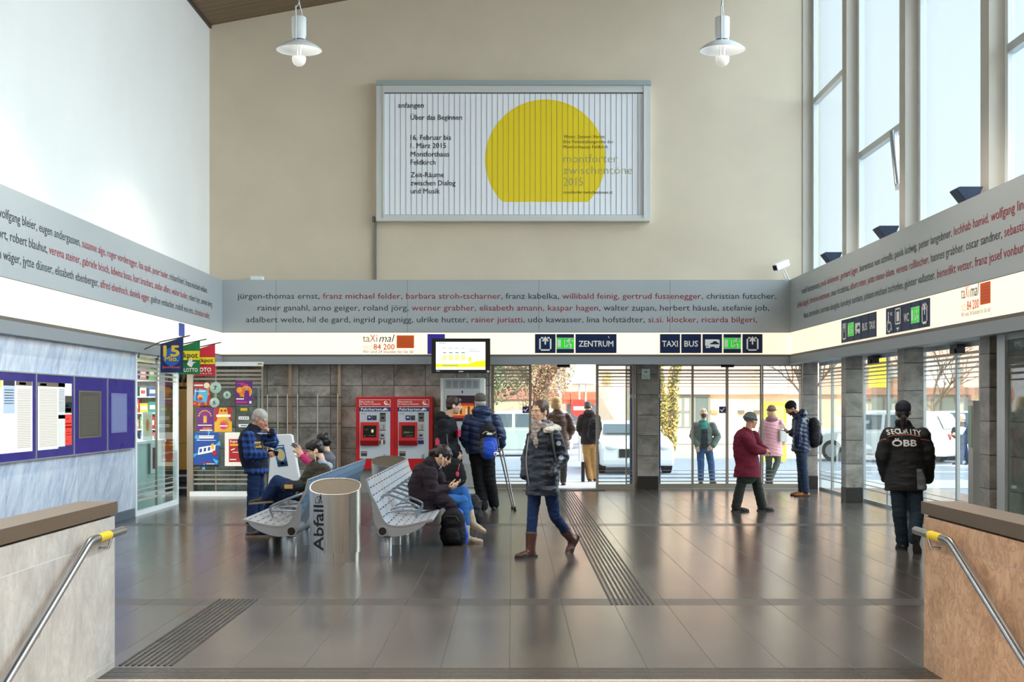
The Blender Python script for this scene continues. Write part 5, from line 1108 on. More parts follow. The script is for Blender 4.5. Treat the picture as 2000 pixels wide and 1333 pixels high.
def hand(mb, wrist, d, palm, curl=.5, thumb=1, mi=0, k=1.0):
    """palm and five fingers: d where the fingers point, palm the side they close to, thumb +1/-1 the side it leaves from"""
    d = Vector(d).normalized(); pn = Vector(palm); pn = (pn - d * pn.dot(d)).normalized(); s_ = d.cross(pn) * thumb; w_ = Vector(wrist)
    mb.tube([w_ - d * .03 * k, w_ + d * .01 * k, w_ + d * .05 * k, w_ + d * .085 * k, w_ + d * .095 * k], [.026 * k, .03 * k, .042 * k, .041 * k, .03 * k], 12, mi, True, (pn, .42))
    for i, (off, ln) in enumerate(((.029, .072), (.010, .081), (-.010, .075), (-.028, .058))):
        p = w_ + d * .085 * k + s_ * off * k; pts = [p]; A = 0.0; cu = curl * (1 + .12 * i)
        for j, fr_ in enumerate((.45, .32, .23)):
            A += cu * (.55, .8, .6)[j]; p = p + (d * math.cos(A) + pn * math.sin(A)) * ln * fr_ * k; pts.append(p)
        mb.tube(pts, [.0095 * k, .009 * k, .0082 * k, .0068 * k], 8, mi); mb.ell(pts[-1], [.007 * k] * 3, None, 8, 5, mi)
    p = w_ + d * .028 * k + s_ * .03 * k; a = p + (d * .5 + s_ * .7 + pn * .4).normalized() * .038 * k; b_ = a + (d * .85 + s_ * .1 + pn * .5).normalized() * .03 * k
    mb.tube([p - s_ * .012 * k, p, a, b_], [.014 * k, .0135 * k, .0105 * k, .008 * k], 8, mi); mb.ell(b_, [.008 * k] * 3, None, 8, 5, mi)
SKIN = mat('skin_fair', 'e0b294', .5, noise_amt=.05, nscale=30); SKIN_R = mat('skin_ruddy', 'd39a7c', .5, noise_amt=.08, nscale=30); SKIN_T = mat('skin_tan', 'c48e6c', .5, noise_amt=.05, nscale=30)
LIPS = mat('lips', 'b4685f', .45); EYEW = mat('eye_white', 'e9e4de', .3); IRIS = mat('eye_iris', '2b211b', .2)
def head_shapes(mb, ex, c, M, k=1.0, fem=False):
    c = Vector(c); L = lambda x, y, z: c + M @ (Vector((x, y, z)) * k); e = lambda p, r: mb.ell(L(*p), [v * k for v in r], M, 16, 11)
    e((0, -.012, .03), (.076, .096, .088)); e((0, .026, -.028), (.062, .068, .085)); e((0, .034, -.075), (.047, .05, .035)); e((0, .068, -.096), (.021, .018, .015))
    g_ = .8 if fem else 1.0; mb.tube([L(0, .082, .024), L(0, .095, .0), L(0, .106 + .006 * g_, -.024)], [.009 * k * g_, .0105 * k * g_, .0145 * k * g_], 10); e((0, .103, -.029), (.018 * g_, .012, .010 * g_))
    e((0, .074, .027), (.052, .018, .012)); e((0, .086, -.056), (.026, .013, .014))
    for s_ in (-1, 1): e((s_ * .036, .058, -.022), (.025, .026, .024)); e((s_ * .076, -.008, -.012), (.011, .02, .031))
    for s_ in (-1, 1):
        ex.ell(L(s_ * .031, .0825, .006), [.0125 * k, .0085 * k, .0055 * k], M, 12, 8, 2); ex.ell(L(s_ * .031, .0885, .006), [.0060 * k, .0036 * k, .0052 * k], M, 10, 6, 3); ex.ell(L(s_ * .031, .0845, .0125), [.0155 * k, .0085 * k, .0045 * k], M, 12, 6, 0)
        ex.ell(L(s_ * .033, .089, .0245), [.018 * k, .006 * k, (.0028 if fem else .004) * k], M, 10, 6, 4)
    ex.ell(L(0, .0965, -.0525), [.021 * k, .0065 * k, .0042 * k], M, 12, 6, 1); ex.ell(L(0, .096, -.061), [.019 * k, .0072 * k, .0055 * k], M, 12, 6, 1)
def shoe(t, ankle, d, up, m, msole, shaft=0.0, knee=None, k=1.0, name='shoe', vox=.009):
    d = Vector(d).normalized(); up = Vector(up); ankle = Vector(ankle)
    if abs(d.z) < .2 and up.z > .9 and abs(ankle.z - .075 * k) < .09: d.z = 0; d.normalize(); ankle.z = .0755 * k; up = Vector((0, 0, 1))     # a standing foot rests flat on the ground
    up = (up - d * up.dot(d)).normalized(); M = frame_of(d, up); o = ankle - up * .075 * k; L = lambda x, y, z: o + M @ (Vector((x, y, z)) * k)
    mb = MB()
    for p, r in (((0, -.035, .04), (.036, .042, .04)), ((0, .03, .045), (.038, .075, .042)), ((0, .10, .035), (.043, .07, .034)), ((0, .155, .028), (.043, .055, .026)), ((0, -.01, .075), (.04, .05, .04))): mb.ell(L(*p), [v * k for v in r], M)
    if shaft:
        q = Vector(ankle); u2 = (Vector(knee) - q).normalized(); limb(mb, [q - u2 * .02, q + u2 * shaft * .5, q + u2 * shaft], [.052 * k, .055 * k, .064 * k])
    me = remesh(mb, vox, 3, (.003, 25), None, None, [m], t.base, name); ob = t.part(name, me, [])
    b = MB(); out = [(-.038, -.07), (-.041, 0), (-.034, .06), (-.047, .12), (-.043, .17), (-.022, .205), (.022, .205), (.043, .17), (.047, .12), (.034, .06), (.041, 0), (.038, -.07), (.02, -.082), (-.02, -.082)]
    b.prism([(x * k, y * k) for x, y in out], L(0, 0, 0), M.col[0], M.col[1], M.col[2] * .022 * k); t.part('sole', b, msole, ob)

def person(s_):
    """s_: joints from the photograph (pixel x, pixel y, metres behind d0), clothes, hair; builds body, clothes, shoes, hair"""
    d0 = s_['d']; J = {k: W(v[0], v[1], d0 + (v[2] if len(v) > 2 else 0)) for k, v in s_['J'].items()}
    pel = (J['hL'] + J['hR']) / 2; base = Vector((pel.x, pel.y, 0)) if 'base' not in s_ else Vector(s_['base'])
    if s_.get('stand', True): base = Vector(((J['aL'].x + J['aR'].x) / 2, (J['aL'].y + J['aR'].y) / 2, 0))
    t = Thing('person', s_['label'], 'person', base); t.J = J; vox = s_.get('vox', .011); hs = s_.get('hs', 1.0); far = vox > .012
    side_s = (J['sR'] - J['sL']).normalized(); side_h = (J['hR'] - J['hL']).normalized(); nk = J['neck']; mid = pel.lerp(nk, .5) + Vector(s_.get('bow', (0, 0, 0)))
    def spine(u):   # quadratic through pelvis, mid, neck
        return pel * ((1 - u) * (1 - 2 * u)) + mid * (4 * u * (1 - u)) + nk * (u * (2 * u - 1))
    def ring(u, a, b_):
        u_ = max(0, min(1, u)); sd_ = side_h.lerp(side_s, u_).normalized(); tg = (spine(min(1, u_ + .05)) - spine(max(0, u_ - .05))).normalized(); fw = tg.cross(sd_).normalized(); sd_ = fw.cross(tg).normalized()
        return (spine(u_), sd_ * a, fw * b_, tg)
    HM = frame_of(s_['face']); hc = J['head']; hk = hs
    # ---- the body, one skin
    mb = MB(); ex = MB(); g = s_.get('girth', 1.0)
    loft(mb, [ring(u, a * g, b_ * g)[:3] for u, a, b_ in ((0, .12, .09), (.12, .145, .105), (.35, .125, .09), (.7, .15, .10), (.9, .13, .085), (1, .06, .06))])
    limb(mb, [nk - (nk - pel).normalized() * .03, nk.lerp(hc + HM @ Vector((0, -.025, -.06)), .6), hc + HM @ Vector((0, -.02, -.05))], [.058 * hk, .052 * hk, .054 * hk])
    for q in 'LR':
        limb(mb, [J['s' + q], J['e' + q], J['w' + q]], [.05, .04, .026]); limb(mb, [J['h' + q], J['k' + q], J['a' + q]], [.078, .052, .036])
    head_shapes(mb, ex, hc, HM, hk, s_.get('fem', False))
    for hd in s_.get('hands', []): hand(ex, J['w' + hd['q']] + Vector(hd.get('off', (0, 0, 0))), hd['d'], hd['palm'], hd.get('curl', .6), hd.get('thumb', 1), 0, hd.get('k', 1.0))
    skin = s_.get('skin', SKIN)
    beard = s_.get('beard')
    def pf(c, n_):
        if beard is None: return 0
        q = HM.transposed() @ (c - hc) / hk; return 5 if (q.z < -.045 and q.y > .0 and q.y < .12 and abs(q.x) < .08 and q.z > -.125) else 0
    me = remesh(mb, .0085 if far else .0065, 3, None, None, pf, [skin, LIPS, EYEW, IRIS, s_['brow'], beard or skin], t.base, 'body', ex)
    t.part('body', me, [], autosmooth=False)
    # ---- trousers
    tr = s_['trousers']; mb = MB(); r_ = tr.get('r', (.098, .074, .062))
    loft(mb, [ring(u, a * g, b_ * g)[:3] for u, a, b_ in ((0, .14, .115), (.1, .165, .125), (.3, .16, .12))]); mb.ell(pel, (.13 * g, .13 * g, .11), None)
    for q in 'LR':
        a = J['a' + q]; kq = J['k' + q]; lo_ = a + (a - kq).normalized() * tr.get('drop', .015); limb(mb, [J['h' + q], kq, a.lerp(kq, .35), lo_], [r_[0] * g, r_[1], (r_[1] + r_[2]) / 2, r_[2]])
    t.part('trousers', remesh(mb, vox, 3, tr.get('wr', (.0075, 10)), None, None, [tr['m']], t.base, 'trousers'), [], autosmooth=False)
    # ---- jacket or coat
    jk = s_['top']; mb = MB(); hem = jk.get('hem', .12); G = jk.get('g', 1.0); B = jk.get('b', 1.0); down = Vector(jk.get('down', (0, 0, -1))).normalized(); fl = jk.get('flare', 1.0)
    st = [(0, .195, .15), (.2, .19, .145), (.4, .178, .138), (.7, .192, .14), (.88, .165, .12), (.97, .11, .095), (1.0, .085, .085)]
    rings = [ring(u, a * G, b_ * G * B)[:3] for u, a, b_ in st]; r0 = ring(0, .195 * G, .15 * G * B)
    sd_ = Vector((r0[1].x, r0[1].y, 0)); fw = Vector((r0[2].x, r0[2].y, 0)); sd_ = sd_.normalized() * .195 * G; fw = fw.normalized() * .15 * G * B if fw.length > .03 else r0[2]
    lowr = [(pel + down * hem * u, r0[1].lerp(sd_, u) * (1 + (fl - 1) * u), r0[2].lerp(fw, u) * (1 + (fl - 1) * u)) for u in (1, .66, .33)]
    loft(mb, lowr + rings)
    tg = (nk - pel).normalized(); col = jk.get('collar', .05)
    if col: cdir = (hc + HM @ Vector((0, -.03, -.09)) - nk).normalized(); loft(mb, [(nk - cdir * .05, ring(1, .1, .1)[1], ring(1, .1, .1)[2]), (nk + cdir * col * .5, ring(1, .088, .088)[1], ring(1, .088, .092)[2]), (nk + cdir * col, ring(1, .078, .078)[1], ring(1, .08, .082)[2])])
    sr = jk.get('sr', (.082, .068, .052)); sl = MB(); tgt = sl if 'sleeve_m' in jk else mb
    for q in 'LR':
        we = J['w' + q]; el = J['e' + q]; end = we + (we - el).normalized() * jk.get('cuff', .0); limb(tgt, [J['s' + q] - Vector((0, 0, .015)), el, end], sr)
        if tgt is sl: limb(mb, [J['s' + q] - Vector((0, 0, .015)), J['s' + q].lerp(el, .12)], [sr[0] * 1.08, sr[0]])
    for p, r in jk.get('blobs', []): mb.ell(W(*p) if len(p) == 3 else p, r)
    warp = None
    me = remesh(mb, vox, 4, jk.get('wr', (.009, 8)), jk.get('quilt'), jk.get('paint') and jk['paint'](t, J, HM), aslist(jk['m']), t.base, 'jacket')
    t.jacket = t.part(jk.get('name', 'jacket'), me, [], autosmooth=False)
    if tgt is sl: t.part('shirt', remesh(sl, vox, 4, (.006, 10), None, None, [jk['sleeve_m']], t.base, 'shirt'), [], autosmooth=False)
    if 'hood' in s_:
        h = s_['hood']; mb = MB(); bk = -ring(1, 1, 1)[2].normalized() * (1 if (HM.col[1]).dot(ring(1, 1, 1)[2]) > 0 else -1); c = nk + bk * h.get('back', .09) + Vector((0, 0, h.get('up', -.01)))
        r = h.get('r', .1); Mh = frame_of(-bk if abs(bk.z) < .9 else (0, 1, 0)); mb.ell(c, (r * 1.25, r * .75, r * .8), Mh); mb.ell(c + Vector((0, 0, -r * .55)), (r * 1.0, r * .6, r * .7), Mh)
        for e_ in (-1, 1): mb.ell(nk + Mh.col[0] * e_ * .075 + Vector((0, 0, .0)), (.045, .065, .05), Mh)
        t.part('hood', remesh(mb, vox, 3, (.008, 12), h.get('quilt'), None, [h['m']], t.base, 'hood'), [], autosmooth=False)
    # ---- shoes
    sh = s_['shoes']
    for q in 'LR':
        f = sh.get('f' + q, s_.get('fwd')); up = sh.get('u' + q, (0, 0, 1)); shoe(t, J['a' + q], f, up, sh['m'], sh['s'], sh.get('shaft', 0), J['k' + q], sh.get('k', 1.0), sh.get('name', 'shoe'), vox * .85)
    # ---- hair and hat
    def L(x, y, z): return hc + HM @ (Vector((x, y, z)) * hk)
    def E(mb_, p, r): mb_.ell(L(*p), [v * hk for v in r], HM, 18, 12)
    ha = s_.get('hair')
    if ha:
        mb = MB(); stl = ha['style']
        if stl in ('short', 'crop'):
            th = .0 if stl == 'crop' else .006
            E(mb, (0, -.02, .046), (.080 + th, .098 + th, .080 + th)); E(mb, (0, -.052, .0), (.071 + th, .058 + th, .068 + th))
            if ha.get('fringe'): E(mb, (0, .045, .085), (.06, .05, .035)); E(mb, (.03, .06, .07), (.035, .03, .025)); E(mb, (-.03, .065, .066), (.035, .028, .025))
        elif stl == 'tied':
            E(mb, (0, -.021, .0465), (.083, .098, .081)); E(mb, (0, -.055, .0), (.074, .056, .07)); E(mb, (0, -.105, .0), (.034, .034, .034))
            for e_ in (-1, 1): E(mb, (e_ * .066, .008, .033), (.018, .045, .042))
            if ha.get('tail'): mb.tube([L(0, -.115, .0), L(0, -.145, -.05), L(0, -.13, -.13)], [.03 * hk, .036 * hk, .012 * hk], 10)
            if ha.get('fringe'): E(mb, (0, .06, .055), (.055, .032, .035)); E(mb, (.035, .075, .02), (.018, .018, .04)); E(mb, (-.035, .075, .02), (.018, .018, .04))
        elif stl == 'bob':
            E(mb, (0, -.02, .044), (.088, .1, .084)); E(mb, (0, -.05, -.04), (.088, .06, .085))
            for e_ in (-1, 1): E(mb, (e_ * .07, -.01, -.03), (.025, .05, .075))
        elif stl == 'nape': E(mb, (0, -.05, -.02), (.074, .058, .06)); E(mb, (0, -.06, -.06), (.06, .04, .05)) if ha.get('long') else None
        t.part('hair', remesh(mb, .007 if not far else .010, 3, None, None, None, [ha['m']], t.base, 'hair', None, None, (hc, HM, .0045)), [], autosmooth=False)
    ht = s_.get('hat')
    if ht:
        mb = MB(); stl = ht['style']
        if stl == 'cap':
            E(mb, (0, -.012, .055), (.088, .107, .075)); E(mb, (0, -.04, .03), (.087, .08, .055)); P_ = MB()
            t.part('cap', remesh(mb, .009, 3, (.002, 20), None, None, [ht['m']], t.base, 'cap'), [], autosmooth=False)
            vs = []; n_ = 12
            for j, (ry, z) in enumerate(((.085, .045), (.16, .032))):
                for k in range(n_ + 1): a = PI * (.1 + .8 * k / n_); vs.append(L(.085 * math.cos(a) * (1 if j == 0 else .95), ry * math.sin(a), z - (.0 if j == 0 else .012 * abs(math.cos(a)))))
            nv = len(vs); vs += [v - HM.col[2] * .006 for v in vs]; fs = []
            for k in range(n_): a, b_ = k, k + n_ + 1; fs += [(a, a + 1, b_ + 1, b_), (a + nv, b_ + nv, b_ + 1 + nv, a + 1 + nv), (b_, b_ + 1, b_ + 1 + nv, b_ + nv)]
            P_.add(vs, fs, 0, True); t.part('cap_peak', P_, ht.get('m2', ht['m']))
        else:
            E(mb, (0, -.018, .05), (.088, .106, .085)); E(mb, (0, -.03, .02), (.087, .095, .05))
            if stl == 'knit': mb.tube([L(.09 * math.cos(2 * PI * k / 20), -.02 + .105 * math.sin(2 * PI * k / 20), .03 - .012 * math.sin(2 * PI * k / 20)) for k in range(21)], .016 * hk, 10)
            t.part('hat', remesh(mb, .009, 2, (.003, 45), ht.get('quilt'), None, [ht['m']], t.base, 'hat'), [], autosmooth=False)
    return t

def cloth(name, col, rough=.8, nz=.18, sc=40, bump=.25): return mat(name, col, rough, noise_amt=nz * .8, nscale=sc, bump=bump * .4, bscale=260, spec=.3)
DENIM = cloth('dark_denim', '1b2f55', .85, .25, 60); DENIM_L = cloth('bright_denim', '2b609f', .85, .25, 50); BLACKT = cloth('black_trousers', '101115', .85); SOLE = mat('rubber_sole', '2a2622', .7); SOLE_L = mat('crepe_sole', '8a7a66', .7)
HBROWN = mat('hair_brown', '3b2a20', .45, noise_amt=.3, nscale=90); HDARK = mat('hair_black', '191310', .4, noise_amt=.3, nscale=90); HGREY = mat('hair_grey', 'b3aca4', .5, noise_amt=.2, nscale=80); HBLOND = mat('hair_blond', 'cba36a', .5, noise_amt=.25, nscale=80)
SBLACK = mat('black_leather', '1a1715', .35, noise_amt=.2); SBROWN = mat('brown_leather', '4e2c22', .4, noise_amt=.25, nscale=14)
def plaid():
    m = mat('blue_plaid', '1c2f62', .9); n, b = nodes_of(m); s_ = nn(n, 'ShaderNodeSeparateXYZ'); n.links.new(nn(n, 'ShaderNodeTexCoord').outputs['Object'], s_.inputs[0])
    h = math_(n, 'LESS_THAN', math_(n, 'FRACT', math_(n, 'DIVIDE', math_(n, 'ADD', s_.outputs[2], 10), .085)), .5); v = math_(n, 'LESS_THAN', math_(n, 'FRACT', math_(n, 'DIVIDE', math_(n, 'ADD', math_(n, 'ADD', s_.outputs[0], s_.outputs[1]), 10), .085)), .5)
    n.links.new(mixc(n, math_(n, 'MULTIPLY', math_(n, 'ADD', h, v), .5), lin('0d1326'), lin('2450a0')), b.inputs['Base Color']); return m
# ------------------------------------------------------------------ people: who stands where
def strap(t, name, pts, wd, th, m, parent=None):
    """flat webbing through world points"""
    P = [Vector(p) for p in pts]; b = MB(); b.tube(P, wd / 2, 8, 0, True); return t.part(name, b, m, parent)
def paint_front(m_front, half, lo=-9):
    """material 1 inside a band down the middle of the chest (an open jacket)"""
    def mk(t, J, HM):
        nk = J['neck']; pel = (J['hL'] + J['hR']) / 2; sd_ = (J['sR'] - J['sL']).normalized(); up = (nk - pel).normalized(); fw = up.cross(sd_)
        def f(c, n_):
            q = c - nk; x = q.dot(sd_); y = q.dot(fw); z = q.dot(up)
            if y > .045 and abs(x) < half + .04 * max(0, -z) and z > lo: return 2 if z > -.16 else 1
            return 0
        return f
    return mk

def conform(mb, ob, base, d, gap=.004):
    """lays flat lettering onto the cloth it is printed on"""
    dice(mb, .03); tr = BVHTree.FromPolygons([v.co + base for v in ob.data.vertices], [tuple(p.vertices) for p in ob.data.polygons]); out = []
    for v in mb.v:
        h = tr.ray_cast(Vector(v) - Vector(d) * 1.0, Vector(d)); out.append(tuple(h[0] - Vector(d) * gap) if h[0] is not None else v)
    mb.v = out; return mb
# the woman walking past, nearest to the camera
PARKA = mat('parka_navy', '141b2b', .42, noise_amt=.2, nscale=12, bump=.25, bscale=40, spec=.5)
A_ = person(dict(d=14.3, label='person in dark navy parka, beige scarf and brown boots walking across the middle', face=(-.68, -.73, -.04), hs=1.0, vox=.010, brow=HBROWN, fem=True, fwd=(-.7, -.7, 0),
    J=dict(head=(1054, 805, 0), neck=(1060, 833, .02), sR=(1043, 851, .13), sL=(1085, 851, -.12), eR=(1030, 893, .17), wR=(1025, 924, .07), eL=(1099, 895, -.10), wL=(1082, 922, -.22), hR=(1048, 931, .07), hL=(1071, 931, -.07), kR=(1040, 1010, .02), aR=(1036, 1073, .02), kL=(1083, 1008, .10), aL=(1116, 1053, .44)),
    trousers=dict(m=DENIM, r=(.088, .060, .045), drop=-.13, wr=(.006, 14)), top=dict(m=[PARKA, mat('parka_zip', '9a9894', .4, .5)], hem=.20, g=.97, flare=1.10, wr=(.013, 9), sr=(.078, .066, .05), cuff=.03, collar=.07, name='parka'),
    shoes=dict(m=SBROWN, s=SOLE, shaft=.17, fR=(-.75, -.66, 0), fL=(-.42, -.40, -.82), uL=(-.35, -.4, .4), name='boot'),
    hair=dict(style='tied', m=mat('hair_chestnut', '4a3426', .45, noise_amt=.35, nscale=90))))
J = A_.J; nk = J['neck']
mb = MB(); ax = Vector((-.7, -.7, 0))
for k in range(9):
    a = 2 * PI * k / 9; mb.ell(nk + Vector((.085 * math.cos(a), .085 * math.sin(a), .01 + .015 * math.sin(a * 2))), (.042, .042, .04))
mb.ell(nk + ax * .09 + Vector((0, 0, -.03)), (.06, .06, .05)); mb.ell(nk + ax * .125 + Vector((.0, 0, -.10)), (.045, .04, .07)); mb.ell(nk + ax * .14 + Vector((.03, -.02, -.17)), (.03, .03, .06))
A_.part('scarf', remesh(mb, .009, 2, (.013, 22), None, None, [mat('scarf_wool', 'a99a92', .9, noise_amt=.4, nscale=38, bump=.5, bscale=120)], A_.base, 'scarf'), [], autosmooth=False)
mb = MB()
for u, r in ((0, .05), (.25, .052), (.5, .055), (.75, .052), (1, .048)): mb.ell(nk + Vector((.075 - .02 * u, .10 - .26 * u, -.01 - .03 * u)) + Vector((.07 * math.sin(PI * u), .0, 0)), (r * 1.2, r, r * .75))
A_.part('fleece_collar', remesh(mb, .009, 3, (.01, 40), None, None, [mat('fleece_cream', 'd9d2c2', .95, bump=.6, bscale=150)], A_.base, 'fleece'), [], autosmooth=False)
b = MB(); pts = [nk + ax * (.14 + .05 * math.sin(PI * min(1, u * 1.15))) + Vector((-.045 + .01 * u, .03, -.10 - .62 * u)) for u in [k / 10 for k in range(11)]]
b.tube(pts, .0075, 6); A_.part('zip', b, mat('zip_silver', 'a6a5a2', .35, .7))
for dx, dz in ((-.01, -.05), (.018, -.20)):
    b = MB(); c = J['sL'] + Vector((.040 + dx, -.2, -.03 + dz)); b.disc(c, X_, Z_, .026, 0, 20)
    conform(b, A_.jacket, A_.base, (0, 1, 0), .004); A_.part('sleeve_badge', b, mat('badge_pale', '98a0ad', .6))
strap(A_, 'bag_strap', [nk + Vector((.10, -.08, .0)), J['sL'] + Vector((-.04, -.10, .0)), J['sL'] + Vector((-.025, -.125, -.12)), J['sL'] + Vector((.005, -.10, -.28))], .022, .004, mat('strap_olive', '39372c', .6))

# the security guard seen from behind
GUARD = mat('guard_jacket', '0e0f13', .7, noise_amt=.2, nscale=20, bump=.2, bscale=60)
B_ = person(dict(d=15.0, label='person seen from behind in a black SECURITY jacket and dark cap', face=(.30, .95, -.06), vox=.010, brow=HDARK, fwd=(0, 1, 0), hs=1.0,
    J=dict(head=(1764, 805, 0), neck=(1766, 834, .02), sL=(1737, 850, 0), sR=(1801, 850, 0), eL=(1723, 893, .0), wL=(1729, 926, .10), eR=(1813, 893, .0), wR=(1813, 928, .12), hL=(1753, 934, 0), hR=(1784, 934, 0), kL=(1757, 1005, -.04), aL=(1763, 1062, .02), kR=(1790, 1006, -.10), aR=(1786, 1050, -.34)),
    trousers=dict(m=cloth('guard_trousers', '1b2b36', .8), r=(.096, .078, .068)), top=dict(m=[GUARD], hem=.14, g=1.13, flare=1.08, sr=(.10, .082, .062), cuff=.05, collar=.10, wr=(.012, 7)),
    shoes=dict(m=SBLACK, s=SOLE, fL=(.05, 1, 0), fR=(.22, .30, -.92), uR=(.1, .9, .3)), hair=dict(style='nape', m=HDARK), hat=dict(style='cap', m=mat('cap_navy', '181d2a', .7)), skin=SKIN_T))
hc = B_.J['head']; mb = MB(); mb.tube([hc + Vector((-.03, -.10, -.03)), hc + Vector((-.035, -.135, -.07)), hc + Vector((-.03, -.125, -.15)), hc + Vector((-.028, -.12, -.20))], [.026, .034, .03, .012], 10)
B_.part('ponytail', remesh(mb, .008, 2, (.005, 40), None, None, [HDARK], B_.base, 'tail'), [], autosmooth=False)
yy = 14.7; k_ = 15 / 176.67 / 15
def gp(a, c): return W(a, c, 14.86)
b = MB(); wd = lambda n_: n_ * 14.86 / F
for i, ch in enumerate('SECURITY'):
    u = (i - 3.5) / 3.5; b.text(ch, gp(1767.5 + 29.5 * u, 847.5 + 2.2 * u * u + (1.2 if u > 0 else 0) * u), Vector((1, 0, -.09 * u)).normalized(), Vector((.09 * u, 0, 1)).normalized(), .078, None, 0, .03, 0, 'c')
b.text('ÖBB', gp(1767, 872), X_, Z_, .098, wd(46), 0, .03, 0, 'c')
B_.part('lettering', conform(b, B_.jacket, B_.base, (0, 1, 0), .010), mat('print_white', 'f0eeec', .6))
b = MB()
def strip_(p0, p1, n_=10, h=1.3):
    for i in range(n_):
        a = [p0[j] + (p1[j] - p0[j]) * i / n_ for j in (0, 1)]; c = [p0[j] + (p1[j] - p0[j]) * (i + 1) / n_ for j in (0, 1)]; b.face([gp(a[0], a[1] + h), gp(c[0], c[1] + h), gp(*c), gp(*a)])
for i in range(8):
    f = lambda u: (1736 + 64 * u, 850.5 + 4 * (2 * u - 1) ** 2 - 1.5); strip_(f(i / 8), f((i + 1) / 8), 2)
strip_((1718, 860), (1734, 857.5), 4); strip_((1800, 857.5), (1820, 860.5), 4)
B_.part('piping', conform(b, B_.jacket, B_.base, (0, 1, 0), .005), mat('piping_salmon', 'd8765e', .6))
b = MB(); pts = [(1789, 916), (1801, 917), (1811, 938), (1812, 958), (1790, 956)]; q = [gp(*p) for p in pts]; c = sum(q, Vector()) / 5
for i in range(5):
    for u0, u1 in ((0, .5), (.5, 1)):
        a, e = q[i], q[(i + 1) % 5]; b.face([c + (a - c) * u1, c + (e - c) * u1, c + (e - c) * u0, c + (a - c) * u0] if u0 else [c, c + (a - c) * u1, c + (e - c) * u1])
B_.part('grey_patch', conform(b, B_.jacket, B_.base, (0, 1, 0), .006), mat('patch_grey', '6f7578', .7, noise_amt=.15))

# the old lady in the burgundy coat
BURG = cloth('burgundy_wool', '6e1f33', .9, .3, 70, .5)
C_ = person(dict(d=20.5, label='person in a long burgundy coat and grey knitted hat walking to the right', face=(.85, .45, -.12), vox=.012, brow=HGREY, fwd=(.95, .3, 0), hs=1.0, bow=(-.05, 0, 0),
    J=dict(head=(1467, 822, 0), neck=(1461, 843, 0), sR=(1455, 852, -.15), sL=(1472, 850, .15), eR=(1474, 878, -.21), wR=(1490, 882, -.10), eL=(1483, 876, .15), wL=(1494, 880, .04), hR=(1455, 897, -.08), hL=(1463, 897, .08), kR=(1448, 945, -.08), aR=(1438, 988, -.06), kL=(1478, 944, .08), aL=(1488, 987, .08)),
    trousers=dict(m=cloth('charcoal_trousers', '2c2f2c', .85), r=(.09, .078, .074)), top=dict(m=[BURG], hem=.27, g=1.02, b=1.2, flare=1.2, sr=(.085, .076, .06), wr=(.010, 6), name='coat', collar=.04),
    shoes=dict(m=SBLACK, s=SOLE, fR=(.95, .1, -.1), fL=(.95, .2, .12), k=.95), hat=dict(style='knit', m=cloth('grey_knit', '6b6f6e', .95, .3, 60, .8)), hands=[dict(q='R', d=(.8, .3, .1), palm=(0, .5, -.6), curl=.9, thumb=-1)], skin=SKIN_R))
b = MB(); c = W(1462, 931, 20.35); b.ell(c, (.13, .05, .12)); hb = Thing('handbag', 'dark green handbag hanging under the burgundy coat', 'handbag', c - Vector((0, 0, .11)))
hb.part('body', remesh(b, .012, 2, (.006, 12), None, None, [cloth('bag_green', '26382f', .6)], hb.base, 'bag'), [], autosmooth=False); b = MB(); b.tube([c + Vector((-.06, 0, .1)), c + Vector((-.03, 0, .22)), c + Vector((.05, 0, .22)), c + Vector((.07, 0, .1))], .008, 8); hb.part('handle', b, SBLACK)

# the man with phone and backpack at the corner of the glass
NAVYQ = mat('puffer_navy', '1b2748', .35, noise_amt=.15, nscale=14, spec=.5)
D_man = person(dict(d=24.0, label='person looking at a phone in a navy puffer jacket, jeans and tan shoes', face=(-.82, -.12, -.52), vox=.012, brow=HDARK, fwd=(-1, -.05, 0), beard=mat('beard_dark', '3a2b22', .7), bow=(.03, 0, 0),
    J=dict(head=(1545, 798, 0), neck=(1559, 813, 0), sL=(1562, 823, -.18), sR=(1561, 823, .18), eL=(1558, 849, -.23), wL=(1557, 868, -.16), eR=(1553, 848, .2), wR=(1545, 846, .04), hL=(1565, 880, -.09), hR=(1564, 880, .09), kL=(1569, 919, -.09), aL=(1573, 958, -.09), kR=(1566, 919, .09), aR=(1566, 956, .12)),
    trousers=dict(m=cloth('grey_blue_jeans', '26344a', .85, .3, 40), r=(.098, .08, .066)), top=dict(m=[NAVYQ], hem=.03, g=1.02, b=1.1, sr=(.09, .076, .06), quilt=(.012, .075), wr=(.006, 9), collar=.06),
    hood=dict(m=NAVYQ, r=.11, back=.08, up=.02), shoes=dict(m=mat('tan_leather', 'a65f27', .4, noise_amt=.2), s=SOLE, fL=(-1, -.1, 0), fR=(-1, -.05, 0)), hair=dict(style='crop', m=HDARK), hat=dict(style='beanie', m=cloth('black_knit', '19191b', .9, .2, 60, .5)),
    hands=[dict(q='R', d=(-.8, -.2, .1), palm=(0, -.3, .8), curl=.8, thumb=1)], skin=SKIN_T))
def phone(c, u, v, label, group=None, wd=.07, ln=.14):
    u = Vector(u).normalized(); v = Vector(v); v = (v - u * v.dot(u)).normalized(); n_ = u.cross(v); c = Vector(c); t = Thing('smartphone', label, 'phone', c)
    b = MB(); b.prism([(-wd / 2, -ln / 2), (wd / 2, -ln / 2), (wd / 2, ln / 2), (-wd / 2, ln / 2)], c - n_ * .004, u, v, n_ * .008); t.part('case', b, mat('phone_black', '141416', .2), bevel=.003)
    b = MB(); b.rect(c + n_ * .0046, u, v, -wd / 2 + .004, wd / 2 - .004, -ln / 2 + .01, ln / 2 - .01); t.part('screen', b, mat('phone_screen', '3c4450', .1)); return t
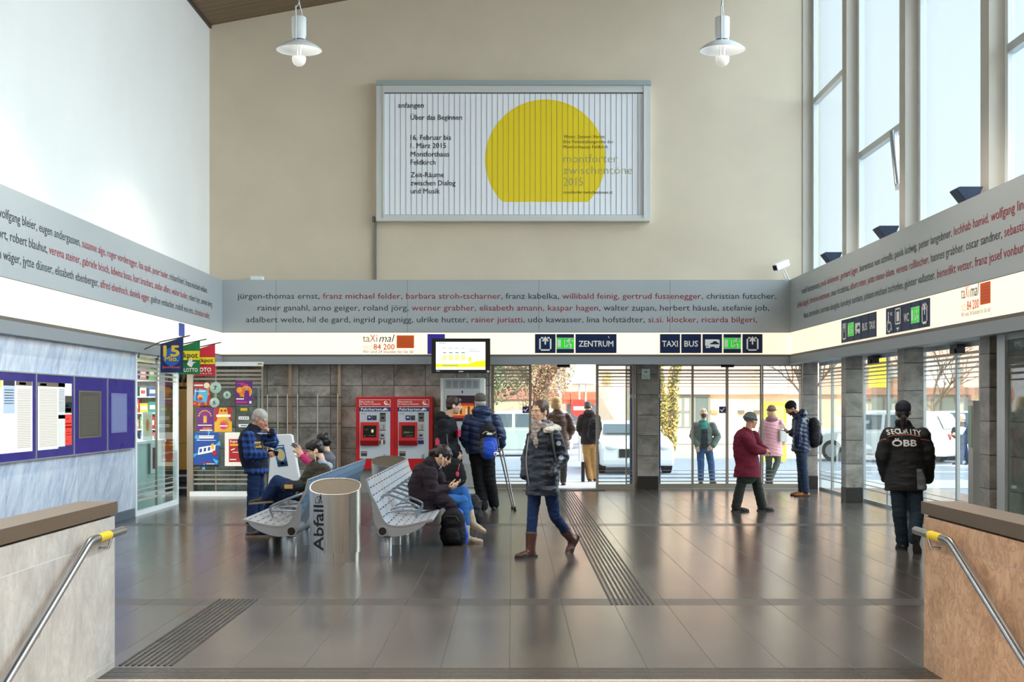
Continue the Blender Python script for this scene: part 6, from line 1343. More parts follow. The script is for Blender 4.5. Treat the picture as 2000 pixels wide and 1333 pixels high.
phone(D_man.J['wR'] + Vector((-.13, -.02, .035)), (0, 1, 0), (-.9, 0, .3), 'black phone held by the man in the navy puffer jacket')
def backpack(name, label, c, w_, h_, dp, back, m, m2=None, tilt=0, paint=None, mats=None):
    """back: unit vector that points from the wearer's back to the bag"""
    bk = Vector(back).normalized(); sd_ = bk.cross(Z_).normalized(); c = Vector(c); M = Matrix((sd_, bk, Z_)).transposed() @ Matrix.Rotation(tilt, 3, 'X'); t = Thing(name, label, 'backpack', c - Vector((0, 0, h_ / 2)))
    L = lambda x, y, z: c + M @ Vector((x, y, z)); mb = MB()
    for z, k in ((-.30, .92), (-.1, 1.0), (.12, .98), (.30, .82)): mb.ell(L(0, 0, z * h_), (w_ * .5 * k, dp * .5 * k, h_ * .24), M, 16, 10)
    for e_ in (-1, 1): mb.ell(L(e_ * w_ * .27, 0, -.16 * h_), (w_ * .25, dp * .42, h_ * .33), M); mb.ell(L(e_ * w_ * .22, 0, .14 * h_), (w_ * .26, dp * .40, h_ * .32), M)
    t.part('body', remesh(mb, .012, 3, (.010, 12), None, (lambda c_, n_: paint(M.transposed() @ (c_ - c))) if paint else None, [m] + (mats or []), t.base, 'pack'), [], autosmooth=False)
    mb = MB(); mb.ell(L(0, dp * .42, -.2 * h_), (w_ * .36, dp * .22, h_ * .22), M); mb.ell(L(0, dp * .42, -.28 * h_), (w_ * .38, dp * .2, h_ * .16), M); t.part('front_pocket', remesh(mb, .012, 3, (.006, 14), None, None, [m2 or m], t.base, 'pocket'), [], autosmooth=False)
    b = MB(); b.tube([L(-w_ * .3, dp * .36, .2 * h_), L(-w_ * .2, dp * .46, .33 * h_), L(w_ * .2, dp * .46, .33 * h_), L(w_ * .3, dp * .36, .2 * h_)], .006, 6); t.part('zip', b, mat('pack_zip', '3c3c3e', .4))
    b = MB(); b.tube([L(-.03, -dp * .3, .47 * h_), L(-.02, -dp * .35, .54 * h_), L(.02, -dp * .35, .54 * h_), L(.03, -dp * .3, .47 * h_)], .007, 6); t.part('handle', b, SBLACK)
    for e_ in (-1, 1):
        b = MB(); b.tube([L(e_ * w_ * .25, -dp * .45, .42 * h_), L(e_ * w_ * .33, -dp * .75, .48 * h_), L(e_ * w_ * .4, -dp * 1.0, .2 * h_), L(e_ * w_ * .42, -dp * .8, -.15 * h_), L(e_ * w_ * .36, -dp * .45, -.36 * h_)], .016, 8); t.part('strap', b, SBLACK)
    t.L = L; return t
PBLK = cloth('pack_black', '1d1d20', .75, .35, 9); backpack('backpack', 'black backpack worn by the man in the navy puffer jacket', W(1590, 846, 24.0), .33, .50, .24, (1, 0, 0), PBLK)

# behind the glass: the woman in the pink coat, the man looking up
PINK = mat('puffer_pink', 'cf8f96', .5, noise_amt=.1, nscale=14)
E_ = person(dict(d=27.9, label='person in a pink quilted coat seen from behind through the glass doors', face=(.2, 1, -.05), vox=.014, brow=HBLOND, fwd=(.05, 1, 0),
    J=dict(head=(1507, 804, 0), neck=(1507, 819, 0), sL=(1492, 826, 0), sR=(1524, 826, 0), eL=(1486, 850, 0), wL=(1489, 870, .1), eR=(1532, 848, .02), wR=(1530, 866, .16), hL=(1501, 872, 0), hR=(1516, 872, 0), kL=(1502, 906, 0), aL=(1500, 935, 0), kR=(1519, 902, -.04), aR=(1506, 934, -.2)),
    trousers=dict(m=cloth('olive_trousers', '41463d', .85), r=(.09, .066, .054)), top=dict(m=[PINK], hem=.20, g=1.05, flare=1.06, sr=(.085, .07, .056), quilt=(.010, .07), wr=(.005, 9), name='coat', collar=.03),
    hood=dict(m=mat('hood_plum', '8c5a60', .7), r=.10, back=.06, up=.0), shoes=dict(m=SBLACK, s=SOLE), hair=dict(style='bob', m=HBLOND), hat=dict(style='knit', m=cloth('plum_knit', '6e4a45', .95, .2, 60, .5))))
t = Thing('shoulder_bag', 'white and grey shoulder bag of the woman in the pink coat', 'bag', W(1529, 862, 27.8)); c = W(1529, 848, 27.75)
b = MB(); b.box(c.x - .06, c.x + .10, c.y - .05, c.y + .05, c.z - .16, c.z + .10); t.part('body', b, mat('bag_pale', 'd5d3cc', .6), bevel=.02); b = MB(); b.tube([c + Vector((-.04, 0, .1)), W(1523, 822, 27.82), c + Vector((.06, 0, .1))], .01, 8); t.part('strap', b, mat('bag_strap', '8a8378', .6))
TEAL = mat('sweater_teal', '1b8f86', .85); SWG = cloth('sweater_dark', '2b2f37', .85)
F_ = person(dict(d=27.9, label='bald bearded person looking up outside, in grey jacket, teal top and jeans', face=(0, -.88, .42), vox=.013, brow=HBROWN, fwd=(0, -1, 0), beard=mat('beard_brown', '4a3426', .7),
    J=dict(head=(1374, 808, 0), neck=(1374, 824, .02), sR=(1359, 831, 0), sL=(1391, 831, 0), eR=(1353, 852, .05), wR=(1361, 869, -.1), eL=(1402, 854, .0), wL=(1393, 871, -.14), hR=(1367, 874, 0), hL=(1383, 874, 0), kR=(1369, 906, -.02), aR=(1369, 936, 0), kL=(1389, 906, -.02), aL=(1391, 936, 0)),
    trousers=dict(m=cloth('mid_denim', '36557f', .85, .25, 40), r=(.09, .072, .062)), top=dict(m=[cloth('jacket_grey', '5d6660', .7), SWG, TEAL], hem=.02, g=1.0, sr=(.085, .075, .058), wr=(.010, 9), paint=paint_front(None, .055), collar=.03),
    shoes=dict(m=SBLACK, s=SOLE, fR=(-.15, -1, 0), fL=(.15, -1, 0)), hands=[dict(q='L', d=(-.7, -.2, -.5), palm=(-.2, .9, 0), curl=.5, thumb=1), dict(q='R', d=(.1, -.2, -1), palm=(.5, .8, 0), curl=.5, thumb=-1)], skin=SKIN))

# outside the open door
G_ = person(dict(d=27.3, label='fair haired person in a brown leather coat walking out of the open door', face=(.15, 1, -.05), vox=.013, brow=HBLOND, fwd=(.1, 1, 0), hs=1.12,
    J=dict(head=(1086, 788, 0), neck=(1089, 804, 0), sL=(1076, 813, 0), sR=(1108, 813, 0), eL=(1070, 838, .02), wL=(1072, 860, .12), eR=(1118, 838, .0), wR=(1110, 856, .14), hL=(1084, 868, 0), hR=(1100, 868, 0), kL=(1086, 906, .05), aL=(1087, 938, .2), kR=(1101, 906, 0), aR=(1100, 938, 0)),
    trousers=dict(m=cloth('dark_grey_trousers', '3b3733', .85), r=(.095, .076, .066)), top=dict(m=[mat('brown_leather_coat', '5b4234', .45, noise_amt=.3, nscale=10)], hem=.10, g=1.1, sr=(.09, .08, .06), wr=(.013, 8), name='coat'),
    shoes=dict(m=SBROWN, s=SOLE), hair=dict(style='bob', m=HBLOND), skin=SKIN_R))
H_ = person(dict(d=28.6, label='person in a dark hooded jacket and tan trousers standing outside the open door', face=(.1, .9, -.4), vox=.013, brow=HDARK, fwd=(.1, 1, 0),
    J=dict(head=(1148, 796, .03), neck=(1150, 809, 0), sL=(1137, 816, 0), sR=(1165, 816, 0), eL=(1131, 838, .0), wL=(1138, 851, .16), eR=(1169, 838, .0), wR=(1165, 852, .16), hL=(1145, 868, 0), hR=(1159, 868, 0), kL=(1148, 903, 0), aL=(1152, 933, 0), kR=(1161, 903, .0), aR=(1163, 933, .05)),
    trousers=dict(m=cloth('tan_trousers', 'b48a55', .85, .15, 30), r=(.098, .082, .072)), top=dict(m=[cloth('jacket_dark_brown', '2f2826', .8)], hem=.0, g=1.0, sr=(.088, .078, .06)), hood=dict(m=cloth('hood_dark_brown', '332b29', .8), r=.1, back=.06, up=.01),
    shoes=dict(m=SBLACK, s=SOLE_L), hair=dict(style='crop', m=mat('hair_dark_grey', '4a4440', .6, noise_amt=.2))))
backpack('backpack', 'black backpack of the man in tan trousers outside the door', W(1160, 840, 28.33), .26, .46, .2, (.1, -1, 0), PBLK)
t = Thing('trolley_case', 'slim dark case standing beside the man in tan trousers', 'case', W(1137, 941, 28.5)); b = MB(); c = t.base; b.box(c.x - .02, c.x + .05, c.y - .1, c.y + .1, .0, .42); t.part('body', b, SBLACK, bevel=.015); b = MB(); b.cyl((c.x, c.y, .42), (c.x, c.y, .8), .008); t.part('handle', b, ALU)
I_ = person(dict(d=37.0, label='person in navy vest and pale blue shirt walking outside on the right', face=(-1, 0, -.15), vox=.015, brow=HGREY, fwd=(-1, 0, 0),
    J=dict(head=(1877, 818, 0), neck=(1881, 828, 0), sL=(1882, 833, -.17), sR=(1882, 833, .17), eL=(1877, 845, -.22), wL=(1869, 848, -.14), eR=(1875, 845, .2), wR=(1867, 848, .08), hL=(1881, 864, -.08), hR=(1881, 864, .08), kL=(1879, 882, -.1), aL=(1875, 902, -.1), kR=(1885, 882, .1), aR=(1891, 900, .1)),
    trousers=dict(m=cloth('navy_trousers', '222c48', .85), r=(.098, .082, .07)), top=dict(m=[cloth('navy_vest', '222a42', .7)], hem=.05, g=1.05, b=1.15, sr=(.08, .07, .055), sleeve_m=cloth('pale_shirt', 'b9cbe8', .8, .05), name='vest'),
    shoes=dict(m=SBLACK, s=SOLE, fL=(-1, 0, .05), fR=(-.8, 0, -.5)), hair=dict(style='short', m=HGREY), hands=[dict(q='L', d=(-1, .1, 0), palm=(0, .8, -.3), curl=.9, thumb=1)]))
b = MB(); c = W(1866, 846, 36.95); b.ell(c, (.13, .09, .16)); single('carried_bundle', remesh(b, .015, 2, (.02, 9), None, None, [cloth('bundle_dark', '1e222c', .7)], c, 'bundle'), [], 'dark round bundle carried by the man in the navy vest', 'bundle', c, autosmooth=False)

# the old man with the plaid jacket
def vest_paint(t, J, HM):
    nk = J['neck']; pel = (J['hL'] + J['hR']) / 2
    def f(c, n_):
        for q in 'LR':
            a, e_, w_ = J['s' + q], J['e' + q], J['w' + q]
            for p0, p1 in ((a + (e_ - a) * .12, e_), (e_, w_)):
                d = p1 - p0; u = max(0, min(1, (c - p0).dot(d) / d.length_squared))
                if (c - p0 - d * u).length < .105 and abs((c - nk).dot(Vector((.3, .95, 0)))) > .1: return 1
        return 1 if c.z < pel.z - .045 else 0
    return f
J_ = person(dict(d=18.5, label='grey haired person in a blue plaid jacket holding a phone, one hand at the mouth', face=(.84, -.30, -.42), vox=.011, brow=HGREY, fwd=(.9, -.3, 0), hs=1.05, bow=(-.06, 0, .0),
    J=dict(head=(508, 819, 0), neck=(494, 841, 0), sR=(486, 853, -.17), sL=(505, 851, .16), eR=(487, 887, -.22), wR=(519, 889, -.16), eL=(534, 866, .14), wL=(530, 845, .05), hR=(498, 908, -.08), hL=(502, 908, .08), kR=(494, 960, -.08), aR=(492, 1012, -.08), kL=(505, 960, .10), aL=(504, 1010, .12)),
    trousers=dict(m=DENIM, r=(.10, .082, .072)), top=dict(m=[cloth('vest_ink', '141a2a', .75), plaid()], hem=.12, g=1.02, b=1.18, sr=(.09, .078, .06), cuff=.0, collar=.09, wr=(.010, 8), paint=vest_paint),
    shoes=dict(m=SBLACK, s=SOLE), hair=dict(style='short', m=HGREY), skin=SKIN_R,
    hands=[dict(q='R', d=(.95, -.1, .1), palm=(.1, .9, .25), curl=.75, thumb=1, k=1.05), dict(q='L', d=(-.62, -.25, .55), palm=(-.5, .2, -.7), curl=.9, thumb=-1, k=1.05)]))
for q0, q1 in (((499, 846.5), (517, 848.5)), ((503, 868), (528, 864.5))):
    b = MB()
    for i in range(12):
        p0 = [q0[j] + (q1[j] - q0[j]) * i / 12 for j in (0, 1)]; p1 = [q0[j] + (q1[j] - q0[j]) * (i + 1) / 12 for j in (0, 1)]
        b.face([W(p0[0], p0[1] + 1, 18.1), W(p1[0], p1[1] + 1, 18.1), W(p1[0], p1[1], 18.1), W(p0[0], p0[1], 18.1)])
    J_.part('reflective_piping', conform(b, J_.jacket, J_.base, (0, 1, 0), .004), mat('piping_silver', 'c4cbd8', .4))
b = MB()
for i in range(4):
    for j in range(4): b.face([W(495 + 9 * (i + e) / 4, 864 + 12 * (j + f) / 4, 18.2) for e, f in ((0, 1), (1, 1), (1, 0), (0, 0))], 0 if j in (0, 3) or i == 3 else 1)
J_.part('breast_patch', conform(b, J_.jacket, J_.base, (0, 1, 0), .008), [mat('patch_gold', 'c79a3c', .6), mat('patch_brown', '5a4726', .6)])
phone(J_.J['wR'] + Vector((.10, -.01, .03)), (.3, -.3, .9), (.9, 0, .3), 'dark phone in the hand of the grey haired man')

# seated on the left bench
K_ = person(dict(d=16.49, stand=False, label='person in brown jacket with grey hood sitting cross-legged on the left bench', face=(-.93, -.22, -.38), vox=.011, brow=HDARK, fwd=(-1, 0, 0), bow=(-.03, 0, 0),
    J=dict(head=(615, 880, 0), neck=(630, 905, 0), sL=(632, 917, -.18), sR=(632, 917, .18), eL=(616, 950, -.21), wL=(590, 953, -.14), eR=(616, 952, .2), wR=(588, 951, .08), hL=(601, 966, -.09), hR=(601, 966, .09), kL=(541, 940, -.07), aL=(520, 971, -.02), kR=(535, 962, .09), aR=(514, 1037, .06)),
    trousers=dict(m=DENIM, r=(.095, .075, .058)), top=dict(m=[cloth('olive_jacket', '39332a', .7, .25, 12)], hem=.06, g=1.0, down=(-.4, 0, -.6), sr=(.088, .074, .056), wr=(.013, 9), collar=.05),
    hood=dict(m=cloth('hood_grey', '9aa3b0', .9), r=.09, back=.07, up=-.005), shoes=dict(m=SBLACK, s=SOLE_L, fL=(-.98, -.1, -.08), uL=(-.1, .1, 1), fR=(-1, -.1, 0), k=1.05), hair=dict(style='short', m=HDARK, fringe=True),
    hands=[dict(q='L', d=(-.9, .2, -.2), palm=(0, .4, -.9), curl=.5, thumb=1), dict(q='R', d=(-.9, -.2, -.2), palm=(0, -.4, -.9), curl=.5, thumb=-1)], skin=SKIN))
hc = K_.J['head']; b = MB(); b.ell(hc + Vector((.012, -.095, -.015)), (.009, .007, .011)); b.tube([hc + Vector((.012, -.097, -.02)), hc + Vector((.02, -.10, -.08)), K_.J['neck'] + Vector((-.07, -.08, -.02))], .003, 6); K_.part('earphone', b, WHITE)
c = W(575, 950, 16.24); mb = MB(); mb.ell(c, (.13, .12, .07)); mb.ell(c + Vector((-.08, 0, -.02)), (.09, .11, .05)); t = Thing('messenger_bag', 'black bag with a tan patch on the lap of the man in the brown jacket', 'bag', c - Vector((0, 0, .06)))
t.part('body', remesh(mb, .011, 3, (.008, 10), None, None, [PBLK], t.base, 'bag'), [], autosmooth=False); b = MB(); b.box(c.x - .10, c.x + .0, c.y - .128, c.y - .118, c.z - .025, c.z + .025, 0, None); t.part('patch', b, mat('patch_tan', 'b98d5c', .6), bevel=.003)
MAG_S = cloth('magenta_sleeve', 'c2326f', .8)
L_ = person(dict(d=17.11, stand=False, label='person with pink sleeves holding up a phone on the left bench', face=(-.9, .35, -.1), vox=.012, brow=HDARK, fwd=(-1, 0, 0),
    J=dict(head=(629, 864, 0), neck=(640, 887, 0), sL=(643, 899, -.17), sR=(642, 899, .17), eL=(612, 912, -.2), wL=(592, 893, -.1), eR=(610, 904, .12), wR=(588, 884, .04), hL=(622, 956, -.09), hR=(622, 956, .09), kL=(545, 951, -.1), aL=(541, 1022, -.08), kR=(545, 951, .1), aR=(541, 1022, .08)),
    trousers=dict(m=BLACKT, r=(.09, .07, .056)), top=dict(m=[cloth('grey_gilet', '5c5f66', .7)], hem=.05, g=.92, down=(-.3, 0, -.6), sr=(.07, .058, .046), sleeve_m=MAG_S, name='gilet'),
    shoes=dict(m=SBLACK, s=SOLE), hair=dict(style='tied', m=HDARK), hands=[dict(q='L', d=(-.62, 0, .78), palm=(-.2, .9, -.2), curl=.45, thumb=1), dict(q='R', d=(-.62, 0, .78), palm=(-.2, -.9, -.2), curl=.45, thumb=-1)]))
phone(L_.J['wR'].lerp(L_.J['wL'], .5) + Vector((-.075, 0, .09)), (.3, .9, .0), (-.6, 0, .8), 'dark phone held up by the person with pink sleeves')

# standing by the drinks machine
M_ = person(dict(d=20.3, label='young person in a black hoodie standing in profile before the drinks machine', face=(.96, .05, -.10), vox=.011, brow=HBROWN, fwd=(1, .2, 0), hs=1.08, bow=(-.03, 0, 0),
    J=dict(head=(887, 793, 0), neck=(873, 817, 0), sR=(867, 828, -.19), sL=(879, 828, .18), eR=(864, 868, -.23), wR=(889, 887, -.15), eL=(882, 868, .2), wL=(896, 884, .1), hR=(874, 898, -.09), hL=(880, 898, .09), kR=(880, 942, -.09), aR=(880, 990, -.09), kL=(886, 942, .09), aL=(886, 988, .1)),
    trousers=dict(m=BLACKT, r=(.115, .105, .085)), top=dict(m=[cloth('hoodie_black', '16161a', .85, .2, 14)], hem=.05, g=1.08, b=1.22, sr=(.10, .088, .06), wr=(.014, 7), collar=.03), hood=dict(m=cloth('hoodie_black_hood', '17171b', .85), r=.115, back=.09, up=.0),
    shoes=dict(m=SBLACK, s=SOLE, fR=(1, .1, 0), fL=(1, .2, 0)), hair=dict(style='short', m=HBROWN, fringe=True), hands=[dict(q='R', d=(.8, .1, -.5), palm=(0, .8, -.3), curl=.8, thumb=1)], skin=SKIN))
b = MB(); b.ell(M_.J['head'] + Vector((.0, -.09, -.02)), (.009, .008, .012)); M_.part('earphone', b, WHITE)
RTAG = mat('tag_pink_red', 'd8395e', .5)
for lab, a, c, dd in (('tag_print', 853.5, 863, 20.0), ('tag_print', 895, 846, 20.05)):
    b = MB(); p = W(a, c, dd); b.prism([(-.035, -.06), (.035, -.06), (.04, .02), (.012, .06), (-.012, .06), (-.04, .02)], (p.x, p.y, p.z), X_, Z_, Y_ * .01); M_.part(lab, conform(b, M_.jacket, M_.base, (0, 1, 0), .006), RTAG)
c = W(888, 922, 19.9); mb = MB(); mb.ell(c, (.15, .09, .21)); mb.ell(c + Vector((.02, 0, -.07)), (.16, .09, .16)); t = Thing('shoulder_bag', 'large black bag with a red tag hanging in front of the youth in the hoodie', 'bag', c - Vector((0, 0, .2)))
t.part('body', remesh(mb, .012, 3, (.010, 9), None, None, [cloth('bag_black', '131315', .8)], t.base, 'bag'), [], autosmooth=False); b = MB(); b.tube([c + Vector((.075, -.10, .12)), c + Vector((.055, -.115, .02))], .006, 6); b.ell(c + Vector((.045, -.12, -.03)), (.024, .01, .04)); t.part('tag', b, RTAG)
b = MB(); b.tube([c + Vector((-.08, 0, .18)), W(872, 850, 20.02), W(866, 822, 20.1)], .014, 8); t.part('strap', b, SBLACK)
PUFB = mat('puffer_blue', '14294f', .45, noise_amt=.15, nscale=12)
N_ = person(dict(d=20.5, label='person from behind in blue puffer jacket and grey cap, with crutches', face=(-.12, 1, -.02), vox=.011, brow=HGREY, fwd=(0, 1, 0), hs=1.04,
    J=dict(head=(938, 785, 0), neck=(941, 808, 0), sL=(918, 820, 0), sR=(966, 820, 0), eL=(908, 855, .02), wL=(917, 878, .14), eR=(977, 850, -.02), wR=(979, 868, .06), hL=(929, 888, 0), hR=(953, 888, 0), kL=(936, 940, .02), aL=(943, 988, .0), kR=(957, 940, 0), aR=(965, 983, .1)),
    trousers=dict(m=BLACKT, r=(.108, .092, .08)), top=dict(m=[PUFB], hem=-.02, g=1.18, sr=(.105, .094, .068), quilt=(.013, .095), wr=(.007, 8), collar=.05), hood=dict(m=PUFB, r=.125, back=.07, up=.025, quilt=(.01, .09)),
    shoes=dict(m=SBLACK, s=SOLE, fL=(-.1, 1, 0), fR=(.15, 1, 0)), hair=dict(style='nape', m=HGREY), hat=dict(style='cap', m=cloth('cap_olive_grey', '5b5750', .85)), hands=[dict(q='R', d=(.05, .35, -.9), palm=(-.8, .2, .1), curl=.9, thumb=-1)], skin=SKIN_R))
bp = backpack('backpack', 'blue and black backpack on the back of the man with crutches', W(954, 862, 20.22), .27, .52, .20, (0.12, -1, 0), mat('pack_blue', '1a48b4', .6, noise_amt=.25, nscale=10), mat('pack_blue_two', '1c50c8', .6, noise_amt=.2), .0, lambda q: 1 if (q.z > .07 - .25 * abs(q.x)) else (2 if q.x > .075 else 0), [cloth('pack_charcoal', '1c1c22', .7), cloth('pack_grey', '4a4d55', .7)])
b = MB(); b.tube([bp.L(x, .105, .125 + .02 * math.sin(x * 40)) for x in [-.1 + .02 * i for i in range(11)]], .006, 6); bp.part('piping', b, mat('pack_piping', 'd9b9a6', .5))
b = MB(); b.box(-.05, .03, .115, .12, .08, .11, 0, Matrix.Translation(W(955, 860, 20.22)) @ Matrix(((-1, 0, 0), (0, -1, 0), (0, 0, 1))).to_4x4()); bp.part('badge', b, WHITE)
b = MB(); c = W(968, 887, 20.08); b.ell(c, (.03, .02, .03)); b.ell(c + Vector((0, -.012, 0)), (.014, .012, .014), None, 10, 6, 1); bp.part('ball_pendant', b, [WHITE, BLACK])
for lab, top, hnd, tip in (('crutch held by the man in the blue puffer, nearer the open door', (980, 846, 20.5), (979, 868, 20.56), (1006, 999, 20.7)), ('crutch of the man in the blue puffer, nearer his backpack', (972, 856, 20.4), (974, 874, 20.45), (1001, 992, 21.0))):
    p0, p1, p2 = W(*top), W(*hnd), W(*tip); p2.z = .02; t = Thing('crutch', lab, 'crutch', p2, 'crutches')
    b = MB(); b.tube([p0, p1, p1.lerp(p2, .5), p2], [.010, .0125, .012, .010], 8); t.part('shaft', b, mat('crutch_alloy', 'a9a6a2', .3, .8)); b = MB(); b.tube([p1 + Vector((0, -.02, 0)), p1 + Vector((0, .11, .01))], .016, 8); t.part('grip', b, SBLACK); b = MB(); b.lathe([(.02, -.02), (.024, -.01), (.017, .03), (.012, .05)], p2, 12); t.part('rubber_tip', b, SBLACK)
    b = MB(); b.tube([p0 + Vector((.045 * math.cos(a), .045 * math.sin(a), 0)) for a in [.2 + 5.6 * k / 12 for k in range(13)]], .012, 6); t.part('arm_cuff', b, SBLACK)

# seated on the right bench
PLUM = cloth('plum_jacket', '251a22', .85, .3, 16)
O_ = person(dict(d=15.87, stand=False, label='person in dark purple jacket bent over a phone on the right bench', face=(.82, -.18, -.55), vox=.010, brow=HBROWN, fem=True, fwd=(1, -.1, 0), hs=1.0, bow=(-.09, 0, .02),
    J=dict(head=(866, 891, 0), neck=(847, 911, 0), sR=(840, 924, -.17), sL=(852, 923, .15), eR=(845, 962, -.22), wR=(873, 956, -.10), eL=(864, 956, .14), wL=(878, 950, .04), hR=(829, 977, -.09), hL=(829, 977, .09), kR=(903, 980, -.11), aR=(909, 1045, -.10), kL=(904, 962, .05), aL=(921, 1018, -.02)),
    trousers=dict(m=DENIM_L, r=(.098, .076, .055), drop=-.09), top=dict(m=[PLUM], hem=.11, g=1.05, b=1.05, down=(.3, -.05, -.6), sr=(.09, .076, .058), wr=(.014, 9), collar=.06, cuff=-.01,
        blobs=[((850, 973, 15.79), (.18, .17, .07)), ((866, 978, 15.72), (.13, .11, .07)), ((880, 988, 15.69), (.075, .07, .08)), ((885, 1000, 15.68), (.065, .06, .08)), ((887, 1010, 15.67), (.06, .05, .07))]),
    hood=dict(m=PLUM, r=.115, back=.06, up=-.02), shoes=dict(m=mat('suede_beige', 'b9a58c', .85, noise_amt=.15, nscale=20), s=SOLE_L, shaft=.12, fL=(.85, -.1, -.35), uL=(.3, 0, .9), fR=(1, -.1, 0), name='boot'), hair=dict(style='tied', m=mat('hair_dark_brown', '241813', .4, noise_amt=.3, nscale=90), tail=True, fringe=True),
    hands=[dict(q='R', d=(.85, .1, .25), palm=(-.1, .5, .8), curl=.55, thumb=1), dict(q='L', d=(.85, -.15, .2), palm=(-.1, -.5, .8), curl=.55, thumb=-1)], skin=SKIN))
b = MB(); hc = O_.J['head']; b.ell(hc + Vector((-.0, -.092, -.02)), (.009, .007, .012)); b.tube([hc + Vector((0, -.096, -.03)), hc + Vector((.0, -.10, -.10)), O_.J['neck'] + Vector((.07, -.09, -.03))], .003, 6); O_.part('earphone', b, WHITE)
phone(O_.J['wR'].lerp(O_.J['wL'], .5) + Vector((.12, .0, .05)), (0, 1, 0), (.85, 0, .5), 'pale phone in the hands of the seated woman in the purple jacket')
fb = backpack('backpack', 'black and blue backpack standing on the floor at the feet of the seated woman', W(885, 1031, 15.60) , .30, .42, .26, (-.2, -1, 0), cloth('pack_black_matt', '131316', .8)); fz = fb.e
b = MB(); b.tube([W(889, 992, 15.72), W(899, 1000, 15.66), W(906, 1030, 15.6), W(911, 1048, 15.58), W(908, 1062, 15.6)], [.02, .03, .035, .03, .02], 10); fb.part('blue_strap', b, mat('strap_blue', '1d55c8', .5))
backpack('backpack', 'black backpack with a white tag on the floor behind the beige boot', W(926, 998, 18.2), .26, .40, .2, (.9, -.5, 0), cloth('pack_black_two', '1a1a1d', .75))
# ------------------------------------------------------------------ the street outside
b = MB(); b.box(-70, 110, 26.35, 140, -.32, -.02); b.box(8.2, 110, -40, 26.35, -.32, -.02); struct('ground', b, mat('street_asphalt', '9599a3', .85, noise_amt=.1, nscale=3))
b = MB(); b.box(-2, 30, 26.36, 29.2, -.02, 0.0); struct('ground_forecourt', b, mat('forecourt_slabs', 'c3c2c2', .75, noise_amt=.06, nscale=5))
b = MB(); b.box(4.2, 60, 43.2, 52.5, -.02, .1); struct('ground_far_pavement', b, mat('far_pavement', 'd2c2a6', .9, noise_amt=.12, nscale=2))
b = MB(); b.box(9, 50, 36.4, 36.7, -.02, -.01); b.box(5, 60, 33.0, 33.15, -.02, -.01); struct('ground_marking', b, mat('road_marking', 'ecebe6', .8))
def wall_windows(t, wins, y, m_frame, m_glass, depth=.12):
    for nm, x0, x1, z0, z1, nx, nz in wins:
        b = MB(); f = .08
        b.box(x0 + .01, x1 - .01, y - .045, y + depth - .01, z0, z0 + f); b.box(x0 + .01, x1 - .01, y - .045, y + depth - .01, z1 - f, z1)
        for i in range(nx + 1): x = x0 + (x1 - x0 - f) * i / nx; b.box(x, x + f, y - .05, y + depth, z0, z1)
        for j in range(1, nz): z = z0 + (z1 - z0) * j / nz; b.box(x0, x1, y - .04, y + depth, z - f / 2, z + f / 2)
        o = t.part(nm, b, m_frame); g = MB(); g.box(x0 + f, x1 - f, y - .02, y - .01, z0 + f, z1 - f); t.part('pane', g, m_glass, o)
WG = mat('house_window_glass', '6f7a78', .12, spec=.6); WGL = mat('house_window_pale', 'aeb6b2', .15); FRG = mat('house_frame_grey', '8f8a82', .5)
PINKW = mat('pink_render', 'ebbfac', .9, noise_amt=.03); CREAMW = mat('cream_render', 'e8d0b6', .9, noise_amt=.03); WHW = mat('white_render', 'ebe4da', .9)
YH = 53.0; hx = lambda p: (p - 1000) * YH / F; hz = lambda p: 1.6 - (p - 793) * YH / F
t = Thing('pink_house', 'long pink and cream street building behind the glass doors on the right', 'building', (22, YH, 0))
b = MB(); b.box(hx(1255), 38, YH, YH + 8, hz(771), 6.1); t.part('upper_wall', b, PINKW)
b = MB(); b.box(hx(1255), 38, YH + .25, YH + 8, .1, hz(771)); t.part('lower_wall', b, CREAMW)
b = MB(); b.box(hx(1255), 38, YH + .15, YH + .26, .1, hz(838)); t.part('base_wall', b, WHW)
b = MB(); b.box(hx(1480), hx(1535), YH - .3, YH + .1, hz(770), 5.9); t.part('white_bay', b, WHW)
wall_windows(t, [('window', hx(1304), hx(1352), hz(838), hz(772), 3, 2), ('window', 10.9, 12.2, 3.7, 5.3, 2, 2), ('window', 14.2, 15.5, 3.7, 5.3, 2, 2), ('window', 17.5, 18.8, 3.7, 5.3, 2, 2), ('window', 20.8, 22.1, 3.7, 5.3, 2, 2), ('window', 13.4, 15.2, .5, 2.0, 3, 1), ('window', 16.2, 18.0, .5, 2.0, 3, 1)], YH + .22, FRG, WGL)
wall_windows(t, [('door', hx(1356), hx(1388), .1, hz(772), 1, 1)], YH + .22, FRG, WG)
for i, p in enumerate((1396, 1449, 1480, 1518)):
    b = MB(); x = hx(p); b.box(x - .12, x + .12, YH + .12, YH + .25, hz(808), hz(802)); t.part('wall_lamp', b, mat('wall_lamp_dark', '7d7168', .5) if i else mat('wall_lamp_orange', 'd99a62', .5))
b = MB(); b.box(13.2, 26, YH - 1.2, YH + .2, 2.7, 3.1); t.part('canopy', b, mat('canopy_grey', '8f8f90', .6))
for i, (x, m) in enumerate(((13.6, mat('sign_yellow', 'f0cf2e', .5)), (15.3, WHW), (17.2, mat('sign_pale_rose', 'd9b3a6', .5)), (19.5, WHW))):
    b = MB(); b.box(x, x + (1.5 if i else .75), YH - 1.32, YH - 1.2, 2.3, 3.4); t.part('shop_sign', b, m)
t = Thing('corner_house', 'cream corner house with orange awnings at the end of the street', 'building', (6, 85, 0)); YC = 85.0; cx_ = lambda p: (p - 1000) * YC / F; cz_ = lambda p: 1.6 - (p - 793) * YC / F
b = MB(); b.box(cx_(1106), cx_(1300), YC, YC + 10, 0, 16); t.part('wall', b, CREAMW)
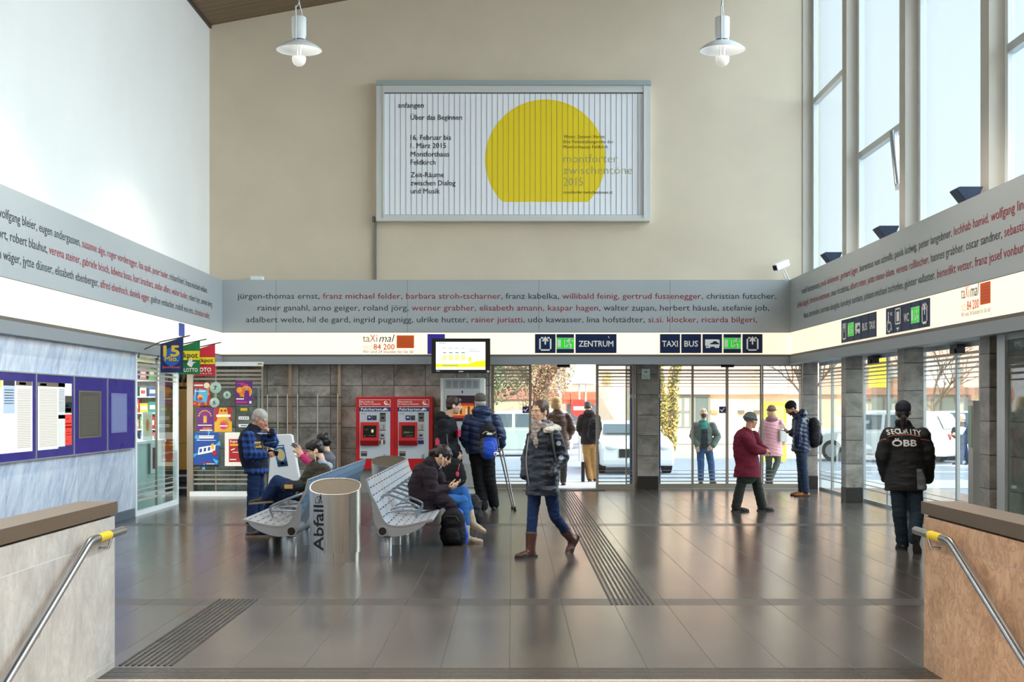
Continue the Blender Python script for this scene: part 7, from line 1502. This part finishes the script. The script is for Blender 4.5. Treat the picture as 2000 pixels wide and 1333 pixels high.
wall_windows(t, [('window', cx_(1118), cx_(1132), cz_(752), cz_(727), 2, 1), ('window', cx_(1146), cx_(1160), cz_(752), cz_(727), 2, 1), ('window', cx_(1178), cx_(1192), cz_(752), cz_(727), 2, 1)], YC, mat('window_tan', 'c9a56a', .6), mat('window_warm', 'd3b687', .3))
for a, c in ((1098, 1112), (1113, 1140), (1141, 1164)): b = MB(); b.prism([(0, 0), (1.6, .0), (1.6, .25), (0, .75)], (cx_(a), YC, cz_(789)), -Y_, Z_, X_ * (cx_(c) - cx_(a))); t.part('awning', b, mat('awning_orange', 'd9694a', .7))
b = MB(); b.box(cx_(1108), cx_(1165), YC - .1, YC, 0, cz_(792)); t.part('shop_front', b, mat('shop_front_glass', '8b8f94', .2))
for p in (1127, 1139): b = MB(); b.lathe([(.9, 0), (.04, 1.4), (0, 1.45)], (cx_(p), YC - 3, cz_(752)), 10); b.cyl((cx_(p), YC - 3, 0), (cx_(p), YC - 3, cz_(752)), .05, n=8); t.part('parasol', b, WHITE)
t = Thing('red_trim_house', 'low house with red window bands behind the trees on the left', 'building', (-8, 95, 0)); YD = 95.0
b = MB(); b.box(-24, 3.2, YD, YD + 8, 0, 7.5); t.part('wall', b, mat('house_beige', 'd5c2ad', .9))
for z0, z1 in ((2.05, 2.8), (.6, 1.2)): b = MB(); b.box(-24, 3.2, YD - .2, YD, z0, z1); t.part('red_band', b, mat('band_red', 'c58a80', .8))
b = MB(); b.prism([(0, 0), (10, 0), (5, 3)], (-24, YD - .3, 7.5), Y_, Z_, X_ * 27.2); t.part('roof', b, mat('roof_tile', '8a4a3a', .8))
# trees
def tree(x, y, h, r, label, cols, trunk_r=.22, n_leaf=2600, bare=False, seed=1, z0=.25):
    random.seed(seed); t = Thing('bare_tree' if bare else 'street_tree', label, 'tree', (x, y, 0)); b = MB(); tips = []
    def grow(p, d, ln, rad, lv):
        q = p + d * ln; b.tube([p, p.lerp(q, .5) + Vector((random.uniform(-1, 1), random.uniform(-1, 1), 0)) * ln * .06, q], [rad, rad * .85, rad * .65], 7 if lv < 3 else 4); tips.append(q)
        if lv >= (5 if bare else 3): return
        for k in range(3 if lv else 4):
            v = (d + Vector((random.uniform(-1, 1), random.uniform(-1, 1), random.uniform(-.25, .6))) * .8).normalized(); grow(p.lerp(q, random.uniform(.6, 1)), v, ln * random.uniform(.55, .78), rad * .55, lv + 1)
    grow(Vector((x, y, -.02)), Vector((.03, 0, 1)), h * (.34 if not bare else .36), trunk_r, 0); t.part('trunk', b, mat('bark', '6d5a48', .9, noise_amt=.3, nscale=15))
    if not bare:
        lf = MB()
        for k in range(n_leaf):
            v = Vector((random.gauss(0, 1), random.gauss(0, 1), random.gauss(0, 1))).normalized() * (random.random() ** .4); c = Vector((x, y, h * (.5 + z0 * .6))) + Vector((v.x * r, v.y * r, v.z * h * .5))
            s_ = random.uniform(.045, .10) * r / 2.8; a = Vector((random.uniform(-1, 1), random.uniform(-1, 1), random.uniform(-1, 1))).normalized(); e = a.orthogonal().normalized()
            lf.add([c - a * s_, c + e * s_ * .6, c + a * s_, c - e * s_ * .6], [(0, 1, 2, 3)], random.randrange(len(cols)))
        t.part('foliage', lf, [mat('leaf_%s' % c_, c_, .7) for c_ in cols])
    return t
tree(-1.65, 64, 9.5, 3.6, 'dense green tree left of the street, seen through the left glass panel', ['4f6a3a', '6b7f4a', '3b5230', '8a8a5a'], n_leaf=18000, seed=3)
tree(1.02, 54, 8.4, 1.85, 'brownish tree with red buds filling the open doorway', ['a07862', 'b98f78', '7d6a4c', '5e6b40'], n_leaf=16000, seed=8)
tree(-4.6, 79, 11, 3.8, 'dark tree farther left behind the left glass panel', ['3d5632', '566b40', '77764c'], n_leaf=7000, seed=5)
tree(1.9, 78, 10.5, 2.2, 'tree with dark green leaves farther down the street', ['566b40', '3f5a34', '8a8a5a'], n_leaf=6000, seed=11)
tree(10.6, 48.6, 6.0, 2, 'bare thin tree outside the corner of the glass fronts', [], .09, bare=True, seed=4)
tree(15.0, 48.6, 5.2, 2, 'second bare tree farther right along the street', [], .08, bare=True, seed=9)
for i, (pts, lab) in enumerate((([(1308, 886, 45), (1311, 850, 45), (1315, 800, 45), (1314, 760, 45), (1321, 716, 45), (1330, 660, 45)], 'thicker ivy covered tree trunk on the far pavement'), ([(1300, 865, 46.5), (1297, 820, 46.5), (1296, 790, 46.5), (1291, 760, 46.5), (1289, 730, 46.5), (1284, 660, 46.5)], 'thinner ivy covered trunk left of the thicker one'))):
    P = [W(*p) for p in pts]; P[0].z = .08; t = Thing('ivy_trunk', lab, 'tree', P[0], 'ivy covered trunks'); b = MB(); b.tube(P, [.14, .12, .12, .11, .1, .08] if not i else [.09] * 6, 10); t.part('trunk', b, mat('bark', '6d5a48', .9)); random.seed(20 + i); lf = MB()
    for k in range(900):
        u = random.random() * 4.99; j = int(u); c = P[j].lerp(P[j + 1], u - j); a = random.uniform(0, 6.28); r_ = (.16 if not i else .11) * random.uniform(.7, 1.3); c = c + Vector((math.cos(a) * r_, math.sin(a) * r_, 0)); s_ = .05; v = Vector((random.uniform(-1, 1), random.uniform(-1, 1), random.uniform(-1, 1))).normalized(); e = v.orthogonal().normalized()
        lf.add([c - v * s_, c + e * s_, c + v * s_, c - e * s_], [(0, 1, 2, 3)], random.choice((0, 0, 1, 2)))
    t.part('ivy', lf, [mat('ivy_gold', 'b89a4a', .8), mat('ivy_green', '6f7a3c', .8), mat('ivy_pale', 'd9c58a', .8)])
# cars
TYRE = mat('tyre', '1b1b1c', .8); CGL = mat('car_glass', '4c5a63', .08, spec=.8); RIM = mat('wheel_rim', 'a7abb0', .3, .8); LAMPG = mat('headlight', 'dfe6ea', .15, spec=.8); TAIL = mat('tail_light', 'a3202a', .3)
def car(x, y, rz, col, label, van=False, low=0.0):
    t = Thing('car' if not van else 'van', label, 'car', (x, y, -.02)); M = Matrix.Translation((x, y, -.02)) @ Matrix.Rotation(rz, 4, 'Z'); m = mat('paint_' + col, col, .35, .1, coat=.2); L = 2.1 if not van else 2.5; H = 1.46 - low if not van else 2.05
    b = MB(); low = [(-L, .32), (-L + .05, .20), (L - .05, .20), (L, .34), (L, .62), (L - .1, .74), (L - .95 if not van else L - .5, .88), (-L + .1, .90), (-L, .72)]
    b.prism([(p[0], p[1]) for p in low], M @ Vector((0, -.86, 0)), M.to_3x3() @ X_, Z_, (M.to_3x3() @ Y_) * 1.72); body = t.part('body', b, m, bevel=.05)
    up = [(-L + .15, .88), (L - 1.05 if not van else L - .55, .86), (L - 1.75 if not van else L - 1.1, H - .02), (L - 2.0 if not van else L - 1.4, H), (-L + .75 if not van else -L + .2, H), (-L + .45 if not van else -L + .12, H - .06)]
    vs = []
    for sd_, k in ((-.82, .80), (.82, .80)):
        for px_, pz in up: f = (pz - .86) / (H - .86); vs.append(M @ Vector((px_, sd_ * (1 - .17 * f), pz)))
    n_ = len(up); b = MB(); b.add(vs, [tuple(range(n_)), tuple(range(2 * n_ - 1, n_ - 1, -1))] + [(i, i + n_, (i + 1) % n_ + n_, (i + 1) % n_) for i in range(n_)]); t.part('cabin', b, m, bevel=.05)
    g = MB(); zb, zt_ = .94, H - .1
    for sd_ in (-1, 1):
        yb, yt = .822 * (1 - .17 * (zb - .86) / (H - .86)) * sd_, .822 * (1 - .17 * (zt_ - .86) / (H - .86)) * sd_; o = sd_ * .012
        for xa, xb_, ia, ib in ((-L + .55, -.25, -L + .85, -.25), (-.15, L - 1.25 if not van else L - .8, -.15, L - 1.75 if not van else L - 1.2)): q = [M @ Vector(p) for p in ((xa, yb + o, zb), (xb_, yb + o, zb), (ib, yt + o, zt_), (ia, yt + o, zt_))]; g.face(q if sd_ < 0 else q[::-1])
    xf0, xf1 = (L - 1.05, L - 1.75) if not van else (L - .55, L - 1.1)
    q = [M @ Vector(p) for p in ((xf0 - .05, -.70, .93), (xf0 - .05, .70, .93), (xf1 + .04, .62, H - .08), (xf1 + .04, -.62, H - .08))]; nf = (q[1] - q[0]).cross(q[2] - q[1]).normalized() * .03; g.face([p + nf for p in q])
    q = [M @ Vector(p) for p in ((-L + .2, .70, .95), (-L + .2, -.70, .95), (-L + .42, -.62, H - .1), (-L + .42, .62, H - .1))]; nf = (q[1] - q[0]).cross(q[2] - q[1]).normalized() * .04; g.face([p + nf for p in q]); t.part('windows', g, CGL)
    for wx in (-L + .8, L - .8):
        for wy in (-.80, .80):
            b = MB(); a = M @ Vector((wx, wy - .1, .31)); c = M @ Vector((wx, wy + .1, .31)); b.tube([a, c], .31, 22); wh = t.part('wheel', b, TYRE); b = MB(); e = .105 if wy > 0 else -.105; b.tube([M @ Vector((wx, wy + e * .96, .31)), M @ Vector((wx, wy + e, .31))], .2, 16); t.part('hub_cap', b, RIM, wh)
    for sd_ in (-1, 1):
        b = MB(); b.ell(M @ Vector((L - .06, sd_ * .62, .64)), (.12, .18, .08), M.to_3x3()); t.part('headlight', b, LAMPG); b = MB(); b.ell(M @ Vector((-L + .03, sd_ * .68, .74)), (.06, .12, .1), M.to_3x3()); t.part('tail_light', b, TAIL)
    b = MB(); b.prism([(-.45, .40), (.45, .40), (.45, .60), (-.45, .60)], M @ Vector((L + .004, 0, 0)), M.to_3x3() @ Y_, Z_, (M.to_3x3() @ X_) * .02); t.part('grille', b, DARK); b = MB(); b.prism([(-.26, .27), (.26, .27), (.26, .38), (-.26, .38)], M @ Vector((L + .006, 0, 0)), M.to_3x3() @ Y_, Z_, (M.to_3x3() @ X_) * .02); t.part('number_plate', b, WHITE)
    return t
car(-.15, 44, PI, '9fadab', 'pale silver blue car seen through the glass left of the open door'); car(.4, 51.5, PI, 'd5dde0', 'white car parked behind the silver blue car'); car(-2.4, 57.5, 0, '8f9aa2', 'grey car farther back on the left side of the street')
car(2.86, 34.0, -PI / 2 + .05, 'f1f2f2', 'white car facing the hall behind the blue strip and stone pillar', low=.22)
car(10.9, 39.5, 2.5, 'eef0f0', 'white car behind the corner of the right glass front'); car(12.6, 46.5, PI, 'a9c3d8', 'pale blue car parked behind the first pillar on the right'); car(17.0, 46.3, PI, 'e3e6ea', 'white car parked behind the security guard'); car(13.9, 42.0, -2.2, 'c9ced4', 'silver car facing the hall behind the guard'); car(21.8, 46.5, 0, '9fb4a9', 'grey green car at the right end of the parked row')
# signs and blue strips
t = Thing('no_entry_sign', 'round red no entry sign outside the open door', 'road sign', (W(1132, 798, 40).x, 40, 0)); c = W(1132, 798, 40)
b = MB(); b.tube([c + Vector((0, .0, 0)), c + Vector((0, .02, 0))], 17.2 * 40 / F, 32); t.part('disc', b, mat('no_entry_red', 'd8382f', .4)); b = MB(); w_ = 12 * 40 / F; b.box(c.x - w_, c.x + w_, c.y - .006, c.y, c.z - .055, c.z + .055); t.part('bar', b, WHITE); b = MB(); b.cyl((c.x, 40.04, -.02), (c.x, 40.04, c.z + .3), .03); t.part('pole', b, ALU)
b = MB(); a = W(1491, 906, 37.8); e = W(1536, 786, 37.8); b.box(a.x, e.x, 37.8, 37.9, .05, e.z); b.box(a.x + .08, e.x - .08, 37.79, 37.8, 1.0, e.z - .1, 1); b.box(a.x + .1, a.x + .16, 37.82, 37.88, -.02, .05, 2); b.box(e.x - .16, e.x - .1, 37.82, 37.88, -.02, .05, 2); single('yellow_board', b, [mat('board_yellow', 'f3dd4a', .5), mat('board_pale', 'f5e88a', .5), ALU], 'yellow board standing behind the woman in the pink coat', 'board', ((a.x + e.x) / 2, 37.85, -.02))
for (p0, p1, lab) in ((1230, 1240.5, 'blue strip standing for the refracted door frame edge, left of the stone pillar'), (1283.5, 1289.5, 'blue strip standing for the refracted door frame edge, right of the stone pillar')):  # strips added for the blue refracted at the door frame edge
    a = W(p0, 940, 26.55).x; e = W(p1, 940, 26.55).x; b = MB(); b.box(a, e, 26.5, 26.58, 0, 1.75); b.box(a, e, 26.5, 26.58, 1.75, 1.82, 1); b.box(a, e, 26.5, 26.58, 1.82, 2.42); single('refracted_edge_strip', b, [mat('refracted_blue', '24408f', .4), ALU], lab, 'post', ((a + e) / 2, 26.54, 0), 'blue strips beside the pillar')
